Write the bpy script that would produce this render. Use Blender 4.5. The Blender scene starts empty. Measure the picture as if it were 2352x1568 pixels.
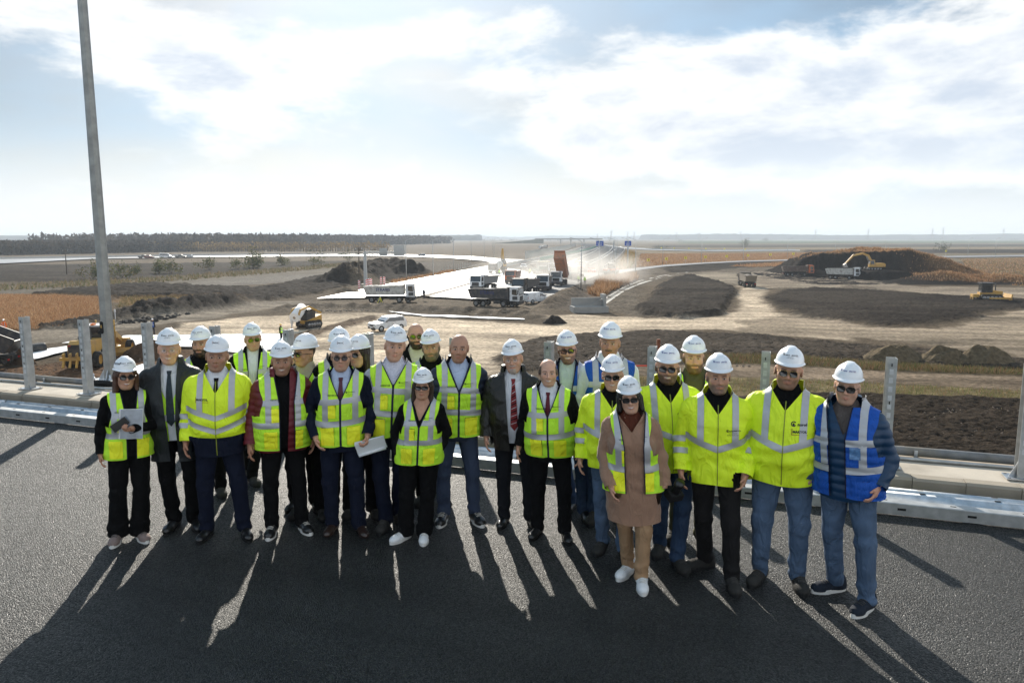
import bpy, bmesh, math, random
import numpy as np
from mathutils import Vector, Matrix
from mathutils.bvhtree import BVHTree
random.seed(7); RNG = np.random.default_rng(7)
sc = bpy.context.scene
COL = sc.collection
R = math.radians

# ---------------------------------------------------------------- camera
FPX, CAMH, YH = 740.0, 2.7, 237.5          # focal length in pixels of a 1024 px wide frame, eye height, horizon row
PITCH = math.atan((341.0 - YH) / FPX)
cam = bpy.data.objects.new('camera', bpy.data.cameras.new('camera'))
COL.objects.link(cam); sc.camera = cam
cam.data.sensor_width = 36.0; cam.data.lens = FPX / 1024.0 * 36.0
cam.data.clip_start = 0.1; cam.data.clip_end = 40000
cam.location = (0, 0, CAMH); cam.rotation_euler = (math.pi / 2 - PITCH, 0, 0)

# ---------------------------------------------------------------- sky and sun
SUN_AZ, SUN_EL = R(-11.0), R(25.2)
SUN_DIR = Vector((math.sin(SUN_AZ) * math.cos(SUN_EL), math.cos(SUN_AZ) * math.cos(SUN_EL), math.sin(SUN_EL)))
SKY_STRENGTH, SUN_STRENGTH, EXPOSURE = 0.075, 3.0, 1.40
CLOUD_LIT, CLOUD_SHADE, VEIL, HORIZON = (5.9, 5.9, 5.85, 1), (3.6, 4.0, 4.6, 1), (2.6, 4.2, 5.9, 1), (5.4, 5.7, 5.9, 1)
world = bpy.data.worlds.new('World'); sc.world = world; world.use_nodes = True
def build_world():
    nt = world.node_tree; N = nt.nodes; L = nt.links; N.clear()
    out = N.new('ShaderNodeOutputWorld'); bg = N.new('ShaderNodeBackground'); bg.inputs[1].default_value = SKY_STRENGTH
    L.new(bg.outputs[0], out.inputs[0])
    sky = N.new('ShaderNodeTexSky'); sky.sky_type = 'NISHITA'; sky.sun_disc = False
    sky.sun_elevation = SUN_EL; sky.sun_rotation = SUN_AZ; sky.altitude = 80; sky.air_density = 1.0; sky.dust_density = 1.6; sky.ozone_density = 1.2
    def math_(op, a, b=None, c=None, clamp=False):
        n = N.new('ShaderNodeMath'); n.operation = op; n.use_clamp = clamp
        for i, v in enumerate((a, b, c)):
            if v is None: continue
            if isinstance(v, (int, float)): n.inputs[i].default_value = v
            else: L.new(v, n.inputs[i])
        return n.outputs[0]
    def noise(vec, scale, detail=6, rough=.55, dist=0.0):
        n = N.new('ShaderNodeTexNoise'); n.inputs['Scale'].default_value = scale; n.inputs['Detail'].default_value = detail
        n.inputs['Roughness'].default_value = rough; n.inputs['Distortion'].default_value = dist
        L.new(vec, n.inputs['Vector']); return n.outputs['Fac']
    def ramp(v, a, b):
        n = N.new('ShaderNodeMapRange'); n.interpolation_type = 'SMOOTHSTEP'; L.new(v, n.inputs[0])
        n.inputs[1].default_value = a; n.inputs[2].default_value = b; return n.outputs[0]
    def mix(f, a, b):
        n = N.new('ShaderNodeMix'); n.data_type = 'RGBA'
        if isinstance(f, (int, float)): n.inputs[0].default_value = f
        else: L.new(f, n.inputs[0])
        for k, v in ((6, a), (7, b)):
            if isinstance(v, tuple): n.inputs[k].default_value = v
            else: L.new(v, n.inputs[k])
        return n.outputs[2]
    tc = N.new('ShaderNodeTexCoord'); sep = N.new('ShaderNodeSeparateXYZ'); L.new(tc.outputs['Generated'], sep.inputs[0])
    x, y, z = sep.outputs
    mp = N.new('ShaderNodeMapping'); mp.inputs['Scale'].default_value = (1, 1, 2.6); L.new(tc.outputs['Generated'], mp.inputs[0]); q = mp.outputs[0]
    def blob(px, py, r, k):                           # a cloud of its own: coverage raised about one direction
        u = (px / 2.297 - 512) / FPX; v = (341 - py / 2.297) / FPX
        d = Vector((u, math.cos(PITCH) + v * math.sin(PITCH), -math.sin(PITCH) + v * math.cos(PITCH))).normalized()
        n = N.new('ShaderNodeVectorMath'); n.operation = 'DISTANCE'; L.new(q, n.inputs[0]); n.inputs[1].default_value = (d.x, d.y, d.z * 2.6)
        return math_('MULTIPLY', ramp(n.outputs['Value'], r, 0.0), k)
    n1 = noise(q, 4.2, 8, .60, .15); big = noise(q, 1.3, 2, .5)
    # cloud bank: its upper edge climbs to the right
    edge = math_('SUBTRACT', math_('ADD', .175, math_('MULTIPLY', x, .21)), z)
    bank = math_('MULTIPLY', math_('MULTIPLY', ramp(edge, -.05, .09), ramp(x, -.10, .16)), ramp(z, .02, .10))
    cov = math_('ADD', n1, math_('MULTIPLY', math_('SUBTRACT', big, .5), .22))
    cov = math_('ADD', cov, math_('MULTIPLY', bank, .23))
    cov = math_('ADD', cov, math_('MULTIPLY', ramp(y, .3, -.5), .10))   # the bank carried on overhead and behind, unseen, added for fill light
    cov = math_('SUBTRACT', cov, .045)
    for a in ((130, 70, .42, .17), (330, 150, .30, .10), (1205, 55, .10, .14), (790, 180, .34, .13), (570, 312, .12, .12), (300, 400, .35, .06), (2250, 90, .6, .10)): cov = math_('ADD', cov, blob(*a))
    dens = ramp(cov, .53, .70)
    shade = ramp(cov, .66, .88)
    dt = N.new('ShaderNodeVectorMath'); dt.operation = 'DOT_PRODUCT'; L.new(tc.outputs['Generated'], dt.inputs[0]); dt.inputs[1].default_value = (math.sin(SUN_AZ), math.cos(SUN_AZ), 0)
    away = ramp(dt.outputs['Value'], .15, -.6)        # brighter white cloud added opposite the sun, unseen, to fill the people's fronts
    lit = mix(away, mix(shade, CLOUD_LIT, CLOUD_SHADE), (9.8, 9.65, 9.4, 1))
    thin = ramp(noise(q, 2.0, 4, .6, .3), .25, .70)   # veil of high thin cloud
    sk = N.new('ShaderNodeVectorMath'); sk.operation = 'SCALE'; L.new(sky.outputs[0], sk.inputs[0]); sk.inputs['Scale'].default_value = .22
    c = mix(math_('ADD', math_('MULTIPLY', thin, .40), .22), sk.outputs[0], VEIL)
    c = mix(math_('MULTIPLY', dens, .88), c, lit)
    hz = ramp(z, .15, 0.0)                            # pale air towards the horizon
    c = mix(math_('MULTIPLY', hz, .88), c, HORIZON)
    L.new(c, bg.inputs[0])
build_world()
world.cycles.sampling_method = 'MANUAL'; world.cycles.sample_map_resolution = 512
sun = bpy.data.objects.new('sun', bpy.data.lights.new('sun', 'SUN')); COL.objects.link(sun)
sun.data.energy = SUN_STRENGTH; sun.data.angle = R(0.55); sun.data.color = (1.0, .93, .82)
sun.rotation_euler = SUN_DIR.to_track_quat('Z', 'Y').to_euler(); sun.location = SUN_DIR * 80
sc.view_settings.view_transform = 'Standard'; sc.view_settings.look = 'None'
sc.view_settings.exposure = EXPOSURE; sc.view_settings.gamma = 1.0; sc.view_settings.use_curve_mapping = False
sc.render.engine = 'CYCLES'
cy = sc.cycles; cy.use_denoising = True; cy.max_bounces = 6; cy.diffuse_bounces = 3; cy.glossy_bounces = 3
cy.transmission_bounces = 4; cy.transparent_max_bounces = 8; cy.volume_bounces = 0; cy.caustics_reflective = False; cy.caustics_refractive = False
cy.sample_clamp_indirect = 4.0; cy.use_adaptive_sampling = True; cy.adaptive_threshold = 0.012

# ---------------------------------------------------------------- helpers
_c, _s = math.cos(PITCH), math.sin(PITCH)
def spot(dx, dy, z=0.0):
    """world point at height z that is seen at (dx, dy) of the 2352 px wide view of the photograph"""
    u = (dx / 2.297 - 512) / FPX; v = (341 - dy / 2.297) / FPX
    d = (u, _c + v * _s, -_s + v * _c); t = (z - CAMH) / d[2]
    return Vector((d[0] * t, d[1] * t, z))
def spot_y(dx, dy, Y):
    """world point at distance Y along that ray"""
    u = (dx / 2.297 - 512) / FPX; v = (341 - dy / 2.297) / FPX
    d = (u, _c + v * _s, -_s + v * _c); t = Y / d[1]
    return Vector((d[0] * t, Y, CAMH + d[2] * t))
def zm(ox, oy, k): return lambda x, y: ((ox + x / k) / 1.7415, (oy + y / k) / 1.7415)
Z1, Z2, Z3, Z4, Z5 = zm(0, 900, 2.138), zm(1000, 900, 2.138), zm(1800, 900, 2.94), zm(2300, 900, 2.6133), zm(3000, 900, 2.146)
GZ = -8.0
def S(r, g, b):
    f = lambda c: (c / 255) / 12.92 if c / 255 <= .04045 else ((c / 255 + .055) / 1.055) ** 2.4
    return (f(r), f(g), f(b))
_mats = {}
def M(name, rgb=None, rough=.7, metal=0.0, var=.12, vscale=6.0, bump=0.0, bscale=60.0, spec=.4, attr=None, stretch=None, sheen=0.0, detail=4, coat=0.0, alpha=1.0, trans=0.0, dirt=None, ddist=.02, wrinkle=None):
    """procedural material: noise-varied colour + noise bump"""
    if name in _mats: return _mats[name]
    m = bpy.data.materials.new(name); m.use_nodes = True; nt = m.node_tree; N = nt.nodes; L = nt.links
    b = N['Principled BSDF']; b.inputs['Roughness'].default_value = rough; b.inputs['Metallic'].default_value = metal
    b.inputs['Specular IOR Level'].default_value = spec
    if sheen: b.inputs['Sheen Weight'].default_value = sheen
    if coat: b.inputs['Coat Weight'].default_value = coat; b.inputs['Coat Roughness'].default_value = .08
    if trans: b.inputs['Transmission Weight'].default_value = trans
    if alpha < 1: b.inputs['Alpha'].default_value = alpha
    tc = N.new('ShaderNodeTexCoord'); vec = tc.outputs['Object']
    if stretch:
        mp = N.new('ShaderNodeMapping'); mp.inputs['Scale'].default_value = stretch; L.new(vec, mp.inputs[0]); vec = mp.outputs[0]
    n = N.new('ShaderNodeTexNoise'); n.inputs['Scale'].default_value = vscale; n.inputs['Detail'].default_value = detail; L.new(vec, n.inputs['Vector'])
    mr = N.new('ShaderNodeMapRange'); L.new(n.outputs['Fac'], mr.inputs[0]); mr.inputs[1].default_value = .25; mr.inputs[2].default_value = .75
    mr.inputs[3].default_value = 1 - var; mr.inputs[4].default_value = 1 + var
    mx = N.new('ShaderNodeVectorMath'); mx.operation = 'SCALE'; L.new(mr.outputs[0], mx.inputs['Scale'])
    if attr:
        a = N.new('ShaderNodeAttribute'); a.attribute_name = attr; L.new(a.outputs['Color'], mx.inputs[0])
    else: mx.inputs[0].default_value = rgb
    colr = mx.outputs[0]
    if dirt:
        n3 = N.new('ShaderNodeTexNoise'); n3.inputs['Scale'].default_value = 1.7; n3.inputs['Detail'].default_value = 6; L.new(tc.outputs['Object'], n3.inputs['Vector'])
        m3 = N.new('ShaderNodeMapRange'); m3.interpolation_type = 'SMOOTHSTEP'; L.new(n3.outputs['Fac'], m3.inputs[0]); m3.inputs[1].default_value = .42; m3.inputs[2].default_value = .72; m3.inputs[4].default_value = dirt[3]
        mm = N.new('ShaderNodeMix'); mm.data_type = 'RGBA'; L.new(m3.outputs[0], mm.inputs[0]); L.new(colr, mm.inputs[6]); mm.inputs[7].default_value = (*dirt[:3], 1); colr = mm.outputs[2]
    L.new(colr, b.inputs['Base Color'])
    if bump:
        n2 = N.new('ShaderNodeTexNoise'); n2.inputs['Scale'].default_value = bscale; n2.inputs['Detail'].default_value = 3; L.new(vec, n2.inputs['Vector'])
        bp = N.new('ShaderNodeBump'); bp.inputs['Strength'].default_value = bump; bp.inputs['Distance'].default_value = ddist; L.new(n2.outputs['Fac'], bp.inputs['Height']); nrm = bp.outputs[0]
        if wrinkle:      # soft creases: ridged, warped noise
            n4 = N.new('ShaderNodeTexNoise'); n4.inputs['Scale'].default_value = wrinkle[0]; n4.inputs['Detail'].default_value = 3; n4.inputs['Roughness'].default_value = .45; n4.inputs['Distortion'].default_value = .9; m4 = N.new('ShaderNodeMapping'); m4.inputs['Scale'].default_value = (1.5, 1.2, .65); m4.inputs['Rotation'].default_value = (.2, .5, .3); L.new(tc.outputs['Object'], m4.inputs[0]); L.new(m4.outputs[0], n4.inputs['Vector'])
            ab = N.new('ShaderNodeMath'); ab.operation = 'PINGPONG'; L.new(n4.outputs['Fac'], ab.inputs[0]); ab.inputs[1].default_value = .16
            b2 = N.new('ShaderNodeBump'); b2.inputs['Strength'].default_value = .8; b2.inputs['Distance'].default_value = wrinkle[1]; L.new(ab.outputs[0], b2.inputs['Height']); L.new(nrm, b2.inputs['Normal']); nrm = b2.outputs[0]
        L.new(nrm, b.inputs['Normal'])
    _mats[name] = m; return m
def tag(o, label=None, cat=None, group=None, kind=None):
    for k, v in (('label', label), ('category', cat), ('group', group), ('kind', kind)):
        if v: o[k] = v
    return o
def empty(name, loc=(0, 0, 0), rz=0.0, scale=1.0, parent=None):
    o = bpy.data.objects.new(name, None); COL.objects.link(o); o.location = loc; o.rotation_euler = (0, 0, rz); o.scale = (scale,) * 3
    o.empty_display_size = .1
    if parent: o.parent = parent
    return o
def obj(name, me, parent=None, loc=None, rot=None, scale=None):
    o = bpy.data.objects.new(name, me); COL.objects.link(o)
    if parent: o.parent = parent
    if loc is not None: o.location = loc
    if rot is not None: o.rotation_euler = rot
    if scale is not None: o.scale = scale if hasattr(scale, '__len__') else (scale,) * 3
    return o
def mesh_np(name, V, F, mat=None, smooth=True, col=None):
    """mesh from numpy arrays (all faces with the same number of corners)"""
    V = np.asarray(V, np.float32); F = np.asarray(F, np.int32); k = F.shape[1] if F.ndim == 2 and len(F) else 3
    me = bpy.data.meshes.new(name); me.vertices.add(len(V)); me.vertices.foreach_set('co', V.ravel())
    me.loops.add(F.size); me.loops.foreach_set('vertex_index', F.ravel())
    me.polygons.add(len(F)); me.polygons.foreach_set('loop_start', np.arange(len(F), dtype=np.int32) * k)
    if smooth: me.polygons.foreach_set('use_smooth', np.ones(len(F), bool))
    if mat: me.materials.append(mat)
    if col is not None:
        c = np.ones((len(V), 4), np.float32); c[:, :3] = col
        a = me.color_attributes.new('Col', 'FLOAT_COLOR', 'POINT'); a.data.foreach_set('color', c.ravel())
    me.update(calc_edges=True); return me
class MB:
    """collects shapes; build() links them as one mesh object"""
    def __init__(s): s.v = []; s.f = []; s.sm = []
    def add(s, vs, fs, T=None, smooth=False):
        o = len(s.v)
        for v in vs:
            v = Vector(v); s.v.append(tuple(T @ v if T is not None else v))
        for f in fs: s.f.append([i + o for i in f]); s.sm.append(smooth)
        return s
    def box(s, c, d, rz=0.0, T=None, taper=None, rot=None):
        x, y, z = d[0] / 2, d[1] / 2, d[2] / 2; tx, ty = taper or (1, 1)
        vs = [(-x, -y, -z), (x, -y, -z), (x, y, -z), (-x, y, -z), (-x * tx, -y * ty, z), (x * tx, -y * ty, z), (x * tx, y * ty, z), (-x * tx, y * ty, z)]
        m = Matrix.Translation(c) @ (rot.to_4x4() if rot is not None else Matrix.Rotation(rz, 4, 'Z'))
        if T is not None: m = T @ m
        return s.add(vs, [(0, 3, 2, 1), (4, 5, 6, 7), (0, 1, 5, 4), (1, 2, 6, 5), (2, 3, 7, 6), (3, 0, 4, 7)], m)
    def prism(s, poly, a, b, axis='y', T=None, smooth=False):
        """polygon (2-D) extruded from a to b along an axis; poly in the two other axes"""
        n = len(poly)
        mk = {'y': lambda p, t: (p[0], t, p[1]), 'x': lambda p, t: (t, p[0], p[1]), 'z': lambda p, t: (p[0], p[1], t)}[axis]
        vs = [mk(p, a) for p in poly] + [mk(p, b) for p in poly]
        fs = [tuple(range(n))[::-1], tuple(range(n, 2 * n))] + [(i, (i + 1) % n, n + (i + 1) % n, n + i) for i in range(n)]
        return s.add(vs, fs, T, smooth)
    def tube(s, pts, r, n=8, T=None, cap=True, smooth=True):
        pts = [Vector(p) for p in pts]; rs = r if hasattr(r, '__len__') else [r] * len(pts); vs = []; fs = []
        for i, p in enumerate(pts):
            d = (pts[min(i + 1, len(pts) - 1)] - pts[max(i - 1, 0)]).normalized()
            u = d.cross(Vector((0, 0, 1)) if abs(d.z) < .95 else Vector((1, 0, 0))).normalized(); w = d.cross(u)
            for k in range(n):
                a = 2 * math.pi * k / n; vs.append(p + (u * math.cos(a) + w * math.sin(a)) * rs[i])
        for i in range(len(pts) - 1):
            for k in range(n): fs.append((i * n + k, i * n + (k + 1) % n, (i + 1) * n + (k + 1) % n, (i + 1) * n + k))
        s.add(vs, fs, T, smooth)
        if cap:
            o = len(s.v) - len(vs); s.f.append([o + k for k in range(n)][::-1]); s.sm.append(False)
            s.f.append([o + (len(pts) - 1) * n + k for k in range(n)]); s.sm.append(False)
        return s
    def lathe(s, prof, n=16, T=None, axis='z', smooth=True):
        vs = []; fs = []
        for r, h in prof:
            for k in range(n):
                a = 2 * math.pi * k / n; p = (r * math.cos(a), r * math.sin(a), h)
                vs.append(p if axis == 'z' else ((h, p[0], p[1]) if axis == 'x' else (p[0], h, p[1])))
        m = len(prof)
        for i in range(m - 1):
            for k in range(n): fs.append((i * n + k, i * n + (k + 1) % n, (i + 1) * n + (k + 1) % n, (i + 1) * n + k))
        return s.add(vs, fs, T, smooth)
    def mesh(s, name, mat=None):
        me = bpy.data.meshes.new(name); me.from_pydata(s.v, [], s.f)
        me.polygons.foreach_set('use_smooth', np.array(s.sm, bool))
        bm = bmesh.new(); bm.from_mesh(me); bmesh.ops.recalc_face_normals(bm, faces=bm.faces); bm.to_mesh(me); bm.free()
        if mat: me.materials.append(mat)
        me.update(); return me
    def build(s, name, mat=None, parent=None, **k): return obj(name, s.mesh(name, mat), parent, **k)
def copy_tree(o, parent=None):
    c = o.copy(); COL.objects.link(c); c.parent = parent
    for ch in list(o.children): copy_tree(ch, c)
    return c
def wob(P, k, seed=0):
    """cheap smooth noise in about -1..1 (sum of warped sines)"""
    x, y, z = P; a = seed * 1.7
    return (np.sin(k * x * 1.0 + a + 1.3 * np.sin(k * .7 * y + a) + .8 * np.sin(k * .55 * z)) * .4 + np.sin(k * 1.3 * y + 2.1 * a + 1.2 * np.sin(k * .8 * z + a)) * .3
            + np.sin(k * 1.15 * z + a * .6 + 1.4 * np.sin(k * .9 * x + 2 * a)) * .3)
def hash2(ix, iy, seed):
    h = (ix.astype(np.int64) * 374761393 + iy.astype(np.int64) * 668265263 + seed * 974711) & 0xffffffff
    h = ((h ^ (h >> 13)) * 1274126177) & 0xffffffff
    return ((h ^ (h >> 16)) & 0xffff).astype(np.float32) / 65535.0
def vnoise(x, y, seed=0):
    ix = np.floor(x); iy = np.floor(y); fx = x - ix; fy = y - iy; ux = fx * fx * (3 - 2 * fx); uy = fy * fy * (3 - 2 * fy)
    a = hash2(ix, iy, seed); b = hash2(ix + 1, iy, seed); c = hash2(ix, iy + 1, seed); d = hash2(ix + 1, iy + 1, seed)
    return (a + (b - a) * ux) * (1 - uy) + (c + (d - c) * ux) * uy
def fbm(x, y, oct=4, seed=0, gain=.5):
    t = 0; a = 1.0; n = 0
    for i in range(oct): t = t + a * vnoise(x, y, seed + i * 17); n += a; a *= gain; x = x * 2.03 + 11.7; y = y * 2.03 + 5.3
    return t / n
def text_mesh(txt, size=1.0, bold=0.0, align='CENTER', space=1.0):
    cu = bpy.data.curves.new('t', 'FONT'); cu.body = txt; cu.size = size; cu.align_x = align; cu.align_y = 'CENTER'; cu.offset = bold; cu.space_character = space; cu.resolution_u = 2
    o = bpy.data.objects.new('t', cu); COL.objects.link(o)
    me = bpy.data.meshes.new_from_object(o.evaluated_get(bpy.context.evaluated_depsgraph_get()))
    bpy.data.objects.remove(o); bpy.data.curves.remove(cu)
    bm = bmesh.new(); bm.from_mesh(me); bmesh.ops.triangulate(bm, faces=bm.faces)
    V = np.array([v.co[:2] for v in bm.verts]) if bm.verts else np.zeros((0, 2)); F = [[v.index for v in f.verts] for f in bm.faces]
    bm.free(); bpy.data.meshes.remove(me); return V, F
_txt = {}
def text(txt, w, bold=0.0):
    """text triangles scaled to the width w, centred; cached"""
    k = (txt, bold)
    if k not in _txt: _txt[k] = text_mesh(txt, 1.0, bold)
    V, F = _txt[k]; sx = w / (V[:, 0].max() - V[:, 0].min()); V = V * sx
    return V - (V.max(0) + V.min(0)) / 2, F
def flat_text(name, txt, w, mat, parent, T, bold=.02):
    V, F = text(txt, w, bold); b = MB(); b.add([(p[0], 0, p[1]) for p in V], F, T); return b.build(name, mat, parent)
# ================================================================ people: signed-distance bodies and clothes
def snets(Fv, xs, ys, zs):
    """surface nets: grid of signed distances -> quads"""
    ins = Fv < 0; nx, ny, nz = Fv.shape
    cnt = np.zeros((nx - 1, ny - 1, nz - 1), np.float32); px = np.zeros_like(cnt); py = np.zeros_like(cnt); pz = np.zeros_like(cnt)
    c8 = [(i, j, k) for i in (0, 1) for j in (0, 1) for k in (0, 1)]
    sl = lambda A, c: A[c[0]:nx - 1 + c[0], c[1]:ny - 1 + c[1], c[2]:nz - 1 + c[2]]
    tot = np.zeros(cnt.shape, np.int8)
    for c in c8: tot += sl(ins, c)
    act = (tot > 0) & (tot < 8); I = np.argwhere(act)
    if len(I) == 0: return np.zeros((0, 3)), np.zeros((0, 4), int)
    vals = {c: Fv[I[:, 0] + c[0], I[:, 1] + c[1], I[:, 2] + c[2]] for c in c8}
    acc = np.zeros((len(I), 3)); n = np.zeros(len(I))
    for a in c8:
        for ax in range(3):
            if a[ax]: continue
            b = list(a); b[ax] = 1; b = tuple(b); va, vb = vals[a], vals[b]; m = (va < 0) != (vb < 0)
            t = np.where(m, va / np.where(m, va - vb, 1), 0)
            for q in range(3): acc[:, q] += np.where(m, a[q] + (t if q == ax else 0), 0)
            n += m
    p = I + acc / n[:, None]
    V = np.stack([np.interp(p[:, 0], np.arange(nx), xs), np.interp(p[:, 1], np.arange(ny), ys), np.interp(p[:, 2], np.arange(nz), zs)], 1)
    idx = -np.ones(cnt.shape, np.int64); idx[I[:, 0], I[:, 1], I[:, 2]] = np.arange(len(I)); Q = []
    for ax in range(3):
        s0 = [slice(None)] * 3; s1 = [slice(None)] * 3; s0[ax] = slice(0, -1); s1[ax] = slice(1, None)
        A = ins[tuple(s0)]; B = ins[tuple(s1)]; E_ = np.argwhere(A != B); u, w = [(1, 2), (2, 0), (0, 1)][ax]
        ok = (E_[:, u] > 0) & (E_[:, w] > 0) & (E_[:, u] < Fv.shape[u] - 1) & (E_[:, w] < Fv.shape[w] - 1); E_ = E_[ok]
        q = []
        for du, dw in ((-1, -1), (0, -1), (0, 0), (-1, 0)):
            e = E_.copy(); e[:, u] += du; e[:, w] += dw; q.append(idx[e[:, 0], e[:, 1], e[:, 2]])
        q = np.stack(q, 1); fl = ~A[E_[:, 0], E_[:, 1], E_[:, 2]]; q[fl] = q[fl][:, ::-1]; Q.append(q)
    Q = np.concatenate(Q); Q = Q[(Q >= 0).all(1)]
    return V, Q
def grid(lo, hi, h):
    ax = [np.arange(l, u + h, h, dtype=np.float32) for l, u in zip(lo, hi)]
    return ax, np.meshgrid(*ax, indexing='ij')
def iso(fn, lo, hi, h):
    ax, P = grid(lo, hi, h); V, Q = snets(fn(P), *ax)
    return V, np.concatenate([Q[:, [0, 1, 2]], Q[:, [0, 2, 3]]]) if len(Q) else np.zeros((0, 3), int)
def compact(V, T):
    u, inv = np.unique(T.ravel(), return_inverse=True); return V[u], inv.reshape(-1, 3)
def clip(V, T, f):
    """split triangles along f = 0; returns (kept where f <= 0), (rest)"""
    f = np.where(np.abs(f) < 1e-6, -1e-6, f); o = f[T] > 0; c = o.sum(1)
    keep = [T[c == 0]]; rest = [T[c == 3]]; NV = [V]; base = len(V); cut = {}
    for k, tgt, oth in ((1, rest, keep), (2, keep, rest)):
        m = T[c == k]; om = o[c == k]
        if len(m) == 0: continue
        one = np.argmax(om if k == 1 else ~om, 1); r = np.arange(len(m))
        a, b, d = m[r, one], m[r, (one + 1) % 3], m[r, (one + 2) % 3]; ids = []
        for p, q in ((a, b), (a, d)):
            lo = np.minimum(p, q); hi = np.maximum(p, q); key = lo.astype(np.int64) * base + hi; ids.append(key)
        cut[k] = (a, b, d, ids, tgt, oth)
    if cut:
        allk = np.unique(np.concatenate([i for v in cut.values() for i in v[3]])); lo = allk // base; hi = allk % base
        t = f[lo] / (f[lo] - f[hi]); NV.append(V[lo] + (V[hi] - V[lo]) * t[:, None])
        for a, b, d, ids, tgt, oth in cut.values():
            ab = base + np.searchsorted(allk, ids[0]); ad = base + np.searchsorted(allk, ids[1])
            tgt.append(np.stack([a, ab, ad], 1)); oth += [np.stack([ab, b, d], 1), np.stack([ab, d, ad], 1)]
    W = np.concatenate(NV); K = np.concatenate(keep); O = np.concatenate(rest)
    return compact(W, K), compact(W, O)
def vnormals(V, T):
    n = np.cross(V[T[:, 1]] - V[T[:, 0]], V[T[:, 2]] - V[T[:, 0]]); N = np.zeros_like(V)
    for k in range(3): np.add.at(N, T[:, k], n)
    return N / np.maximum(np.linalg.norm(N, axis=1, keepdims=True), 1e-9)
def push(m, d):
    V, T = m; return (V + vnormals(V, T) * d, T) if len(T) else m
def ell(P, c, r):
    x, y, z = [(P[i] - c[i]) for i in range(3)]
    k0 = np.sqrt((x / r[0]) ** 2 + (y / r[1]) ** 2 + (z / r[2]) ** 2); k1 = np.sqrt((x / r[0] ** 2) ** 2 + (y / r[1] ** 2) ** 2 + (z / r[2] ** 2) ** 2)
    return k0 * (k0 - 1) / np.maximum(k1, 1e-6)
def cap(P, a, b, ra, rb):
    d = [b[i] - a[i] for i in range(3)]; L2 = sum(q * q for q in d) + 1e-9
    t = np.clip(sum((P[i] - a[i]) * d[i] for i in range(3)) / L2, 0, 1)
    return np.sqrt(sum((P[i] - a[i] - d[i] * t) ** 2 for i in range(3))) - (ra + (rb - ra) * t)
def smin(a, b, k):
    h = np.clip(.5 + .5 * (b - a) / k, 0, 1); return b + (a - b) * h - k * h * (1 - h)
def smax(a, b, k): return -smin(-a, -b, k)

# ---------------- head (origin at the middle of the head, facing -Y)
def head_sdf(P, h):
    x, y, z = P; w = h.get('wide', 1.0); ax = np.abs(x); Q = (ax, y, z)
    d = ell(P, (0, .014, .034), (.077 * w, .096, .088))
    d = smin(d, ell(P, (0, -.022, -.035), (.063 * w, .070, .086)), .03)
    d = smin(d, ell(P, (0, -.055, -.098), (.030 * w, .028, .022)), .03)
    d = smin(d, cap(Q, (.050 * w, .012, -.045), (.028 * w, -.04, -.096), .018, .016), .03)
    nk = h.get('neck', .055)
    d = smin(d, cap(P, (0, .028, -.05), (0, .045, -.24), nk, nk * 1.12), .03)
    d = smin(d, cap(Q, (.012, -.080, .026), (.046, -.068, .024), .011, .010), .014)       # brow
    d = smin(d, ell(Q, (.044 * w, -.058, -.022), (.022, .02, .022)), .02)                  # cheek bone
    d = smax(d, -ell(Q, (.032, -.097, .007), (.019, .018, .0125)), .010)                    # socket
    d = np.minimum(d, ell(Q, (.031, -.0755, .006), (.0135, .0125, .0125)))
    nl = h.get('nose', 1.0)
    d = smin(d, cap(P, (0, -.083, .018), (0, -.083 - .028 * nl, -.026), .008, .0125), .010)
    d = smin(d, ell(Q, (.013, -.093, -.030), (.009, .011, .008)), .006)
    d = smin(d, cap(Q, (0, -.0925, -.0575), (.022, -.079, -.0590), .0055, .004), .006)
    d = smin(d, cap(Q, (0, -.0915, -.0680), (.020, -.079, -.0655), .0065, .004), .006)
    e = smax(ell(Q, (.080 * w, .016, -.002), (.010, .021, .033)), -ell(Q, (.090 * w, .010, -.0), (.008, .011, .020)), .006)
    d = smin(d, e, .008)
    b = h.get('beard', 0) * beard_mask(P, h)
    return d - b * (.007 + .003 * wob(P, 260))
def sst(a, b, x):
    t = np.clip((x - a) / (b - a), 0, 1); return t * t * (3 - 2 * t)
def beard_mask(P, h):
    x, y, z = P; ax = np.abs(x)
    jaw = sst(-.030, -.050, z + .25 * np.maximum(0, .05 - ax)) * sst(.030, .005, y) * sst(-.150, -.128, z)
    side = sst(.052, .060, ax) * sst(.02, .004, y) * sst(-.034, -.018, y) * sst(.02, .0, z) * sst(-.150, -.13, z)
    mou = sst(.030, .024, ax) * sst(-.074, -.069, z) * sst(-.052, -.057, z)
    k = h.get('bkind', 'full')
    mus = sst(.033, .026, ax) * sst(-.039, -.044, z) * sst(-.058, -.053, z) * sst(-.06, -.07, y)
    if k == 'mustache': return mus
    if k == 'goatee': return np.maximum(mus, sst(.032, .024, ax) * sst(-.070, -.076, z) * sst(-.14, -.12, z) * sst(-.03, -.05, y))
    return np.clip(np.maximum(np.maximum(jaw, side) * (1 - mou), mus), 0, 1)
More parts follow.
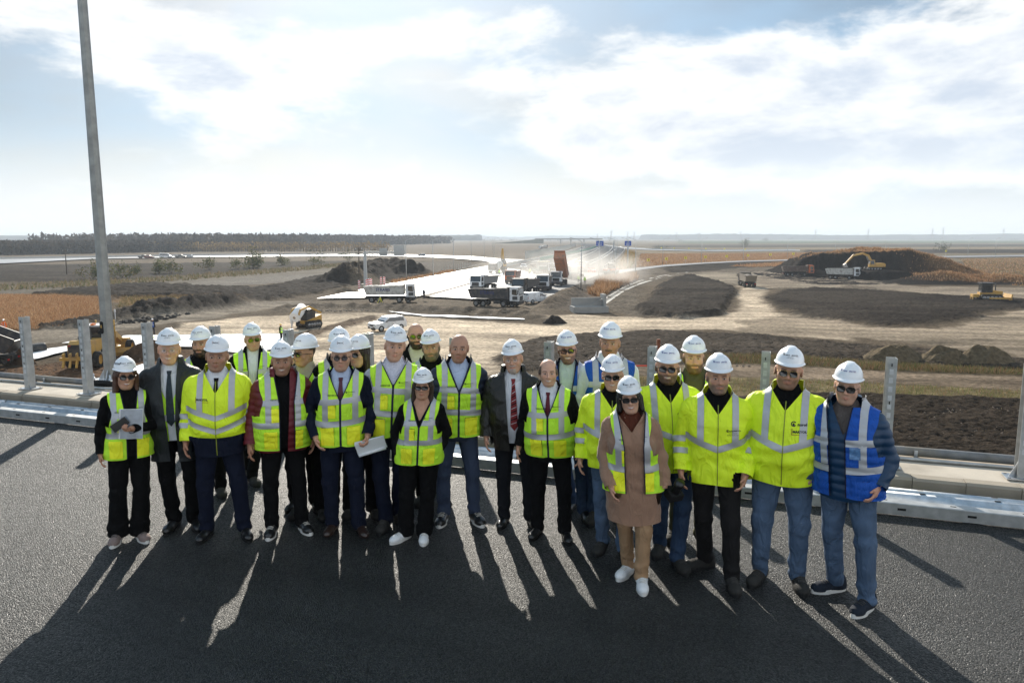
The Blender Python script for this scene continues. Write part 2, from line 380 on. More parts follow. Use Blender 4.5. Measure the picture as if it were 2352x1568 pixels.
def head_colors(V, h):
    x, y, z = V.T; ax = np.abs(x); P = (x, y, z); skin = np.array(h['skin']); C = np.tile(skin, (len(V), 1)); nz = wob(P, 130)
    C *= (1 + .05 * wob(P, 60, 2) + .03 * nz)[:, None]
    def mixc(m, c):
        nonlocal C; m = np.clip(m, 0, 1)[:, None]; C = C * (1 - m) + np.array(c) * m
    red = np.exp(-((ax - .043) ** 2 + (z + .022) ** 2) / .018 ** 2) * (y < -.03) + .8 * np.exp(-(ax ** 2 + (z + .026) ** 2) / .016 ** 2) * (y < -.09) + .35 * (ax > .075)
    mixc(red * .30, skin * np.array([1.02, .68, .60]))
    hair = h.get('hair', (.02, .015, .01)); hk = h.get('hkind', 'short')
    if h.get('stubble', 0): mixc(beard_mask(P, {'bkind': 'full'}) * h['stubble'] * (.8 + .2 * nz), np.array(h.get('bcol', hair)) * 1.5 + .01)
    if h.get('beard', 0): mixc(beard_mask(P, h) * min(1, h['beard'] * 1.1) * (.88 + .12 * nz), h.get('bcol', hair))
    front = (y < -.05)
    mixc(front * sst(.013, .018, ax) * sst(.052, .046, ax) * sst(.0195, .0225, z + .10 * (ax - .03) ** 2 * 10) * sst(.0345, .0315, z) * h.get('brow', .68), np.array(hair) * .9)
    lid = np.exp(-(((ax - .031) / .019) ** 4 + ((z - .008) / .0115) ** 4)) * front
    mixc(lid * .25, skin * .62)
    eye = (((ax - .031) / .0145) ** 2 + ((z - .0055) / .0060) ** 2 < 1) & front
    mixc(eye * 1.0, (.50, .45, .41))
    mixc(((((ax - .031) / .0068) ** 2 + ((z - .0060) / .0066) ** 2 < 1) & front) * 1.0, (.025, .016, .010))
    mixc(front * np.exp(-((z - .0128 + 9 * (ax - .031) ** 2) / .0019) ** 2) * (np.abs(ax - .031) < .016) * .6, (.05, .03, .02))
    lipm = front * np.exp(-((ax / .024) ** 4)) * np.exp(-(((z + .0632) / .0095) ** 4)) * (y < -.076)
    mixc(lipm * h.get('lip', .55), h.get('lipc', skin * np.array([.88, .48, .46])))
    mixc(front * np.exp(-((ax / .025) ** 6)) * np.exp(-(((z + .0632 - 3.5 * ax ** 2 * h.get('smile', 0)) / .0016) ** 2)) * .8, skin * .18)
    if h.get('smile', 0) > .5: mixc(front * np.exp(-((ax / .0225) ** 6)) * np.exp(-(((z + .0622 - 8 * ax ** 2) / .0050) ** 4)), (.70, .67, .60))
    if hk != 'bald':
        side = sst(.048, .060, ax + np.maximum(0, y) * .9) * sst(-.016, .0, y) * sst(-.055, -.035, z + np.maximum(0, -y)) * (1 - (ax > .068 * h.get('wide', 1)) * (np.abs(y - .014) < .030) * (np.abs(z + .002) < .040))
        back = sst(.02, .045, y) * sst(-.085, -.06, z)
        top = sst(.070, .080, z) if hk == 'short' else 0
        if hk == 'balding': back = back * sst(.085, .06, z); side = np.maximum(side, sst(.058, .066, ax) * sst(-.050, -.038, y) * sst(-.03, -.01, z)) * sst(.078, .055, z)
        mixc(np.clip(np.maximum(np.maximum(side, back), top), 0, 1) * (.9 + .1 * nz), hair)
    elif h.get('shadow', 0): mixc(sst(.0, .03, z + y * .6 - .02) * sst(-.03, 0, y) * h['shadow'], np.array(hair) * 1.5 + .02)  # cropped hair colour mixed into the bald scalp
    return C
# ---------------- hand (wrist at the origin, fingers towards -Z, thumb towards -Y, back of the hand towards +X)
def hand_sdf(curl):
    W = [(-.030, .0, .036), (-.011, .0, .040), (.010, .0, .038), (.029, .0, .030)]
    def fn(P):
        d = cap(P, (0, 0, .03), (0, 0, -.015), .027, .026)
        d = smin(d, cap((P[0] * 1.75, P[1], P[2]), (0, -.012, -.035), (0, -.012, -.070), .034, .034), .03)
        d = smin(d, cap((P[0] * 1.75, P[1], P[2]), (0, .014, -.035), (0, .014, -.068), .032, .030), .03)
        for y0, _, ln in W:
            a = Vector((0, y0, -.085)); dr = -curl * .35; p = a; lens = (ln * 1.15, ln * .75, ln * .62); r = .0098
            for q, l in enumerate(lens):
                e = p + Vector((math.sin(dr) * l, 0, -math.cos(dr) * l)); d = np.minimum(d, cap(P, p, e, r, r * .92)) if q else smin(d, cap(P, p, e, r, r * .95), .008)
                p = e; dr -= curl * .55; r *= .93
        a = Vector((0, -.026, -.030)); b = Vector((-.012, -.050, -.062)); c = Vector((-.022 - .01 * curl, -.050, -.090))
        d = smin(d, cap(P, a, b, .015, .0115), .014); d = smin(d, cap(P, b, c, .0115, .009), .005)
        return d
    return iso(fn, (-.13, -.075, -.22), (.05, .06, .06), .0065)
HANDS = {k: hand_sdf(c) for k, c in (('relaxed', .75), ('grip', 1.75), ('flat', .35))}

# ---------------- torso and limbs in a normalised figure 1.75 m tall
TZ = np.array([.70, .80, .90, 1.00, 1.10, 1.20, 1.28, 1.345, 1.395, 1.44, 1.50])
TA = np.array([.155, .168, .172, .164, .162, .172, .184, .178, .150, .100, .060])
TB = np.array([.110, .120, .126, .121, .119, .122, .124, .113, .095, .075, .055])
TC = np.array([.005, .008, .008, .003, -.003, -.004, .002, .012, .018, .024, .030])
def torso_sdf(P, p):
    x, y, z = P; bulk = p.get('bulk', 1.0); bel = p.get('belly', 0.0); fem = p.get('fem', 0)
    bz = np.exp(-((TZ - 1.05) / .14) ** 2)
    A = TA * bulk + bel * .35 * bz; B = TB * bulk + bel * .5 * bz; C = TC - bel * .5 * bz
    if fem: A = A * np.interp(TZ, [.8, .95, 1.1, 1.3, 1.45], [1.08, 1.06, .93, .90, .90])
    fl = p.get('flare', 0.0)
    if fl: A = A + fl * np.clip((1.05 - TZ) / .3, 0, 1.3); B = B + .8 * fl * np.clip((1.05 - TZ) / .3, 0, 1.3)
    zf = np.clip(z, TZ[0], TZ[-1]); a = np.interp(zf, TZ, A).astype(np.float32); b = np.interp(zf, TZ, B).astype(np.float32); c = np.interp(zf, TZ, C).astype(np.float32)
    q = (np.abs(x / a) ** 2.35 + np.abs((y - c) / b) ** 2.35) ** (1 / 2.35)
    d = (q - 1) * np.minimum(a, b) * .95
    d = np.maximum(d, z - 1.53)
    sw = p.get('sw', 1.0)
    X = np.abs(x); Q = (X, y, z)
    d = smin(d, cap(Q, (0, .015, 1.392), (.162 * sw, .015, 1.386), .055, .050), .045)
    d = smin(d, cap(Q, (.10 * sw, .02, 1.400), (.03, .03, 1.480), .040, .042), .04)
    if fem: d = smin(d, ell(Q, (.072, -.080, 1.245), (.075, .062, .075)), .05)
    return d
def arm_sdf(P, A, ra):
    s, e, w = A; return smin(cap(P, s, e, .060 * ra, .047 * ra), cap(P, e, w, .047 * ra, .037 * ra), .02)
ARMS = {'down': ((.252, .035, 1.12), (.272, -.03, .885)), 'close': ((.232, .04, 1.12), (.236, -.02, .88)), 'pocket': ((.268, .075, 1.125), (.205, -.055, .925)),
        'behind': ((.262, .10, 1.13), (.12, .17, .96)), 'hold': ((.255, .03, 1.11), (.150, -.215, 1.00)), 'front': ((.25, .02, 1.11), (.205, -.13, .90)),
        'chest': ((.272, -.02, 1.13), (.02, -.235, 1.16)), 'thigh': ((.255, .03, 1.12), (.215, -.115, .885))}
def place(me_name, m, mat, parent, name=None, col=None, smooth=True):
    if m is None or len(m[1]) == 0: return None
    return obj(name or me_name, mesh_np(me_name, m[0], m[1], mat, smooth, col), parent)
def shoe_mesh(kind):
    r = {'sneaker': 1.08, 'dress': .94, 'boot': 1.08}[kind]
    hi = .15 if kind == 'boot' else .10
    def fn(P):
        d = ell(P, (0, -.150, .036), (.046 * r, .062, .040 * r)); d = smin(d, cap(P, (0, -.12, .038), (0, -.02, .055), .040 * r, .046 * r), .03)
        d = smin(d, ell(P, (0, .035, .045), (.040 * r, .050, .055)), .03); d = smin(d, cap(P, (0, .012, .07), (0, .02, hi), .044 * r, .046 * r), .03)
        return d + .0012 * wob(P, 160)
    up = clip(*iso(fn, (-.07, -.23, -.01), (.07, .11, .22), .0095), np.zeros(0) if 0 else 0) if 0 else iso(fn, (-.07, -.23, -.01), (.07, .11, .22), .0095)
    V, T = up; (up, _) = clip(V, T, .022 - V[:, 2]); V, T = up; (up, _) = clip(V, T, V[:, 2] - (hi + .035))
    out = []
    for k in range(28):
        a = 2 * math.pi * k / 28; c, s_ = math.cos(a), math.sin(a); y = -.065 - s_ * .150
        w = (.050 if s_ > 0 else .043) * r * (1 - .12 * math.exp(-((y + .03) / .05) ** 2)); out.append((c * w, y))
    th = {'sneaker': .034, 'dress': .020, 'boot': .032}[kind]
    b = MB(); b.prism(out, 0.0, th, 'z'); return up, b
SHOES = {}
def shoes(kind, mu, ms):
    k = (kind, mu.name, ms.name)
    if k not in SHOES:
        if kind not in SHOES: SHOES[kind] = shoe_mesh(kind)
        up, b = SHOES[kind]; SHOES[k] = (mesh_np('shoe', up[0], up[1], mu), b.mesh('sole', ms))
    return SHOES[k]
# ---------------- safety helmet (origin at the middle of the head)
def helmet_meshes():
    n, m = 56, 18; V = []; F = []
    for i in range(m + 1):
        t = i / m * math.pi / 2
        for k in range(n):
            a = 2 * math.pi * k / n; sx, sy = math.sin(a), -math.cos(a)
            r = math.cos(t); zz = math.sin(t); rx, ry, rz = .097, .124, .106
            x, y = sx * r * rx, sy * r * ry; z = zz * rz
            rid = max(0, 1 - abs(abs(x) - .0) / .016) * .5 + (1 if abs(x) < .030 else 0) * .5
            lift = .007 * sst(.040, .022, np.abs(x)) * min(1, zz * 1.6)          # raised rib along the crown
            if zz < .30 and i > 0: x *= 1.0; 
            f = 1 + lift / .11; V.append((x * f, y * f + .012, z * f + .066))
    for i in range(m):
        for k in range(n): F.append((i * n + k, i * n + (k + 1) % n, (i + 1) * n + (k + 1) % n, (i + 1) * n + k))
    o = len(V); prof = []
    for j, (e, dz) in enumerate(((0, 0), (.006, -.002), (.014, -.006), (.015, -.011), (.008, -.013), (-.004, -.010))):
        for k in range(n):
            a = 2 * math.pi * k / n; sx, sy = math.sin(a), -math.cos(a); fr = max(0, -sy) ** 3
            e2 = e + (.026 * fr if e > .003 else 0) * min(1, e / .014); dz2 = dz - .009 * fr * max(0, e) / .015 - .006 * max(0, sy) * (1 if j else 0)
            V.append((sx * (.097 + e2 * .7), sy * (.124 + e2) + .012, .066 + dz2))
    for j in range(5):
        for k in range(n): F.append((o + j * n + (k + 1) % n, o + j * n + k, o + (j + 1) * n + k, o + (j + 1) * n + (k + 1) % n))
    return np.array(V), np.array(F)
HV, HF = helmet_meshes()
HBVH = BVHTree.FromPolygons([tuple(v) for v in HV], [tuple(f) for f in HF])
def project(V2, F2, bvh, cx, cz, tilt=0.0, y0=-1.0, lift=.003, direction=(0, 1, 0), frame=None):
    """lay flat text triangles (x, z) onto a surface by casting rays towards +Y (or along a frame)"""
    out = []; keep = np.ones(len(V2), bool)
    for i, (a, b) in enumerate(V2):
        if frame is None: o = Vector((cx + a, y0, cz + b)); d = Vector(direction)
        else: o = frame[0] + frame[1] * a + frame[2] * b; d = frame[3]
        h, nrm, _, _ = bvh.ray_cast(o, d)
        if h is None: keep[i] = False; out.append((0, 0, 0)); continue
        if nrm.dot(d) > 0: nrm = -nrm
        out.append(tuple(h + nrm * lift))
    return np.array(out), [f for f in F2 if all(keep[k] for k in f)]
def bar(w, h): return np.array([(-w / 2, -h / 2), (w / 2, -h / 2), (w / 2, h / 2), (-w / 2, h / 2)]), [[0, 1, 2], [0, 2, 3]]
def join2(*ms):
    V = []; F = []; o = 0
    for v, f in ms:
        if len(f) == 0: continue
        V.append(np.asarray(v)); F += [[i + o for i in q] for q in f]; o += len(v)
    return (np.concatenate(V), np.array(F)) if V else (np.zeros((0, 3)), np.zeros((0, 3), int))
def moved(m, dx, dz): return m[0] + np.array([dx, dz]), m[1]
def emblem(r):
    V = []; F = []; n = 14
    for k in range(n + 1):
        a = R(-60) + R(300) * k / n; V += [(r * math.cos(a), r * math.sin(a)), (.62 * r * math.cos(a), .62 * r * math.sin(a))]
    for k in range(n): F += [[2 * k, 2 * k + 2, 2 * k + 1], [2 * k + 1, 2 * k + 2, 2 * k + 3]]
    V = np.array([(-v[1], v[0]) for v in V]); o = len(V)
    V = np.concatenate([V, np.array([(-.3 * r, -.95 * r), (.3 * r, -.95 * r), (.3 * r, .25 * r), (-.3 * r, .25 * r)])]); F += [[o, o + 1, o + 2], [o, o + 2, o + 3]]
    return V, F
# ================================================================ cloth, skin and trim materials
def cloth(name, rgb, rough=.85, var=.10, bump=.25, bscale=240, sheen=.0, spec=.25, vscale=9, wr=(7.0, .05)): return M(name, rgb, rough, 0, var, vscale, bump, bscale, spec, sheen=sheen, ddist=.004, wrinkle=wr)
SKIN = M('skin', attr='Col', rough=.52, var=.05, vscale=90, bump=.12, bscale=300, spec=.35, ddist=.003)
LIME = cloth('lime_vest_mesh', (.58, .97, .045), .75, .05, .35, 420, .0, .3)
YPOCK = cloth('yellow_vest_pocket', (.95, .97, .03), .65, .05, .2, 200, 0, .3)
HIVIS = cloth('fluorescent_yellow_jacket', (.78, .98, .025), .60, .05, .15, 120, 0, .35)
TAPE = M('grey_reflective_tape', (.46, .46, .47), .42, .25, .06, 30, .15, 300, .5, ddist=.002)
BLUEV = cloth('royal_blue_vest', (.012, .085, .40), .7, .12, .25, 260)
NAVYTRIM = cloth('navy_binding', (.012, .014, .035), .7, .1)
BLACKC = cloth('black_cloth', (.0075, .0075, .008), .95, .2, .3, spec=.08); CHAR = cloth('charcoal_suit', (.013, .014, .017), .92, .15, spec=.1); NAVYS = cloth('navy_suit', (.010, .013, .026), .92, .15, spec=.1)
SLATE = cloth('slate_blue_trousers', (.045, .062, .105), .88, .12); DENIM = M('blue_denim', (.078, .118, .185), .9, 0, .38, 5, .35, 320, .2, ddist=.003, wrinkle=(7.5, .06)); DDENIM = M('dark_denim', (.028, .050, .095), .9, 0, .25, 6, .35, 320, .2, ddist=.003, wrinkle=(7.5, .06))
BDENIM = M('black_denim', (.013, .012, .012), .9, 0, .3, 6, .35, 320, .2, ddist=.003, wrinkle=(7.5, .06))
REDP = cloth('dark_red_puffer', (.13, .010, .016), .5, .05, .1, 60, 0, .4, wr=None); NAVYP = cloth('navy_puffer', (.016, .024, .045), .5, .05, .1, 60, 0, .4, wr=None); TEALP = cloth('petrol_blue_puffer', (.004, .034, .085), .5, .05, .1, 60, 0, .45, wr=None)
OLIVE = cloth('olive_hoodie', (.085, .080, .042), .9); CAMEL = cloth('camel_wool_coat', (.32, .185, .12), .95, .10, .4, 500, .2); CAMELT = cloth('beige_trousers', (.36, .22, .12), .9, .08)
WHITEC = cloth('white_shirt', (.74, .75, .78), .8, .04); PALEB = cloth('pale_blue_shirt', (.48, .56, .72), .8, .04); CREAM = cloth('cream_tee', (.66, .60, .46), .85, .05); GREENS = cloth('pale_green_shirt', (.55, .63, .58), .8)
CHECKS = cloth('fine_check_shirt', (.58, .58, .66), .8, .22, .2, 200, 0, .2, 90); WAX = cloth('waxed_black_jacket', (.016, .015, .012), .42, .2, .2, 60, 0, .4); COATD = cloth('dark_slate_coat', (.014, .017, .019), .55, .15, .15, 60, 0, .4)
TIE_RED = cloth('dark_red_tie', (.11, .012, .020), .6); TIE_DK = cloth('dark_striped_tie', (.018, .030, .040), .55, .5, .1, 100, 0, .3, 40); TIE_STRIPE = cloth('red_striped_tie', (.22, .020, .022), .55); TIE_PL = cloth('plum_tie', (.10, .03, .045), .6)
LEATHER = M('black_leather', (.010, .010, .010), .28, 0, .1, 8, .05, 60, .6); BROWNL = M('dark_brown_leather', (.030, .016, .012), .32, 0, .15, 8, .05, 60, .6); SUEDE = M('worn_grey_leather', (.035, .033, .030), .8, 0, .3, 20, .3, 150, .2)
WHITEL = M('white_leather', (.75, .75, .75), .45, 0, .04, 8, .05, 60, .4); RUB = M('white_rubber', (.68, .66, .62), .6, 0, .06, 20, .1, 80, .3); RUBK = M('black_rubber', (.012, .012, .012), .7, 0, .1, 20, .1, 80, .3); BEIGES = M('rose_grey_knit', (.24, .18, .16), .8, 0, .15, 20, .3, 200, .2)
HELM = M('white_helmet_plastic', (.82, .83, .84), .26, 0, .015, 6, 0, 1, .5, coat=.25); INK = M('black_print', (.014, .014, .018), .6, 0, .05); INKB = M('blue_print', (.03, .035, .22), .6, 0, .05); INKR = M('rust_print', (.30, .05, .02), .6, 0, .05)
LENS = M('dark_lens', (.010, .008, .008), .06, 0, .02, 5, 0, 1, .8, coat=.5); LENSG = M('green_mirror_lens', (.05, .07, .01), .08, .6, .05, 5, 0, 1, .8); FRAME = M('black_frame', (.012, .012, .012), .3, 0, .05); GOLD = M('gold_frame', (.5, .33, .12), .3, .9, .05); GLASSL = M('clear_lens', (.8, .8, .8), .05, 0, .01, 5, 0, 1, .5, alpha=.12); TINT = M('tinted_lens', (.05, .045, .05), .06, 0, .01, 5, 0, 1, .6, alpha=.72)
HAIRM = {}
def hairmat(c):
    k = tuple(round(q, 3) for q in c)
    if k not in HAIRM: HAIRM[k] = M('hair_%d' % len(HAIRM), c, .42, 0, .35, 60, .6, 140, .45, stretch=(1, 1, .10), ddist=.006)
    return HAIRM[k]
# helmet prints, shared
def helmet_print(kind):
    if kind == 'makyol':
        t = text('MAKYOL', .044, .03); f = join2(moved(bar(.052, .0016), 0, .0085), moved(bar(.052, .0016), 0, -.0085), moved(bar(.0016, .017), -.026, 0))
        A = join2(project(*t, HBVH, 0, .122)); B = join2(project(*f, HBVH, 0, .122)); return [(A, INK), (B, INKR)]
    parts = [moved(emblem(.0065), -.043, .006), moved(text('nurol', .026, .03), -.021, .0055), moved(text('MAKYOL', .040, .03), .026, .006)]
    ink = INKB if kind == 'blue' else INK
    A = join2(*[project(*q, HBVH, 0, .117) for q in parts]); B = join2(project(*moved(bar(.044, .0013), .026, -.0005), HBVH, 0, .117))
    r = [(A, ink), (B, INKR)]
    if kind == 'two': r.append((join2(project(*moved(text('Autostrada A7', .036), 0, -.007), HBVH, 0, .117), project(*moved(text('Ploiesti - Buzau Lot 1', .048), 0, -.0135), HBVH, 0, .117)), INK))
    return r
HPRINT = {}
HELM_ME = mesh_np('helmet', HV, HF, HELM)
_hb = MB()
for k in range(5):
    a = R(-60 + 30 * k)
def helmet(parent, kind, loc, rot, sc_=1.0, side=False):
    h = obj('helmet', HELM_ME, parent, loc, rot, sc_)
    if kind not in HPRINT: HPRINT[kind] = [mesh_np('helmet_print', m[0], m[1], mt, False) for m, mt in helmet_print(kind)]
    for me in HPRINT[kind]: obj('print', me, h)
    if side:
        fr = (Vector((-.3, -.03, .115)), Vector((0, -1, 0)), Vector((0, 0, 1)), Vector((1, 0, 0)))
        t = text('VIZITATOR', .10, .03); m = join2(project(t[0], t[1], HBVH, 0, 0, frame=fr)); place('helmet_print', m, INK, h, 'print')
    return h
def glasses(parent, kind, loc, rot):
    L = MB(); Fm = MB(); lens = {'way': LENS, 'av': LENS, 'green': LENSG, 'round': TINT, 'clear': GLASSL, 'brown': LENS, 'wrap': LENS}[kind]
    fr = {'av': GOLD, 'green': GOLD, 'clear': GOLD}.get(kind, FRAME); yc = lambda x: -.111 + 2.6 * x * x
    for s in (-1, 1):
        pts = []
        for k in range(16):
            a = 2 * math.pi * k / 16; c, q = math.cos(a), math.sin(a); e = .62 if kind in ('way', 'wrap') else (.8 if kind in ('av', 'green') else 1.0)
            rx, rz = {'way': (.0275, .0205), 'av': (.0275, .0225), 'green': (.0275, .0225), 'round': (.023, .0215), 'clear': (.023, .018), 'brown': (.026, .023), 'wrap': (.030, .018)}[kind]
            x = math.copysign(abs(c) ** e, c) * rx; z = math.copysign(abs(q) ** e, q) * rz
            if kind in ('av', 'green') and z < 0: x += -s * .003 * z / rz
            pts.append((s * .0325 + x, z + .003))
        V = [(x, yc(x), z) for x, z in pts] + [(x, yc(x) + .003, z) for x, z in pts]; n = 16
        L.add(V, [tuple(range(n)), tuple(range(n, 2 * n))[::-1]] + [(i, n + i, n + (i + 1) % n, (i + 1) % n) for i in range(n)])
        rt = .0022 if kind in ('way', 'wrap', 'round', 'brown') else .0012
        Fm.tube([(x, yc(x), z) for x, z in pts] + [(pts[0][0], yc(pts[0][0]), pts[0][1])], rt, 5, cap=False)
        Fm.tube([(s * .060, yc(.06), .010), (s * .076, -.075, .012), (s * .084, .015, .006)], rt * 1.1, 5)
    Fm.tube([(-.008, yc(0) - .001, .009), (.008, yc(0) - .001, .009)], .0018, 5)
    if kind in ('av', 'green'): Fm.tube([(-.03, yc(.03), .021), (.03, yc(.03), .021)], .0012, 5)
    g = Fm.build('sunglasses' if kind not in ('clear',) else 'spectacles', fr, parent, loc=loc, rot=rot); L.build('lens', lens, g); return g
def ring_collar(parent, name, mat, z0, z1, r0, r1, gap, th=.006, yc=.034, front_drop=.03, n=26, points=0.0, shear=0.0):
    """stand or fold collar: a band round the neck, open at the front by +-gap degrees"""
    V = []; F = []
    for i in range(n + 1):
        a = R(gap) + (2 * math.pi - 2 * R(gap)) * i / n; c = math.cos(a); s_ = math.sin(a); fd = front_drop * (.5 + .5 * c)
        pt = points * max(0, 1 - min(i, n - i) / 4.0)
        for (r, z) in ((r0, z0 - fd - pt), (r1, z1 - fd), (r1 - th, z1 - fd), (r0 - th, z0 - fd)):
            V.append((s_ * r * .96 + shear * z / 1.5, -c * r * 1.02 + yc, z))
    for i in range(n):
        for k in range(4): F.append((i * 4 + k, (i + 1) * 4 + k, (i + 1) * 4 + (k + 1) % 4, i * 4 + (k + 1) % 4))
    F += [(0, 1, 2, 3), (n * 4 + 3, n * 4 + 2, n * 4 + 1, n * 4)]
    return MB().add(V, F, None, True).build(name, mat, parent)
LACES = []
def lace_mesh(mat):
    up = shoe_mesh('sneaker')[0]; bv = BVHTree.FromPolygons([tuple(v) for v in up[0]], [tuple(t) for t in up[1]]); b = MB()
    for k in range(5):
        y = -.125 + k * .021; pts = []
        for x in (-.026, -.012, 0, .012, .026):
            h, *_ = bv.ray_cast(Vector((x, y + .12 * x * (1 if k % 2 else -1), .3)), Vector((0, 0, -1)))
            if h: pts.append(h + Vector((0, 0, .002)))
        if len(pts) > 2: b.tube(pts, .0035, 5)
    me = b.mesh('laces', mat); return me
LACES += [lace_mesh(M('dark_laces', (.06, .055, .05), .8)), lace_mesh(M('pale_laces', (.55, .52, .46), .8))]
STATS = []
def comps(m, least=8):
    """connected pieces of a triangle mesh"""
    V, T = m; lab = np.arange(len(V))
    while True:
        new = lab.copy(); mn = lab[T].min(1)
        for k in range(3): np.minimum.at(new, T[:, k], mn)
        new = new[new]
        if (new == lab).all(): break
        lab = new
    out = []
    for l in np.unique(lab[T[:, 0]]):
        t = T[lab[T[:, 0]] == l]
        if len(t) >= least: out.append(compact(V, t))
    return out
def person(label, top, feet=None, h=None, hat='two', upper='suit', ucol=BLACKC, uoff=.020, hem=.80, vee=None, shirt=WHITEC, tie=None, vest=None, vz=1.285, vopen=0.0, vopenx=0.0, trousers=BLACKC, leg=1.02, cuff=.064,
           shoe=('dress', LEATHER, RUBK), arms=('down', 'down'), hands=('relaxed', 'relaxed'), head=None, glass=None, yaw=None, htilt=None, turn=None, hair=None, group='visitors and workers standing on the new asphalt', bulk=1.0, belly=0.0, fem=0, sw=1.0,
           flare=0.0, quilt=False, jprint=None, collar=None, hvdark=False, fyaw=None, vprint=True, pos=None, helm_side=False, vtext=True, armr=1.0, under=False, jopen=0.0, res=1.0):
    head = dict(head or {}); head.setdefault('skin', (.46, .25, .165))
    HT = .066 if hat else 0.0
    rg = random.Random(len(STATS) * 13 + 5); seed0 = rg.random()
    yaw = rg.uniform(-11, 11) if yaw is None else yaw; htilt = rg.uniform(-5, 5) if htilt is None else htilt; sway = rg.uniform(-.028, .028)
    if feet:
        fw = [spot(*f, 0) for f in feet]; base = sum(fw, Vector()) / len(fw)
        lo, hi = 1.2, 2.3
        for _ in range(30):
            m = (lo + hi) / 2
            if spot(*top, m).y < base.y + .03: hi = m
            else: lo = m
        h = lo
    else: base = spot(*top, h).to_3d(); base.z = 0; base.y -= .02; fw = None
    tp = spot(*top, h); s = h / (1.75 + HT)
    th = math.atan2(-base.x, base.y) * (turn if turn is not None else .8) + R(rg.uniform(-7, 7))
    ct, st = math.cos(-th), math.sin(-th)
    loc = lambda w: Vector(((w.x - base.x) * ct - (w.y - base.y) * st, (w.x - base.x) * st + (w.y - base.y) * ct, 0)) / s
    lean = max(-.14, min(.14, loc(tp).x)) / 1.1
    shear = lambda V: np.stack([V[:, 0] + lean * V[:, 2] / 1.5 + sway * np.sin(np.clip(V[:, 2] / 1.65, 0, 1) * np.pi), V[:, 1], V[:, 2]], 1)
    root = empty('person', base, th, s); tag(root, label, 'person', group)
    lf = sorted([loc(f) for f in fw], key=lambda v: v.x) if fw and len(fw) == 2 else [Vector((-.11, .02, 0)), Vector((.11, -.02, 0))]
    seed = len(STATS) * 1.37 + 1
    bulk *= .97
    P_ = dict(bulk=bulk, belly=belly, fem=fem, sw=sw * (.92 if fem else (1.10 if upper == 'hv' else 1.05)), flare=flare)
    # ---- arms
    AR = []
    for sd, a in zip((-1, 1), arms):
        e, w = ARMS[a] if isinstance(a, str) else a
        if isinstance(a, str) and a in ('down', 'close', 'pocket', 'thigh'): e = tuple(q + rg.uniform(-.014, .020) for q in e); w = (w[0] + rg.uniform(-.02, .02), w[1] + rg.uniform(-.06, .03), w[2] + rg.uniform(-.01, .02))
        k = (.92 if fem else 1.0) * (1 + (bulk - 1) * .6); e = (e[0] * sd * k, e[1], e[2]); w = (w[0] * sd * k, w[1], w[2]); AR.append(((.178 * sd * P_['sw'] * (1 + (bulk - 1) * .5), .015, 1.376), e, w))
    # ---- trousers
    hips = [(-.088 * bulk, .005, .90), (.088 * bulk, .005, .90)]
    kn = []; an = []
    for i, f in enumerate(lf):
        an.append((f.x, f.y + .025, .085)); kn.append((hips[i][0] * .45 + f.x * .55 + (.012 if i else -.012), (f.y + .02) * .5 - .028, .49))
    xs = [q[0] for q in an + kn]; ys = [q[1] for q in an + kn]
    def tr(P):
        d = None
        for i in (0, 1):
            q = smin(cap(P, hips[i], kn[i], .098 * leg * bulk, .066 * leg), cap(P, kn[i], an[i], .066 * leg, cuff), .03); d = q if d is None else np.minimum(d, q)
        pel = ell(P, (0, .01 - belly * .3, .96), (.168 * bulk, .122 * bulk + belly * .4, .15)); d = smin(d, pel, .05)
        zz = P[2]; lowf = 1.3 * np.exp(-((zz - .13) / .10) ** 2) + .6 * np.exp(-((zz - .50) / .08) ** 2) + .35
        W = (P[0] + .3 * P[2], P[1], P[2] * 2.6); return d + .0085 * lowf * wob(W, 20, seed) + .0035 * wob(P, 24, seed) + .003 * lowf * wob(W, 41, seed + 2)
    V, T = iso(tr, (min(xs + [-.19]) - .12, min(ys) - .13 - belly * .6, .03), (max(xs + [.19]) + .12, max(ys + [.1]) + .14, 1.16), .0140 * res)
    (m, _) = clip(V, T, .055 + .012 * np.sin(V[:, 1] * 20) - V[:, 2]); (m, _) = clip(*m, m[0][:, 2] - 1.10)
    place('trousers', (shear(m[0]), m[1]), trousers, root)
    # ---- shoes
    ku, kmu, kms = shoe; mu, ms = shoes(ku, kmu, kms)
    for i, f in enumerate(lf):
        fy = (fyaw[i] if fyaw else (-16, 16)[i]); o = obj('shoe', mu, root, (f.x, f.y + .03, 0), (0, 0, R(fy))); obj('sole', ms, o)
        if ku != 'dress': obj('laces', LACES[1 if kmu is LEATHER or kmu is WHITEL else 0], o)
    # ---- upper layers on one grid
    zlo = min(hem, .80) - .03; ax_, P = grid((min(-.30, *(min(a[1][0], a[2][0]) for a in AR)) - .10, min(-.20, *(a[2][1] for a in AR)) - .10 - belly * .7, zlo), (max(.30, *(max(a[1][0], a[2][0]) for a in AR)) + .10, .26, 1.57), .0122 * res)
    TS = torso_sdf(P, P_); AA = np.minimum(arm_sdf(P, AR[0], armr), arm_sdf(P, AR[1], armr))
    W2 = (P[0] + .5 * P[2], P[1], P[2] * 1.7); fold = .0055 * wob(P, 21, seed) + .0045 * (1 - 2 * np.abs(wob(W2, 15, seed + 5))) + .005 * np.sin(P[2] * 48 + 4 * wob(P, 9, seed + 3)) * np.exp(-((P[2] - 1.02) / .13) ** 2)
    def tri(Fv):
        V, Q = snets(Fv, *ax_); return V, np.concatenate([Q[:, [0, 1, 2]], Q[:, [0, 2, 3]]])
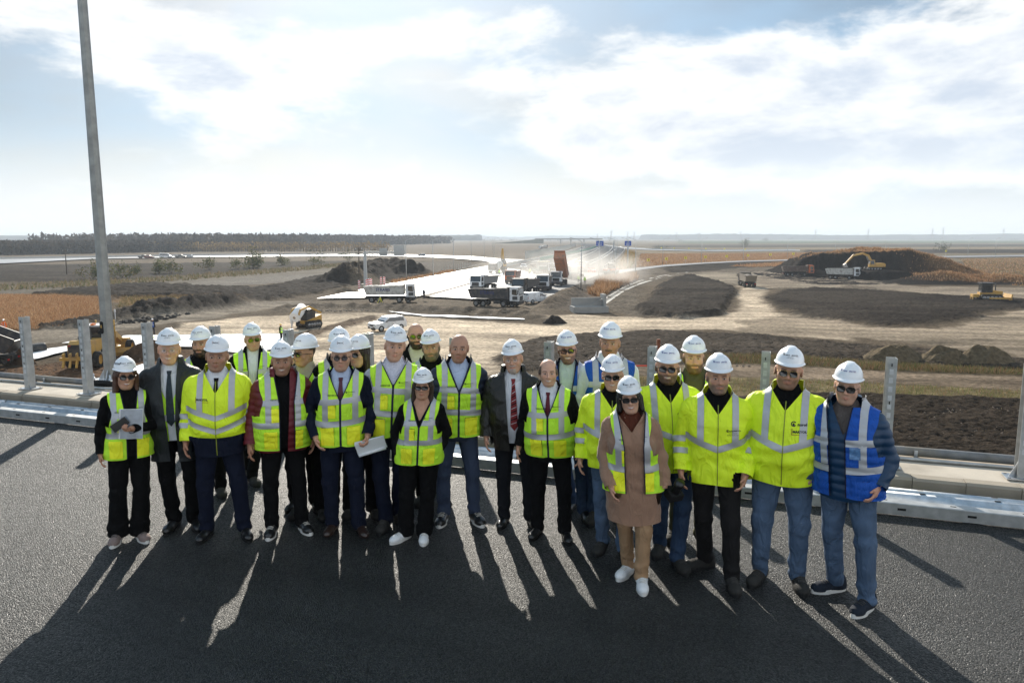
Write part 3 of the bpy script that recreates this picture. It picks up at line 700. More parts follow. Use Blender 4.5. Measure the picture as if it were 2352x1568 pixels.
    def veecut(m, zv, w1, top=1.47, gap=0.0):
        V = m[0]; w1 = w1 * (.35 if gap else 1); wv = np.where(V[:, 2] > zv, (V[:, 2] - zv) / (top - zv) * w1, 0) + gap
        return np.where(V[:, 1] < .02, wv - np.abs(V[:, 0] - vopenx * (gap == vopen and gap > 0)), -1.0)
    def neckcut(m, r): V = m[0]; return np.where(V[:, 2] > 1.375, r - np.hypot(V[:, 0], (V[:, 1] - .034)), -1.0)
    if vee is not None or upper == 'shirt':
        m = tri(TS - .006 + fold * .3); (m, _) = clip(*m, neckcut(m, .060)); (m, _) = clip(*m, .85 - m[0][:, 2])
        if upper != 'shirt':
            (m, _) = clip(*m, m[0][:, 1] - .03); (m, _) = clip(*m, np.abs(m[0][:, 0]) - .13)
        ubv = BVHTree.FromPolygons([tuple(v) for v in m[0]], [tuple(t) for t in m[1]])
        if under:
            xa = np.abs(m[0][:, 0]); (m, uv) = clip(*m, xa - (.030 + .42 * np.maximum(0, m[0][:, 2] - 1.22))); (tpz, uv) = clip(*uv, np.abs(uv[0][:, 2] - 1.06) - .027); uvo = place('vest', (shear(push(uv, .008)[0]), uv[1]), LIME, root); tpz = push(tpz, .010); place('reflective_tape', (shear(tpz[0]), tpz[1]), TAPE, uvo)
        if upper != 'shirt': place('shirt', (shear(m[0]), m[1]), shirt, root)
        if collar != 'none': ring_collar(root, 'shirt_collar', shirt, 1.462, 1.502, .078, .066, 14 if tie else 24, points=.035, shear=lean)
        if tie:
            kz = 1.438; zz_ = [kz + .012, kz - .005, kz - .022] + list(np.linspace(kz - .03, 1.03, 14)) + [.985]; ww_ = [.020, .018, .013] + [float(np.interp(q, [1.03, 1.30, 1.42], [.036, .024, .013])) for q in np.linspace(kz - .03, 1.03, 14)] + [.001]
            P2 = np.array([(sg * w_, z_) for z_, w_ in zip(zz_, ww_) for sg in (-1, 0, 1)]); F2 = []
            for q in range(len(zz_) - 1):
                for c_ in (0, 1): a_ = q * 3 + c_; F2 += [[a_, a_ + 3, a_ + 4], [a_, a_ + 4, a_ + 1]]
            me = project(P2, F2, ubv, 0, 0, lift=.009)
            t_ = place('tie', (shear(me[0]), np.array(me[1])), tie, root)
            if tie is TIE_STRIPE and t_:
                for q in range(11):
                    z_ = 1.385 - q * .034; hw = .0135 + q * .0019; st2 = np.array([(-hw, z_), (hw, z_ + .022), (hw, z_ + .022 + (.009 if q % 2 else .004)), (-hw, z_ + (.009 if q % 2 else .004))])
                    me = project(st2, [[0, 1, 2], [0, 2, 3]], ubv, 0, 0, lift=.0115); place('stripe', (shear(me[0]), np.array(me[1])), BLACKC if q % 2 else WHITEC, t_)
    off = uoff
    if quilt:
        q = np.abs(np.sin(P[2] * math.pi / .062 + .5 * np.sin(P[0] * 9 + seed))) ** .6; fold = fold * .6 + .010 * (1 - q) - .004
    aoff = off * .62
    J = smin(TS - off + fold, AA - aoff + fold * 1.0 + (0 if quilt else .0048 * np.sin(P[2] * 70 + 5 * wob(P, 12, seed + 1)) * np.exp(-((P[2] - 1.10) / .12) ** 2)), .018)
    m = tri(J)
    (m, _) = clip(*m, hem + .008 * np.sin(m[0][:, 0] * 14 + seed) - m[0][:, 2]); hand_cut = []
    for a in AR:     # cut the sleeves at the wrists
        w = np.array(a[2]); d = np.array(a[2]) - np.array(a[1]); d /= np.linalg.norm(d); rel = m[0] - w
        along = rel @ d; near = np.linalg.norm(rel - along[:, None] * d, axis=1) < .085
        (m, _) = clip(*m, np.where(near, along + .004, -1.0))
    (m, _) = clip(*m, neckcut(m, .070 if upper != 'hv' else .078))
    jm = m
    if vee is not None:
        (m, _) = clip(*m, veecut(m, vee, .082, gap=jopen)); V = m[0]
        wv = np.where(V[:, 2] > vee, (V[:, 2] - vee) / (1.47 - vee) * .082 * (.35 if jopen else 1), 0) + jopen
        f = np.where((V[:, 1] < .02) & (V[:, 2] > vee - .02), np.abs(V[:, 0]) - wv - .036 * np.clip((V[:, 2] - vee) / .12, 0, 1), 1.0)
        if upper in ('suit', 'coat'):
            (lap, m) = clip(*m, f); place('lapel', (shear(push(lap, .006)[0]), lap[1]), ucol, root)
    V = m[0]
    if upper == 'hv':
        ta = torso_sdf(V.T, P_) - np.minimum(arm_sdf(V.T, AR[0], armr), arm_sdf(V.T, AR[1], armr)) - .022     # > 0 on the sleeves
        tapes = []
        (slv, bod) = clip(V, m[1], -ta)
        if hvdark:
            (lo_, bod) = clip(*bod, bod[0][:, 2] - (.95 + .06 * np.abs(bod[0][:, 0]))); place('dark_hem', (shear(lo_[0]), lo_[1]), NAVYS, root)
        bands = [(1.075, .05)] if not hvdark else [(1.10, .045), (.985, .048)]
        for z0, w in bands:
            x = np.abs(bod[0][:, 0]); zc = z0 + .33 * x * (bod[0][:, 1] < 0) - bod[0][:, 2]
            (t_, bod) = clip(*bod, np.abs(zc + w / 2) - w / 2); tapes.append(t_)
        x = np.abs(bod[0][:, 0]); (t_, bod) = clip(*bod, np.maximum(np.abs(x - .128) - .024, bands[0][0] + .05 - bod[0][:, 2])); tapes.append(t_)
        for a in AR:
            for tpos in (.02, .38):
                sgn = 1 if a[1][0] > 0 else -1; e, w = np.array(a[1]), np.array(a[2]); d = w - e; L_ = np.linalg.norm(d); d /= L_
                al = (slv[0] - e) @ d; f = np.maximum(np.abs(al - tpos * L_) - .023, -(slv[0][:, 0] * sgn) + .05)
                (t_, slv) = clip(*slv, f); tapes.append(t_)
        V2, F2 = join2(bod, slv); place('jacket', (shear(V2), F2), ucol, root)
        for t_ in tapes:
            t_ = push(t_, .0035)
            for c_ in comps(t_): place('reflective_tape', (shear(c_[0]), c_[1]), TAPE, root)
        zp = np.array([(-.0035, hem + .01), (.0035, hem + .01), (.0035, 1.43), (-.0035, 1.43)] + [(-.0035, z) for z in ()])
        zz = np.linspace(hem + .01, 1.43, 40); z2 = np.concatenate([np.stack([np.full(40, -.0035), zz], 1), np.stack([np.full(40, .0035), zz], 1)]); zf = [[i, i + 40, i + 41] for i in range(39)] + [[i, i + 41, i + 1] for i in range(39)]
        jb = BVHTree.FromPolygons([tuple(v) for v in jm[0]], [tuple(t) for t in jm[1]])
        me = project(z2, zf, jb, 0, 0, lift=.004); place('zipper', (shear(me[0]), np.array(me[1])), M('olive_zip', (.25, .30, .02), .5), root)
        ring_collar(root, 'collar', ucol, 1.425, 1.496, .100, .088, 36 if collar != 'open' else 44, th=.010, shear=lean); ring_collar(root, 'inner_collar', NAVYTRIM, 1.420, 1.493, .088, .079, 32 if collar != 'open' else 40, th=.008, shear=lean)
        if jprint == 'big': dec = [(moved(emblem(.018), .062, 1.285), INK), (moved(text('nurol', .060, .04), .118, 1.282), INK), (moved(text('MAKYOL', .092, .04), .105, 1.232), INK), (moved(bar(.105, .0035), .105, 1.210), INKR), (moved(bar(.0035, .044), .053, 1.232), INKR)]
        elif jprint == 'left': dec = [(moved(text('MAKYOL', .095, .04), -.105, 1.285), INK), (moved(bar(.105, .0035), -.105, 1.264), INKR), (moved(bar(.0035, .044), -.157, 1.285), INKR)]
        elif jprint == 'small': dec = [(moved(emblem(.010), .070, 1.250), INK), (moved(text('nurol', .034, .03), .096, 1.249), INK), (moved(text('MAKYOL', .050, .03), .142, 1.250), INK), (moved(text('Autostrada A7', .056, .01), .110, 1.231), INK), (moved(text('Ploiesti-Buzau Lot 1', .085, .01), .110, 1.217), INK)]
        else: dec = []
        for (v2, f2), mt in dec:
            me = project(np.asarray(v2), f2, jb, 0, 0, lift=.0045); place('print', (shear(me[0]), np.array(me[1])), mt, root)
    else:
        place({'shirt': 'shirt', 'coat': 'coat'}.get(upper, 'jacket'), (shear(V), m[1]), ucol, root)
        if upper in ('puffer', 'coat', 'hood', 'knit') and collar != 'none': ring_collar(root, 'collar', ucol, 1.435, 1.500, .096, .086, 30, th=.012, shear=lean)
        if collar == 'hood':
            b = MB(); b.tube([(-.135, -.04, 1.43), (-.125, .06, 1.45), (-.07, .13, 1.455), (0, .15, 1.455), (.07, .13, 1.455), (.125, .06, 1.45), (.135, -.04, 1.43)], [.028, .042, .05, .054, .05, .042, .028], 12, smooth=True)
            b.v = [(v[0] + lean * v[2] / 1.5, v[1], v[2]) for v in b.v]; b.build('hood', ucol, root)
    # ---- vest
    if vest:
        fab, poc = (LIME, YPOCK) if vest == 'lime' else (BLUEV, BLUEV); vo = off + .017
        m = tri(smin(TS - vo + fold * .8, np.maximum(TS - vo, AA - aoff - .012), .01)); vh = .845
        (m, _) = clip(*m, vh + .25 * np.maximum(0, .05 - np.abs(m[0][:, 0])) - m[0][:, 2]); (m, _) = clip(*m, neckcut(m, .092)); (m, _) = clip(*m, np.where(np.abs(m[0][:, 0]) < .11, m[0][:, 2] - 1.448 - vo, -1.0))
        V = m[0]; lim = ((.205 if vest == 'blue' else .188) * P_['sw'] * (1 + (bulk - 1) * .8)) - .030 * np.exp(-((V[:, 2] - 1.30) / .07) ** 2); (m, _) = clip(*m, np.where(V[:, 2] > 1.165, np.abs(V[:, 0]) - lim, np.abs(V[:, 0]) - .28))
        (m, _) = clip(*m, veecut(m, vz, .090, gap=vopen))
        bv = BVHTree.FromPolygons([tuple(v) for v in m[0]], [tuple(t) for t in m[1]])
        (edge, m) = clip(*m, -.009 - veecut(m, vz, .090, gap=vopen) if True else 0)
        (edge, rest) = ((edge, m))
        pr = edge; 
        place('binding', (shear(push(pr, .003)[0]), pr[1]), NAVYTRIM, root)
        V = m[0]; lim2 = ((.205 if vest == 'blue' else .188) * P_['sw'] * (1 + (bulk - 1) * .8)) - .030 * np.exp(-((V[:, 2] - 1.30) / .07) ** 2)
        tapes = []
        for z0, w, fr in ((1.045, .052, 0), (1.245, .050, 1)):
            f = np.abs(m[0][:, 2] - z0 - w / 2 - .02 * np.sin(m[0][:, 0] * 5 + seed)) - w / 2
            if fr: f = np.maximum(f, m[0][:, 1])
            (t_, m) = clip(*m, f); tapes.append(t_)
        xs_ = .128 * (.92 if fem else 1.0); (t_, m) = clip(*m, np.maximum(np.abs(np.abs(m[0][:, 0]) - xs_) - .025, 1.08 - m[0][:, 2])); tapes.append(t_)
        pockets = []
        for x0, x1, z0, z1 in ((-.110, -.040, 1.112, 1.235), (-.165, -.055, .865, 1.030), (.055, .165, .865, 1.030)):
            V = m[0]; (t_, m) = clip(*m, np.maximum.reduce([np.abs(V[:, 0] - (x0 + x1) / 2) - (x1 - x0) / 2, np.abs(V[:, 2] - (z0 + z1) / 2) - (z1 - z0) / 2, V[:, 1] + .02])); pockets.append((t_, z1))
        vo_ = place('vest', (shear(m[0]), m[1]), fab, root)
        for t_ in tapes:
            for c_ in comps(push(t_, .003)) if len(t_[1]) else (): place('reflective_tape', (shear(c_[0]), c_[1]), TAPE, vo_)
        for t_, z1 in pockets:
            if len(t_[1]) == 0: continue
            (fl, bd) = clip(*t_, (z1 - .040) - t_[0][:, 2]); bd = push(bd, .007); fl = push(fl, .013)
            po = place('pocket', (shear(bd[0]), bd[1]), poc, vo_)
            if po: place('flap', (shear(fl[0]), fl[1]), poc, po)
        if vprint:
            dec = []
            if vest == 'lime':
                if vtext: dec.append((moved(text('VIZITATOR', .086, .02), -.068, 1.312), INK))
                dec += [(moved(emblem(.008), .052, 1.334), INK), (moved(text('nurol', .026, .02), .074, 1.334), INK), (moved(text('MAKYOL', .034, .02), .108, 1.334), INK), (moved(text('Autostrada A7', .045), .080, 1.318), INK), (moved(text('Ploiesti-Buzau Lot 1', .065), .080, 1.306), INK)]
            for (v2, f2), mt in dec:
                me = project(np.asarray(v2), f2, bv, 0, 0, lift=.005)
                if len(me[1]): place('print', (shear(me[0]), np.array(me[1])), mt, vo_)
            if vest == 'blue':
                nb = 6; v2 = np.array([(.045 + .07 * i / nb, 1.145 + .085 * j / nb) for j in range(nb + 1) for i in range(nb + 1)]); f2 = []
                for j in range(nb):
                    for i in range(nb): q = j * (nb + 1) + i; f2 += [[q, q + 1, q + nb + 2], [q, q + nb + 2, q + nb + 1]]
                me = project(v2, f2, bv, 0, 0, lift=.006); place('badge_window', (shear(me[0]), np.array(me[1])), M('badge_plastic', (.10, .22, .42), .15, 0, .5, 30, .2, 40, .6), vo_)
    # ---- body: head, neck and hands as one mesh of skin
    hv, hf = iso(lambda Q: head_sdf(Q, head), (-.105, -.14, -.25), (.105, .13, .145), .0062 * res)
    hc = head_colors(hv, head); rm = np.array(Matrix.Rotation(R(yaw), 3, 'Z') @ Matrix.Rotation(R(htilt), 3, 'Y')); hcen = np.array([0, 0, 1.628])
    w = np.clip((hv[:, 2] + .20) / .10, 0, 1)[:, None]; hv2 = (hv * (1 - w) + (hv @ rm.T) * w) * 1.03 + hcen
    def inner(Q):
        d = smin(np.maximum(torso_sdf(Q, P_) + .004, .86 - Q[2]), np.minimum(arm_sdf(Q, AR[0], .95), arm_sdf(Q, AR[1], .95)), .02)
        for i in (0, 1): d = np.minimum(d, np.minimum(cap(Q, hips[i], kn[i], .085, .055), cap(Q, kn[i], an[i], .055, .042)))
        return d
    iv, if_ = iso(inner, (min(-.30, *(min(a[1][0], a[2][0]) for a in AR), *xs) - .08, min(-.2, *(a[2][1] for a in AR), *ys) - .08, .04), (max(.30, *(max(a[1][0], a[2][0]) for a in AR), *xs) + .08, max(.2, *ys) + .08, 1.50), .030)
    hi_ = len(iv); VS = [iv, hv2]; FS = [if_, hf + hi_]; CS = [np.tile(np.array(head['skin']), (hi_, 1)), hc]; n0 = hi_ + len(hv2); lowv = np.where(hv[:, 2] < -.15)[0]
    def stitch(sel, V3, off):
        A = V3[sel]; ia = np.argsort(A[:, 2] if False else np.linalg.norm(A - A.mean(0), axis=1))[:3]; ib = np.argsort(np.linalg.norm(iv - A[ia].mean(0), axis=1))[:3]; a0, a1, a2 = sel[ia] + off; b0, b1, b2 = ib
        return np.array([[a0, a1, b0], [a1, b1, b0], [a1, a2, b1], [a2, b2, b1]])
    FS.append(stitch(lowv, hv2, hi_))
    for i, a in enumerate(AR):
        if hands[i] is None: continue
        V, T = HANDS[hands[i]]; d = (Vector(a[2]) - Vector(a[1])).normalized(); zax = -d; fwd = Vector((0, -1, 0)); 
        if abs(d.y) > .75: fwd = Vector((-d.x * .4, 0, 1)).normalized()
        yax = -(fwd - zax * fwd.dot(zax)).normalized(); xax = yax.cross(zax)
        Vh = V.copy()
        if i == 0: Vh[:, 0] *= -1; T = T[:, ::-1]
        k = .80 if fem else .89
        A = np.array([list(xax), list(yax), list(zax)]); pw = np.array(a[2]) - np.array(d) * .008
        Vw = Vh * k @ A + pw; VS.append(Vw); FS.append(T + n0); FS.append(stitch(np.where(V[:, 2] > .015)[0], Vw, n0)); n0 += len(V); CS.append(np.tile(np.array(head['skin']) * np.array([.92, .84, .82]), (len(V), 1)) * (1 + .06 * wob(V.T, 90))[:, None])
    VV = shear(np.concatenate(VS)); place('body', (VV, np.concatenate(FS)), SKIN, root, col=np.concatenate(CS))
    hl = (lean * 1.628 / 1.5, 0, 1.628); hr = (0, R(htilt), R(yaw))
    if hat: helmet(root, hat, (hl[0], hl[1], hl[2] + .012), hr, 1.01, helm_side)
    if glass: glasses(root, glass, hl, hr).scale = (1.03,) * 3
    if hair:
        hcol, ln = hair
        def hs(Q):
            x, y, z = Q; X = (np.abs(x), y, z)
            d = ell(Q, (0, .020, .030), (.090, .104, .100)); d = smin(d, ell(Q, (0, .045, -.03 - ln * .35), (.092, .060, .09 + ln * .5)), .04)
            d = smin(d, cap(X, (.082, .005, .0), (.092, -.010, -.06 - ln), .026, .020), .03)
            d = np.maximum(d, -ell(Q, (0, -.105, -.035), (.066, .085, .125))); d = np.maximum(d, -ell(Q, (0, -.11, .02), (.074, .07, .06)))
            ang = np.arctan2(x, y - .02); return d + .004 * np.sin(ang * 26 + 6 * wob(Q, 8)) + .002 * np.sin(ang * 61)
        V, T = iso(hs, (-.13, -.12, -.14 - ln - .06), (.13, .17, .145), .0075); (m, _) = clip(V, T, V[:, 2] - .075); V = m[0] @ rm.T * 1.03 + hcen
        place('hair', (shear(V), m[1]), hairmat(hcol), root)
    STATS.append((label[:30], round(h, 2), tuple(round(q, 2) for q in base)))
    return root
# ================================================================ the bridge deck
K0 = Vector((-8.49, 12.03, 0)); KD = Vector((.9446, -.3286, 0)); KN = Vector((.3286, .9446, 0))
DECKM = Matrix(((KD.x, KN.x, 0, K0.x), (KD.y, KN.y, 0, K0.y), (0, 0, 1, 0), (0, 0, 0, 1)))   # local x along the kerb, y outwards
KROT = math.atan2(KD.y, KD.x)
def asphalt_mat(name, lo, hi, scale=95.0, bump=.9, dist=.006):
    m = bpy.data.materials.new(name); m.use_nodes = True; nt = m.node_tree; N = nt.nodes; L = nt.links; b = N['Principled BSDF']
    tc = N.new('ShaderNodeTexCoord'); v = N.new('ShaderNodeTexVoronoi'); v.inputs['Scale'].default_value = scale; v.inputs['Randomness'].default_value = 1.0
    wn = N.new('ShaderNodeTexNoise'); wn.inputs['Scale'].default_value = scale * .45; wn.inputs['Detail'].default_value = 3; L.new(tc.outputs['Object'], wn.inputs['Vector'])
    wm = N.new('ShaderNodeVectorMath'); wm.operation = 'MULTIPLY_ADD'; L.new(wn.outputs['Color'], wm.inputs[0]); wm.inputs[1].default_value = (.012,) * 3; L.new(tc.outputs['Object'], wm.inputs[2])
    L.new(wm.outputs[0], v.inputs['Vector'])
    sp = N.new('ShaderNodeSeparateColor'); L.new(v.outputs['Color'], sp.inputs[0])
    big = N.new('ShaderNodeTexNoise'); big.inputs['Scale'].default_value = .55; big.inputs['Detail'].default_value = 5; L.new(tc.outputs['Object'], big.inputs['Vector'])
    mid = N.new('ShaderNodeTexNoise'); mid.inputs['Scale'].default_value = 9; mid.inputs['Detail'].default_value = 4; L.new(tc.outputs['Object'], mid.inputs['Vector'])
    mr = N.new('ShaderNodeMapRange'); L.new(sp.outputs[0], mr.inputs[0]); mr.inputs[3].default_value = lo; mr.inputs[4].default_value = hi
    pit = N.new('ShaderNodeMapRange'); pit.interpolation_type = 'SMOOTHSTEP'; L.new(v.outputs['Distance'], pit.inputs[0]); pit.inputs[1].default_value = .75; pit.inputs[2].default_value = .35; pit.inputs[3].default_value = .25; pit.inputs[4].default_value = 1.0
    m1 = N.new('ShaderNodeMath'); m1.operation = 'MULTIPLY'; L.new(mr.outputs[0], m1.inputs[0]); L.new(pit.outputs[0], m1.inputs[1])
    m2 = N.new('ShaderNodeMapRange'); L.new(big.outputs['Fac'], m2.inputs[0]); m2.inputs[1].default_value = .3; m2.inputs[2].default_value = .7; m2.inputs[3].default_value = .78; m2.inputs[4].default_value = 1.22
    m3 = N.new('ShaderNodeMath'); m3.operation = 'MULTIPLY'; L.new(m1.outputs[0], m3.inputs[0]); L.new(m2.outputs[0], m3.inputs[1])
    cc = N.new('ShaderNodeCombineColor'); L.new(m3.outputs[0], cc.inputs[0]); L.new(m3.outputs[0], cc.inputs[1]); mb = N.new('ShaderNodeMath'); mb.operation = 'MULTIPLY'; mb.inputs[1].default_value = .92; L.new(m3.outputs[0], mb.inputs[0]); L.new(mb.outputs[0], cc.inputs[2])
    st = N.new('ShaderNodeTexNoise'); st.inputs['Scale'].default_value = .35; st.inputs['Detail'].default_value = 7; st.inputs['Roughness'].default_value = .65; L.new(tc.outputs['Object'], st.inputs['Vector'])
    sr = N.new('ShaderNodeMapRange'); sr.interpolation_type = 'SMOOTHSTEP'; L.new(st.outputs['Fac'], sr.inputs[0]); sr.inputs[1].default_value = .62; sr.inputs[2].default_value = .78; sr.inputs[4].default_value = .35
    mx = N.new('ShaderNodeMix'); mx.data_type = 'RGBA'; L.new(sr.outputs[0], mx.inputs[0]); L.new(cc.outputs[0], mx.inputs[6]); mx.inputs[7].default_value = (.075, .06, .04, 1)   # dust trodden in
    mpd = N.new('ShaderNodeMapping'); mpd.inputs['Scale'].default_value = (.12, 2.2, 1); L.new(tc.outputs['Object'], mpd.inputs[0]); tr = N.new('ShaderNodeTexNoise'); tr.inputs['Scale'].default_value = 1.0; tr.inputs['Detail'].default_value = 5; L.new(mpd.outputs[0], tr.inputs['Vector'])
    tm = N.new('ShaderNodeMapRange'); L.new(tr.outputs['Fac'], tm.inputs[0]); tm.inputs[1].default_value = .35; tm.inputs[2].default_value = .68; tm.inputs[3].default_value = .72; tm.inputs[4].default_value = 1.3   # rolling and tyre lanes along the deck
    ts = N.new('ShaderNodeVectorMath'); ts.operation = 'SCALE'; L.new(mx.outputs[2], ts.inputs[0]); L.new(tm.outputs[0], ts.inputs['Scale']); L.new(ts.outputs[0], b.inputs['Base Color'])
    rr = N.new('ShaderNodeMapRange'); L.new(sp.outputs[1], rr.inputs[0]); rr.inputs[3].default_value = .34; rr.inputs[4].default_value = .85; L.new(rr.outputs[0], b.inputs['Roughness'])
    b.inputs['Specular IOR Level'].default_value = .36
    hsum = N.new('ShaderNodeMath'); hsum.operation = 'MULTIPLY_ADD'; L.new(v.outputs['Distance'], hsum.inputs[0]); hsum.inputs[1].default_value = -1.0; L.new(sp.outputs[2], hsum.inputs[2])
    bp = N.new('ShaderNodeBump'); bp.inputs['Strength'].default_value = bump; bp.inputs['Distance'].default_value = dist; L.new(hsum.outputs[0], bp.inputs['Height']); L.new(bp.outputs[0], b.inputs['Normal'])
    return m
ASPH = asphalt_mat('fresh_asphalt', .005, .064, 100.0, 1.0, .008)
CONC = M('pale_concrete', (.50, .44, .36), .85, 0, .10, 2.2, .35, 45, .25, dirt=(.22, .19, .15, .5), ddist=.01); KERBM = M('kerb_concrete', (.33, .285, .225), .88, 0, .10, 3, .4, 90, .25, dirt=(.10, .085, .06, .55), ddist=.006); DARKC = M('structural_concrete', (.30, .29, .27), .9, 0, .15, 1, .2, 20)
GALV = M('galvanised_steel', (.52, .54, .56), .36, .85, .22, 14, .12, 40, .5, detail=6, ddist=.004); GALVP = M('weathered_galvanised_steel', (.44, .44, .43), .50, .65, .25, 10, .15, 30, .5, detail=6, ddist=.004); PIPE = M('grey_conduit', (.20, .20, .20), .6, .1, .25, 9, .3, 120, .3, dirt=(.33, .27, .19, .6)); SLOT = M('slot_dark', (.008, .008, .008), .8)
PADM = M('bare_zinc_pad', (.62, .63, .64), .30, .7, .15, 25, .2, 120, .5)
def deck(b, name, mat, parent=None, **k):
    o = b.build(name, mat, parent, **k); o.matrix_world = DECKM; return o
b = MB(); b.add([(-30, -16, 0), (45, -16, 0), (45, .02, 0), (-30, .02, 0)], [(0, 1, 2, 3)]); tag(deck(b, 'road', ASPH), kind='structure')
b = MB(); b.prism([(.16, .168), (.95, .180), (.95, -.9), (.16, -.9)], -30, 45, 'x'); walk = deck(b, 'pavement', CONC); tag(walk, kind='structure')
b = MB(); b.prism([(-16, -.02), (.15, -.02), (.15, -.88), (-16, -.88)], -30, 45, 'x'); tag(deck(b, 'bridge_slab', DARKC), kind='structure')
EARTH = M('embankment_earth', (.12, .085, .055), .95, 0, .3, 1.2, .5, 8, .1)
b = MB(); b.add([(-80, .96, -.6), (80, .96, -.6), (80, 12.5, -8.1), (-80, 12.5, -8.1)], [(0, 1, 2, 3)]); tag(deck(b, 'embankment', EARTH), kind='structure')
# kerb stones
kb = MB(); kb.prism([(0, 0), (0, .145), (.022, .172), (.157, .175), (.157, 0)], .003, .497, 'x'); kme = kb.mesh('kerb_stone', KERBM)
for i in range(-8, 44):
    o = obj('kerb_stone', kme); o.matrix_world = DECKM @ Matrix.Translation((i * .5, random.uniform(-.003, .003), random.uniform(-.003, .002))) @ Matrix.Rotation(R(random.uniform(-.25, .25)), 4, 'Z'); wm = o.matrix_world.copy(); o.parent = walk; o.matrix_parent_inverse = walk.matrix_world.inverted() if False else Matrix.Identity(4); o.matrix_basis = DECKM.inverted() @ wm
# conduits along the edge
def conduit(label, n_, z_, r_, mat, s0, s1, wave=0.0, sleeves=()):
    e = empty('conduit_pipe'); e.matrix_world = DECKM; tag(e, label, 'pipe')
    pts = [(s, n_ + wave * math.sin(s * 1.3), z_) for s in np.linspace(s0, s1, 60)]; MB().tube(pts, r_, 12).build('tube', mat, e)
    for s in sleeves: MB().tube([(s - .07, n_ + wave * math.sin(s * 1.3), z_), (s + .07, n_ + wave * math.sin(s * 1.3), z_)], r_ * 1.18, 12).build('coupling', mat, e); MB().box((s + .35, n_, z_ - r_ * .6), (.035, r_ * 2.6, r_ * 2.2)).build('clamp', GALV, e)
    return e
conduit('thick grey conduit along the pavement edge behind the guard posts', .83, .245, .056, PIPE, -6, .98, 0, (-3.2, -.3)); conduit('thick grey conduit running right of the lamp post behind the guard posts', .83, .245, .056, PIPE, 2.1, 24, 0, (5.3, 9.4, 13.3, 17.2))
conduit('thin grey cable pipe lying on the pavement beside the thick conduit', .67, .20, .019, GALVP, -6, 24, .018)
e = empty('hose'); e.matrix_world = DECKM; tag(e, 'short corrugated black hose joining the conduit at the lamp post', 'hose')
hb = MB()
hp = [(.98 + .62 * t, .83 + .30 * t * t, .245 - .10 * t ** 3) for t in np.linspace(0, 1, 34)]; hb.tube(hp, [.046 if i % 2 else .056 for i in range(34)], 12); hb.build('corrugated_tube', RUBK, e)
# guard posts
def make_post():
    e = empty('guard_post')
    c = MB(); w, t, dp = .098, .006, .130
    prof = [(-w / 2, -dp / 2), (w / 2, -dp / 2), (w / 2, dp / 2), (-w / 2, dp / 2), (-w / 2, dp / 2 - t), (w / 2 - t, dp / 2 - t), (w / 2 - t, .02), (w / 2 - t - .014, 0), (w / 2 - t, -.02), (w / 2 - t, -dp / 2 + t), (-w / 2, -dp / 2 + t)]
    n = len(prof); vs = [(p[0], p[1], .19) for p in prof] + [(p[0], p[1], 1.40) for p in prof]
    c.add(vs, [tuple(range(n))[::-1], tuple(range(n, 2 * n))] + [(i, (i + 1) % n, n + (i + 1) % n, n + i) for i in range(n)]); c.build('channel', GALVP, e)
    p = MB(); p.box((0, 0, .187), (.30, .22, .014)); p.build('base_plate', GALV, e)
    g = MB(); g.prism([(-.033, .194), (-.033, .36), (-.11, .194)], -.010, -.004, 'y'); g.build('gusset', GALV, e); g = MB(); g.prism([(.0, .194), (.0, .30), (.06, .194)], -.05, -.044, 'y', Matrix.Translation((.033, 0, 0))); g.build('gusset', GALV, e)
    for k in range(9):
        q = MB(); q.box((-.004, -dp / 2 - .0018, .48 + k * .097), (.040, .0036, .058)); q.build('pad', PADM, e)
    for z in (1.33, .62, .91):
        q = MB(); q.box((-.004, -dp / 2 - .005, z), (.011, .003, .032)); q.build('slot', SLOT, e)
    for sx, sy in ((-.12, -.08), (-.12, .08), (.12, -.08), (.12, .08)): q = MB(); q.box((sx, sy, .195), (.028, .014, .003)); q.build('slot', SLOT, e)
    return e
post = make_post()
names = ['first', 'second', 'third', 'fourth', 'fifth', 'sixth', 'seventh', 'eighth', 'ninth', 'tenth', 'eleventh', 'twelfth']
for i in range(-1, 12):
    s_ = .25 + i * 1.302
    if i == 6: lab = 'galvanised guard post hidden behind the bald man and the man with the striped tie'
    o = post if i == -1 else copy_tree(post); o.matrix_world = DECKM @ Matrix.Translation((s_, .35, 0)) @ Matrix.Rotation(R(random.uniform(-1, 1)), 4, 'Z')
    tag(o, 'galvanised steel guard post with square pads, %s' % (['just outside the left edge', 'leftmost, before the tipper', 'in front of the yellow grader', 'right of the lamp post, behind the coat', 'above the dark-hemmed jacket', 'above the man in red', 'left of the checked shirt', 'behind the striped tie', 'just left of the blue vests', 'behind the bearded man in fluorescent jacket', 'beside the man in aviators', 'behind the man at the right end', 'cut off by the right edge'][i + 1]), 'guard post', 'unfinished guard rail posts along the kerb')
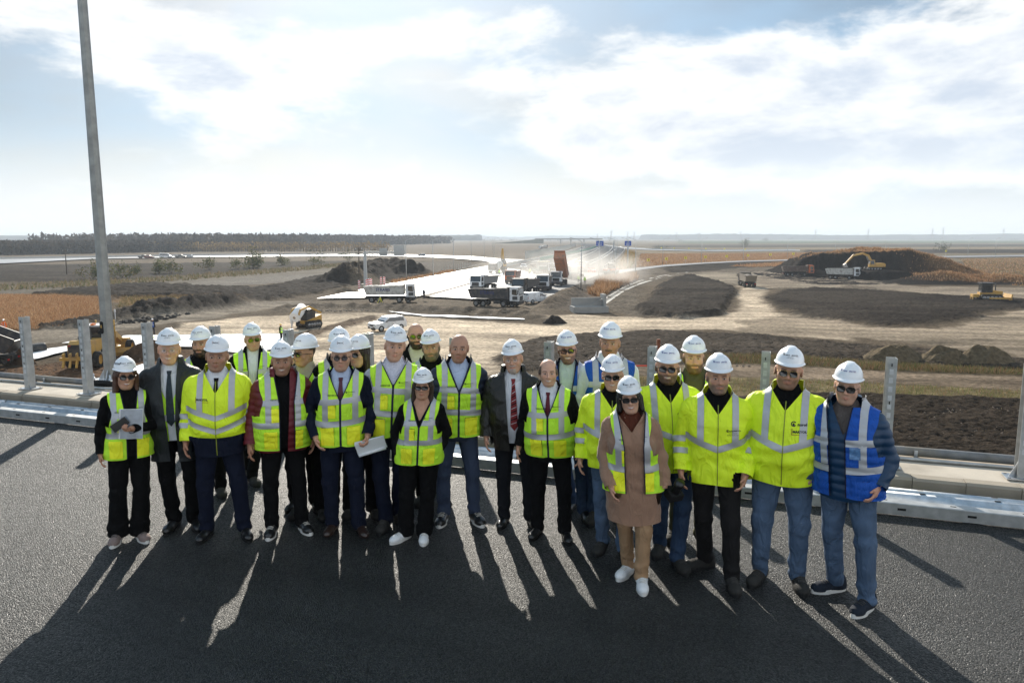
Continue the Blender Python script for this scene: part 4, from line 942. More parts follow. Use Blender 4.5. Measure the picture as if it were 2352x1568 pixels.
# rail beams lying along the kerb
WB = [(-.155, .0), (-.150, .012), (-.125, .018), (-.098, .070), (-.060, .082), (-.034, .062), (-.014, .012), (0, .006), (.014, .012), (.034, .062), (.060, .082), (.098, .070), (.125, .018), (.150, .012), (.155, .0)]
def wbeam(s0, s1, n_, z_, label):
    e = empty('rail_beam'); e.matrix_world = DECKM @ Matrix.Translation((s0, n_, z_)) @ Matrix.Rotation(R(random.uniform(-.15, .15)), 4, 'Z'); tag(e, label, 'rail beam', 'guard rail beams laid out along the kerb')
    L_ = s1 - s0; top = [(p[0], p[1] + .004) for p in WB]; prof = WB + top[::-1]; n = len(WB); vs = []; fs = []
    for x in (0, L_):
        vs += [(x, p[0], p[1]) for p in prof]
    m_ = 2 * n
    for i in range(m_): fs.append((i, (i + 1) % m_, m_ + (i + 1) % m_, m_ + i))
    for i in range(n - 1): fs += [(i, i + 1, m_ - 2 - i, m_ - 1 - i), (m_ + i, 2 * m_ - 1 - i, 2 * m_ - 2 - i, m_ + i + 1)]
    b = MB(); b.add(vs, fs, None, True); b.build('w_profile', GALV, e)
    for k in range(int(L_ / .66)):
        for y in (-.060, .060): q = MB(); q.box((.4 + k * .66, y * 1.0, .0885), (.055, .012, .003)); q.build('slot', SLOT, e)
    return e
def cbeam(s0, s1, n_, z_, label):
    e = empty('rail_channel'); e.matrix_world = DECKM @ Matrix.Translation((s0, n_, z_)) @ Matrix.Rotation(R(random.uniform(-.12, .12)), 4, 'Z'); tag(e, label, 'rail channel', 'rail channels laid out along the kerb')
    L_ = s1 - s0; b = MB(); b.prism([(-.065, .0), (-.065, .112), (-.058, .120), (.058, .120), (.065, .112), (.065, .06), (.060, .06), (.060, .112), (-.060, .112), (-.060, .012), (-.03, .012), (-.03, .0)], 0, L_, 'x'); b.build('profile', GALVP, e)
    for k in range(int(L_ / .6)):
        q = MB(); q.box((.35 + k * .6, -.0665, .060), (.075, .003, .022)); q.build('slot', SLOT, e); q = MB(); q.box((.2 + k * .6, 0, .1212), (.05, .012, .003)); q.build('slot', SLOT, e)
segs = [(-4.1, .55, 'at the left edge'), (.57, 4.9, 'behind the smiling woman and the dark coat'), (4.93, 9.2, 'behind the middle of the group'), (9.23, 12.4, 'behind the fluorescent jackets'), (12.46, 17.2, 'at the right edge')]
for a_, b_, t_ in segs:
    wbeam(a_, b_, -.36, .055, 'galvanised corrugated rail beam lying against the kerb ' + t_); cbeam(a_ - .12, b_ - .14, -.70, .012, 'galvanised channel section on the asphalt ' + t_)
# loose bolts in the beam trough
for s_ in (-.1, 1.55):
    e = empty('loose_bolt'); e.matrix_world = DECKM @ Matrix.Translation((s_, -.36, .075)) @ Matrix.Rotation(R(15), 4, 'Z'); tag(e, 'dark loose bolt lying in the rail beam trough ' + ('at the left edge' if s_ < 0 else 'beside the second guard post'), 'bolt')
    MB().lathe([(.0, -.012), (.028, -.010), (.030, 0), (.022, .012), (0, .014)], 12, Matrix.Translation((0, 0, .022)), 'x').build('head', GALVP, e); MB().tube([(.01, 0, .022), (.11, 0, .020)], .011, 8).build('shank', GALVP, e)
# lamp post on a bracket outside the edge
LP = spot(256, 880, .16); e = empty('lamp_post', (LP.x, LP.y, 0), KROT); tag(e, 'tall tapered galvanised lamp post on a bolted base at the left', 'lamp post')
b = MB(); b.box((0, .0, -.2), (1.1, .9, .70)); b.build('concrete_bracket', CONC, e)
b = MB(); b.box((0, 0, .245), (.48, .48, .024)); b.build('base_plate', GALV, e)
for sx in (-.19, .19):
    for sy in (-.19, .19):
        q = MB(); q.tube([(sx, sy, .15), (sx, sy, .36)], .016, 8); q.lathe([(.03, .258), (.03, .29), (.0, .29)], 6, Matrix.Translation((sx, sy, 0))); q.build('anchor_bolt', GALV, e)
b = MB(); zs = np.linspace(.257, 12.0, 9); b.tube([(0, 0, z) for z in zs], [.102 - .0046 * (z - .25) for z in zs], 8, smooth=False); pole = b.build('pole', M('dull_zinc_pole', (.30, .30, .285), .55, .5, .22, 8, .15, 30, .5, detail=6), e)
for a in range(4):
    q = MB(); q.prism([(.11, .257), (.11, .42), (.20, .257)], -.006, .006, 'y', Matrix.Rotation(a * math.pi / 2 + .4, 4, 'Z')); q.build('gusset', GALV, e)
dz = spot_y(236, 752, LP.y - .11); ang = math.atan2(-LP.x, LP.y)
q = MB(); hole = [(.034 * math.cos(t) , .075 * (1 if math.sin(t) > 0 else -1) + .034 * math.sin(t)) for t in np.linspace(0, 2 * math.pi, 20, endpoint=False)]
T = Matrix.Rotation(-KROT - .30, 4, 'Z') @ Matrix.Translation((-.02, 0, dz.z))
q.prism(hole, -.104, -.090, 'y', T); dr = q.build('service_opening', SLOT, e)
q = MB(); q.box((-.02, -.105, dz.z + .02), (.03, .012, .05), T=Matrix.Rotation(-KROT - .30, 4, 'Z')); q.build('terminal', GOLD, dr)
b = MB(); b.tube([(0, 0, 11.9), (.0, .3, 12.15), (0, 1.4, 12.3)], .04, 8); arm = b.build('arm', GALVP, e); b = MB(); b.box((0, 1.75, 12.33), (.26, .75, .09), taper=(.7, .9)); b.build('lamp_head', GALVP, arm)
# ================================================================ the group on the deck (left to right)
BLK, DBR, GRY, WHT = (.012, .010, .009), (.035, .018, .010), (.16, .15, .145), (.42, .40, .38)
def H(**k): return k
FAIR, MED, TAN = (.62, .355, .245), (.53, .29, .19), (.45, .24, .155)
SNK = ('sneaker', LEATHER, RUB); SNKK = ('sneaker', SUEDE, RUBK); BOOT = ('boot', SUEDE, RUBK); WSN = ('sneaker', WHITEL, RUB); DRS = ('dress', LEATHER, RUBK); BRS = ('dress', BROWNL, RUBK)
p1 = person('smiling woman in black with open lime vest and straight brown hair, hugging papers', (285, 818), [(272, 1242), (322, 1236)], hat='two', upper='knit', ucol=BLACKC, uoff=.014, hem=.86, vest='lime', vz=1.27, vopen=.035, vopenx=.02, fem=1, bulk=.97, trousers=BLACKC, leg=1.12, cuff=.092,
   shoe=('sneaker', BEIGES, RUB), arms=('down', 'chest'), hands=('relaxed', 'grip'), head=H(skin=MED, hair=(.06, .025, .014), smile=1, lip=.8, lipc=(.42, .09, .08)), glass='brown', hair=((.075, .030, .016), .17), yaw=6, helm_side=True, collar='none', vprint=True)
p2 = person('grey-haired man in spectacles, long dark coat and dark tie, second from the left', (387, 752), [(402, 1212), (448, 1210)], hat='two', upper='coat', ucol=COATD, uoff=.034, hem=.66, vee=.98, shirt=WHITEC, tie=TIE_DK, trousers=BLACKC, shoe=DRS, bulk=1.08, belly=.03,
   arms=('down', 'down'), hands=(None, 'relaxed'), head=H(skin=FAIR, hair=WHT, smile=1, wide=1.05), glass='clear', yaw=4, vest=None, collar=None, under=True, jopen=.035)
p3 = person('young bearded man in black top and lime vest behind the dark-hemmed jacket', (460, 748), h=1.80, hat='two', upper='knit', ucol=BLACKC, vest='lime', trousers=BLACKC, shoe=SNKK, head=H(skin=MED, hair=BLK, beard=1, stubble=.5), arms=('behind', 'behind'), hands=(None, None), res=1.2)
p4 = person('man in fluorescent jacket with a dark navy hem, white shirt and dark tie', (497, 768), [(478, 1232), (563, 1230)], hat='makyol', upper='hv', ucol=HIVIS, uoff=.036, hem=.785, vee=1.33, shirt=WHITEC, tie=BLACKC, trousers=NAVYS, shoe=DRS, bulk=1.06, belly=.03, hvdark=True, jprint='left', collar='open',
   arms=('down', 'down'), head=H(skin=TAN, hair=(.10, .09, .085), wide=1.08, stubble=.25), armr=1.06)
p5 = person('man in green mirrored aviators, white polo shirt and lime vest, standing at the back', (580, 741), [(560, 1090), (580, 1110)], hat='two', upper='suit', ucol=BLACKC, vee=1.02, shirt=WHITEC, vest='lime', vz=1.28, vopen=.045, trousers=BLACKC, shoe=SNKK, head=H(skin=FAIR, hair=BLK, wide=1.06, stubble=.2), glass='green', arms=('down', 'down'), bulk=1.08, jopen=.03, res=1.2)
p6 = person('man in dark red puffer jacket under a lime vest, black trousers and white-soled black shoes', (645, 782), [(628, 1224), (696, 1216)], hat='two', upper='puffer', ucol=REDP, uoff=.038, hem=.82, vee=.90, shirt=BLACKC, quilt=True, vest='lime', vz=1.28, vopen=.060, vopenx=.03, trousers=BLACKC, leg=1.05, shoe=SNK, bulk=1.06, belly=.05,
   arms=('down', 'down'), head=H(skin=TAN, hair=BLK, stubble=.35, wide=1.08, smile=1), collar='none', jopen=.035)
p7 = person('young woman with long dark hair peering over the shoulder of the man in red', (686, 787), h=1.68, hat='two', upper='knit', ucol=cloth('ecru_knit', (.5, .46, .38)), vest='lime', fem=1, trousers=BLACKC, shoe=DRS, head=H(skin=FAIR, hair=DBR, lip=.8, lipc=(.45, .12, .11)), hair=((.030, .014, .010), .22), arms=('close', 'close'), pos=None, res=1.2)
p8 = person('person with head turned away in a white helmet between the red jacket and the suit', (699, 765), h=1.80, hat='two', upper='knit', ucol=cloth('sand_jacket', (.42, .37, .28)), vest='lime', trousers=BLACKC, shoe=SNKK, head=H(skin=MED, hair=BLK), yaw=-38, turn=.4, arms=('behind', 'behind'), hands=(None, None), glass='way', res=1.2)
p9 = person('young man in navy suit, dark round glasses and plum tie, lime vest zipped over it', (783, 769), [(766, 1220), (827, 1224)], hat='makyol', upper='suit', ucol=NAVYS, vee=1.12, shirt=PALEB, tie=TIE_PL, vest='lime', vz=1.265, trousers=NAVYS, shoe=BRS, arms=('pocket', ((.275, .03, 1.13), (.235, -.115, .93))), hands=('relaxed', 'grip'), head=H(skin=FAIR, hair=DBR, stubble=.25, wide=1.02), glass='round', bulk=1.02)
p10 = person('person in black jacket half hidden behind the young man in the navy suit', (779, 750), h=1.86, hat='two', upper='puffer', ucol=BLACKC, uoff=.035, vest='lime', trousers=BLACKC, shoe=('sneaker', WHITEL, RUB), head=H(skin=MED, hair=BLK, stubble=.3), arms=('down', 'down'), bulk=1.1, res=1.2)
p11 = person('woman with long dark hair and sunglasses, in profile behind the suit', (822, 767), h=1.79, hat='two', upper='knit', ucol=BLACKC, vest='lime', fem=1, trousers=BLACKC, leg=1.1, cuff=.09, shoe=SNKK, head=H(skin=FAIR, hair=DBR), hair=((.025, .013, .010), .26), glass='way', yaw=-30, arms=('down', 'down'), res=1.2)
p12 = person('tall man in pale checked shirt and zipped lime vest beside the short woman in front', (907, 746), [(886, 1212), (915, 1196)], hat='two', upper='suit', ucol=CHECKS, uoff=.012, hem=.86, vee=1.36, shirt=CHECKS, vest='lime', vz=1.31, trousers=NAVYS, shoe=SNKK, head=H(skin=FAIR, hair=BLK, wide=1.06, stubble=.15), arms=('down', 'down'), bulk=1.08, belly=.02)
p13 = person('bald man with black beard and green aviator sunglasses, cream shirt, at the back', (955, 743), h=1.80, hat=None, upper='suit', ucol=BLACKC, vee=1.15, shirt=CREAM, trousers=BLACKC, shoe=SNKK, head=H(skin=MED, hair=BLK, hkind='bald', shadow=.25, beard=1.2, stubble=.7), glass='green', collar='none', arms=('behind', 'behind'), hands=(None, None), res=1.2)
p14 = person('man with greying goatee beard, black top and lime vest, behind the short woman', (990, 755), h=1.80, hat='two', upper='knit', ucol=BLACKC, vest='lime', trousers=BLACKC, shoe=SNKK, head=H(skin=TAN, hair=(.05, .045, .04), beard=.8, bcol=(.09, .075, .06), stubble=.5), arms=('close', 'close'), res=1.2)
p15 = person('short woman in black at the front centre, sunglasses, white trainers, hands in pockets', (972, 843), [(930, 1238), (974, 1238)], hat='two', upper='knit', ucol=BLACKC, uoff=.018, hem=.84, vee=1.30, shirt=None or cloth('bare_neck', MED, .55), collar='none', vest='lime', vz=1.24, fem=1, bulk=1.10, belly=.03, trousers=BLACKC, leg=1.14, cuff=.088, shoe=WSN, fyaw=(-38, 4),
   arms=('pocket', 'pocket'), hands=(None, None), head=H(skin=MED, hair=DBR, lip=.6, wide=1.05), glass='wrap', hair=((.040, .022, .014), .17))
p16 = person('bald clean-shaven man in navy puffer jacket with zipped lime vest and slate trousers', (1054, 768), [(1020, 1196), (1091, 1196)], hat=None, upper='puffer', ucol=NAVYP, uoff=.030, quilt=True, vee=1.27, shirt=PALEB, vest='lime', vz=1.26, trousers=SLATE, shoe=SNK, head=H(skin=TAN, hair=BLK, hkind='bald', shadow=.15, stubble=.25), arms=('down', 'pocket'), hands=(None, None), bulk=1.05)
p17 = person('man with spectacles and white goatee in open black waxed jacket, red striped tie', (1178, 778), [(1160, 1202), (1219, 1204)], hat='two', upper='coat', ucol=WAX, uoff=.040, hem=.78, vee=.84, shirt=WHITEC, tie=TIE_STRIPE, trousers=CHAR, shoe=DRS, head=H(skin=FAIR, hair=GRY, beard=.7, bkind='goatee', bcol=WHT, wide=1.06), glass='clear', arms=('down', 'down'), bulk=1.08, belly=.05, jopen=.05)
p18 = person('balding shorter man without helmet in black suit, dark red tie and zipped lime vest', (1260, 825), [(1236, 1228), (1298, 1236)], hat=None, upper='suit', ucol=BLACKC, vee=1.15, shirt=WHITEC, tie=TIE_RED, vest='lime', vz=1.24, trousers=BLACKC, shoe=DRS, head=H(skin=FAIR, hair=(.05, .04, .035), hkind='balding', stubble=.12, smile=1, wide=1.04), arms=('down', 'down'), bulk=1.10, belly=.05)
p19 = person('bearded man in sunglasses, navy blazer and blue vest behind the balding man', (1303, 758), [(1315, 1170), (1342, 1190)], hat='blue', upper='suit', ucol=NAVYS, vee=1.05, shirt=GREENS, vest='blue', vz=1.28, vopen=.05, trousers=DDENIM, shoe=DRS, head=H(skin=FAIR, hair=DBR, beard=.5, stubble=.5, smile=1), glass='way', arms=('down', 'down'), bulk=1.03, jopen=.045, res=1.2)
p20 = person('tall older man with grey moustache in blue vest over white sweater', (1401, 738), h=1.93, hat='blue', upper='knit', ucol=WHITEC, vest='blue', vz=1.36, trousers=DDENIM, shoe=SNKK, head=H(skin=TAN, hair=GRY, beard=1, bkind='mustache', bcol=(.055, .048, .042), stubble=.2, wide=1.02), arms=('close', 'close'), bulk=1.05, res=1.2)
p21 = person('smiling man in sunglasses and fluorescent jacket behind the woman in the camel coat', (1408, 813), [(1384, 1262), (1432, 1276)], hat='blue', upper='hv', ucol=HIVIS, uoff=.032, hem=.82, trousers=DENIM, leg=1.05, shoe=SNKK, jprint='big', head=H(skin=FAIR, hair=GRY, smile=1, wide=1.08), glass='way', arms=('down', 'down'), bulk=1.08, belly=.05, armr=1.06, vee=1.365, shirt=BLACKC, collar='open')
p22 = person('woman in camel wool coat with open lime vest, sunglasses and white trainers, hand on hip', (1446, 862), [(1444, 1318), (1474, 1346)], hat='two', upper='coat', ucol=CAMEL, uoff=.034, hem=.56, vee=1.36, shirt=cloth('rust_top', (.10, .025, .012)), vest='lime', vz=1.25, vopen=.075, vopenx=.01, fem=1, flare=.012, trousers=CAMELT, leg=1.0, cuff=.062, shoe=WSN, fyaw=(-30, 0),
   arms=('thigh', 'down'), hands=('relaxed', None), head=H(skin=FAIR, hair=BLK, smile=1, lip=.8, lipc=(.42, .09, .09)), glass='way', hair=((.014, .010, .009), .035), vprint=True, armr=1.12)
p23 = person('bearded man in sunglasses and fluorescent jacket next to the camel coat', (1533, 790), [(1516, 1268), (1556, 1302)], hat='blue', upper='hv', ucol=HIVIS, uoff=.034, hem=.80, trousers=DDENIM, leg=1.05, shoe=BOOT, jprint='big', head=H(skin=MED, hair=BLK, beard=.6, stubble=.6, smile=1, wide=1.08), glass='way', arms=('behind', 'behind'), hands=(None, None), bulk=1.05, belly=.03, armr=1.06, yaw=-6, vee=1.365, shirt=BLACKC, collar='open')
p24 = person('bearded man in olive hoodie and lime vest at the back, between two fluorescent jackets', (1595, 770), h=1.86, hat='blue', upper='hood', ucol=OLIVE, uoff=.026, vest='lime', vz=1.05, vopen=.05, trousers=OLIVE, shoe=SNKK, head=H(skin=FAIR, hair=DBR, beard=.7, stubble=.5), arms=('close', 'close'), vtext=False, yaw=3, res=1.2)
p25 = person('man with grey stubble looking down, fluorescent jacket over black hoodie, black jeans', (1652, 810), [(1622, 1306), (1680, 1348)], hat='blue', upper='hv', ucol=HIVIS, uoff=.032, hem=.81, vee=1.36, shirt=BLACKC, trousers=BDENIM, leg=1.03, cuff=.062, shoe=SNKK, jprint='small', head=H(skin=MED, hair=BLK, stubble=.8, bcol=(.07, .06, .055), wide=1.05), arms=('down', 'thigh'), bulk=1.07, armr=1.06, fyaw=(-62, 8), collar='open')
p26 = person('man in aviator sunglasses with full-cheeked face, fluorescent jacket and blue jeans', (1815, 793), [(1745, 1332), (1831, 1346)], hat='two', upper='hv', ucol=HIVIS, uoff=.034, hem=.82, trousers=DENIM, leg=1.1, cuff=.064, shoe=BOOT, jprint='big', head=H(skin=MED, hair=BLK, stubble=.6, wide=1.12, smile=.4), glass='av', arms=('down', 'down'), hands=('relaxed', None), bulk=1.16, belly=.05, armr=1.12, vee=1.365, shirt=BLACKC, collar='open')
p27 = person('man at the right end in blue vest over petrol puffer jacket, hand in pocket', (1946, 832), [(1918, 1358), (1990, 1402)], hat='blue', upper='puffer', ucol=TEALP, uoff=.036, quilt=True, hem=.82, vee=1.30, shirt=cloth('taupe_shirt', (.11, .09, .08)), vest='blue', vz=1.28, vopen=.05, vopenx=-.04, trousers=DENIM, leg=1.06, cuff=.066, shoe=('sneaker', cloth('dark_mesh_shoe', (.015, .02, .03)), RUB),
   head=H(skin=FAIR, hair=(.12, .09, .06), stubble=.3), glass='way', arms=('down', 'pocket'), hands=(None, 'relaxed'), bulk=1.06, collar='hood', fyaw=(-45, -18), turn=1.1, armr=1.02)
def held(name, label, cat, p, build, loc, rot):
    """a thing carried by a person: top-level, at the hand"""
    bpy.context.view_layer.update(); mw = p.matrix_world @ Matrix.Translation(loc) @ Matrix.Rotation(rot[2], 4, 'Z') @ Matrix.Rotation(rot[1], 4, 'Y') @ Matrix.Rotation(rot[0], 4, 'X')
    e = empty(name); e.matrix_world = mw; tag(e, label, cat); build(e); return e
PAPER = M('white_paper', (.78, .79, .80), .7, 0, .03)
def folder(e):
    b = MB(); b.box((0, 0, 0), (.20, .012, .28)); b.build('pages', PAPER, e); c = MB(); c.box((.004, -.0085, 0), (.185, .003, .272)); c.build('cover', M('glossy_cover', (.20, .24, .29), .12, 0, .5, 9, 0, 1, .7, coat=.6), e)
    s = MB()
    for k in range(18): s.lathe([(.009, -.003), (.009, .003)], 8, Matrix.Translation((-.10, -.002, -.13 + k * .0153)))
    s.build('spiral_binding', RUB, e)
held('document_folder', 'spiral bound document with glossy photo cover held by the smiling woman at the left', 'document', p1, folder, (.085, -.19, 1.20), (R(-8), R(4), R(-8)))
def phone(e): b = MB(); b.box((0, 0, 0), (.075, .010, .150)); b.build('case', LEATHER, e); c = MB(); c.box((0, .0062, 0), (.068, .002, .142)); c.build('screen', LENS, e)
held('smartphone', 'black smartphone held against the document by the woman at the left', 'phone', p1, phone, (-.01, -.235, 1.215), (R(-6), R(58), R(-5)))
def papers(e):
    b = MB()
    for k in range(4): b.box((0, .004 * k, .002 * k), (.26, .003, .13), rot=Matrix.Rotation(R(2 * k - 3), 3, 'Y'))
    b.build('sheets', PAPER, e); r = MB(); r.tube([(-.125, -.008, -.06), (.12, -.008, -.057)], .014, 10); r.build('rolled_edge', PAPER, e)
held('paper_bundle', 'white sheaf of folded papers in the hand of the young man in the suit', 'papers', p9, papers, (.24, -.15, .845), (R(20), R(-14), R(0)))
def camera_(e):
    b = MB(); b.box((0, 0, 0), (.13, .07, .10)); b.box((0, 0, .06), (.05, .05, .03)); b.build('body', RUBK, e); l = MB(); l.lathe([(.036, -.03), (.036, -.10), (.042, -.11), (.042, -.16), (.0, -.158)], 16, axis='y'); l.build('lens', LEATHER, e)
    s = MB(); s.tube([(-.06, 0, .05), (-.10, .02, .28), (-.13, .05, .48)], .006, 6); s.build('strap', BLACKC, e)
held('photo_camera', 'black camera hanging by a strap beside the camel coat', 'camera', p22, camera_, (.31, -.02, .80), (R(-60), 0, R(30)))

# ================================================================ the ground below: one sheet to the horizon, its soils and tracks
def W(pts, z=GZ): return np.array([[*spot(px, py, z)][:2] for px, py in pts])
def zs_(Zf, pts): return [Zf(*p) for p in pts]
def inside_dist(X, Y, poly):
    """signed distance to a polygon, negative inside"""
    n = len(poly); d2 = np.full(X.shape, 1e18); ins = np.zeros(X.shape, bool)
    for i in range(n):
        ax, ay = poly[i]; bx, by = poly[(i + 1) % n]; ex, ey = bx - ax, by - ay; wx, wy = X - ax, Y - ay
        t = np.clip((wx * ex + wy * ey) / (ex * ex + ey * ey + 1e-9), 0, 1); d2 = np.minimum(d2, (wx - ex * t) ** 2 + (wy - ey * t) ** 2)
        c = ((ay <= Y) & (by > Y)) | ((by <= Y) & (ay > Y)); xi = ax + (Y - ay) / np.where(by == ay, 1e-9, by - ay) * ex; ins ^= c & (X < xi)
    d = np.sqrt(d2); return np.where(ins, -d, d)
DARK = (.021, .0165, .013); MIDB = (.07, .052, .038); BEIGE = (.48, .385, .28); GREYG = (.155, .138, .117); ORNG = (.19, .115, .060); GREEN = (.085, .092, .030); BROWN = (.092, .052, .029); BGREY = (.24, .20, .155)
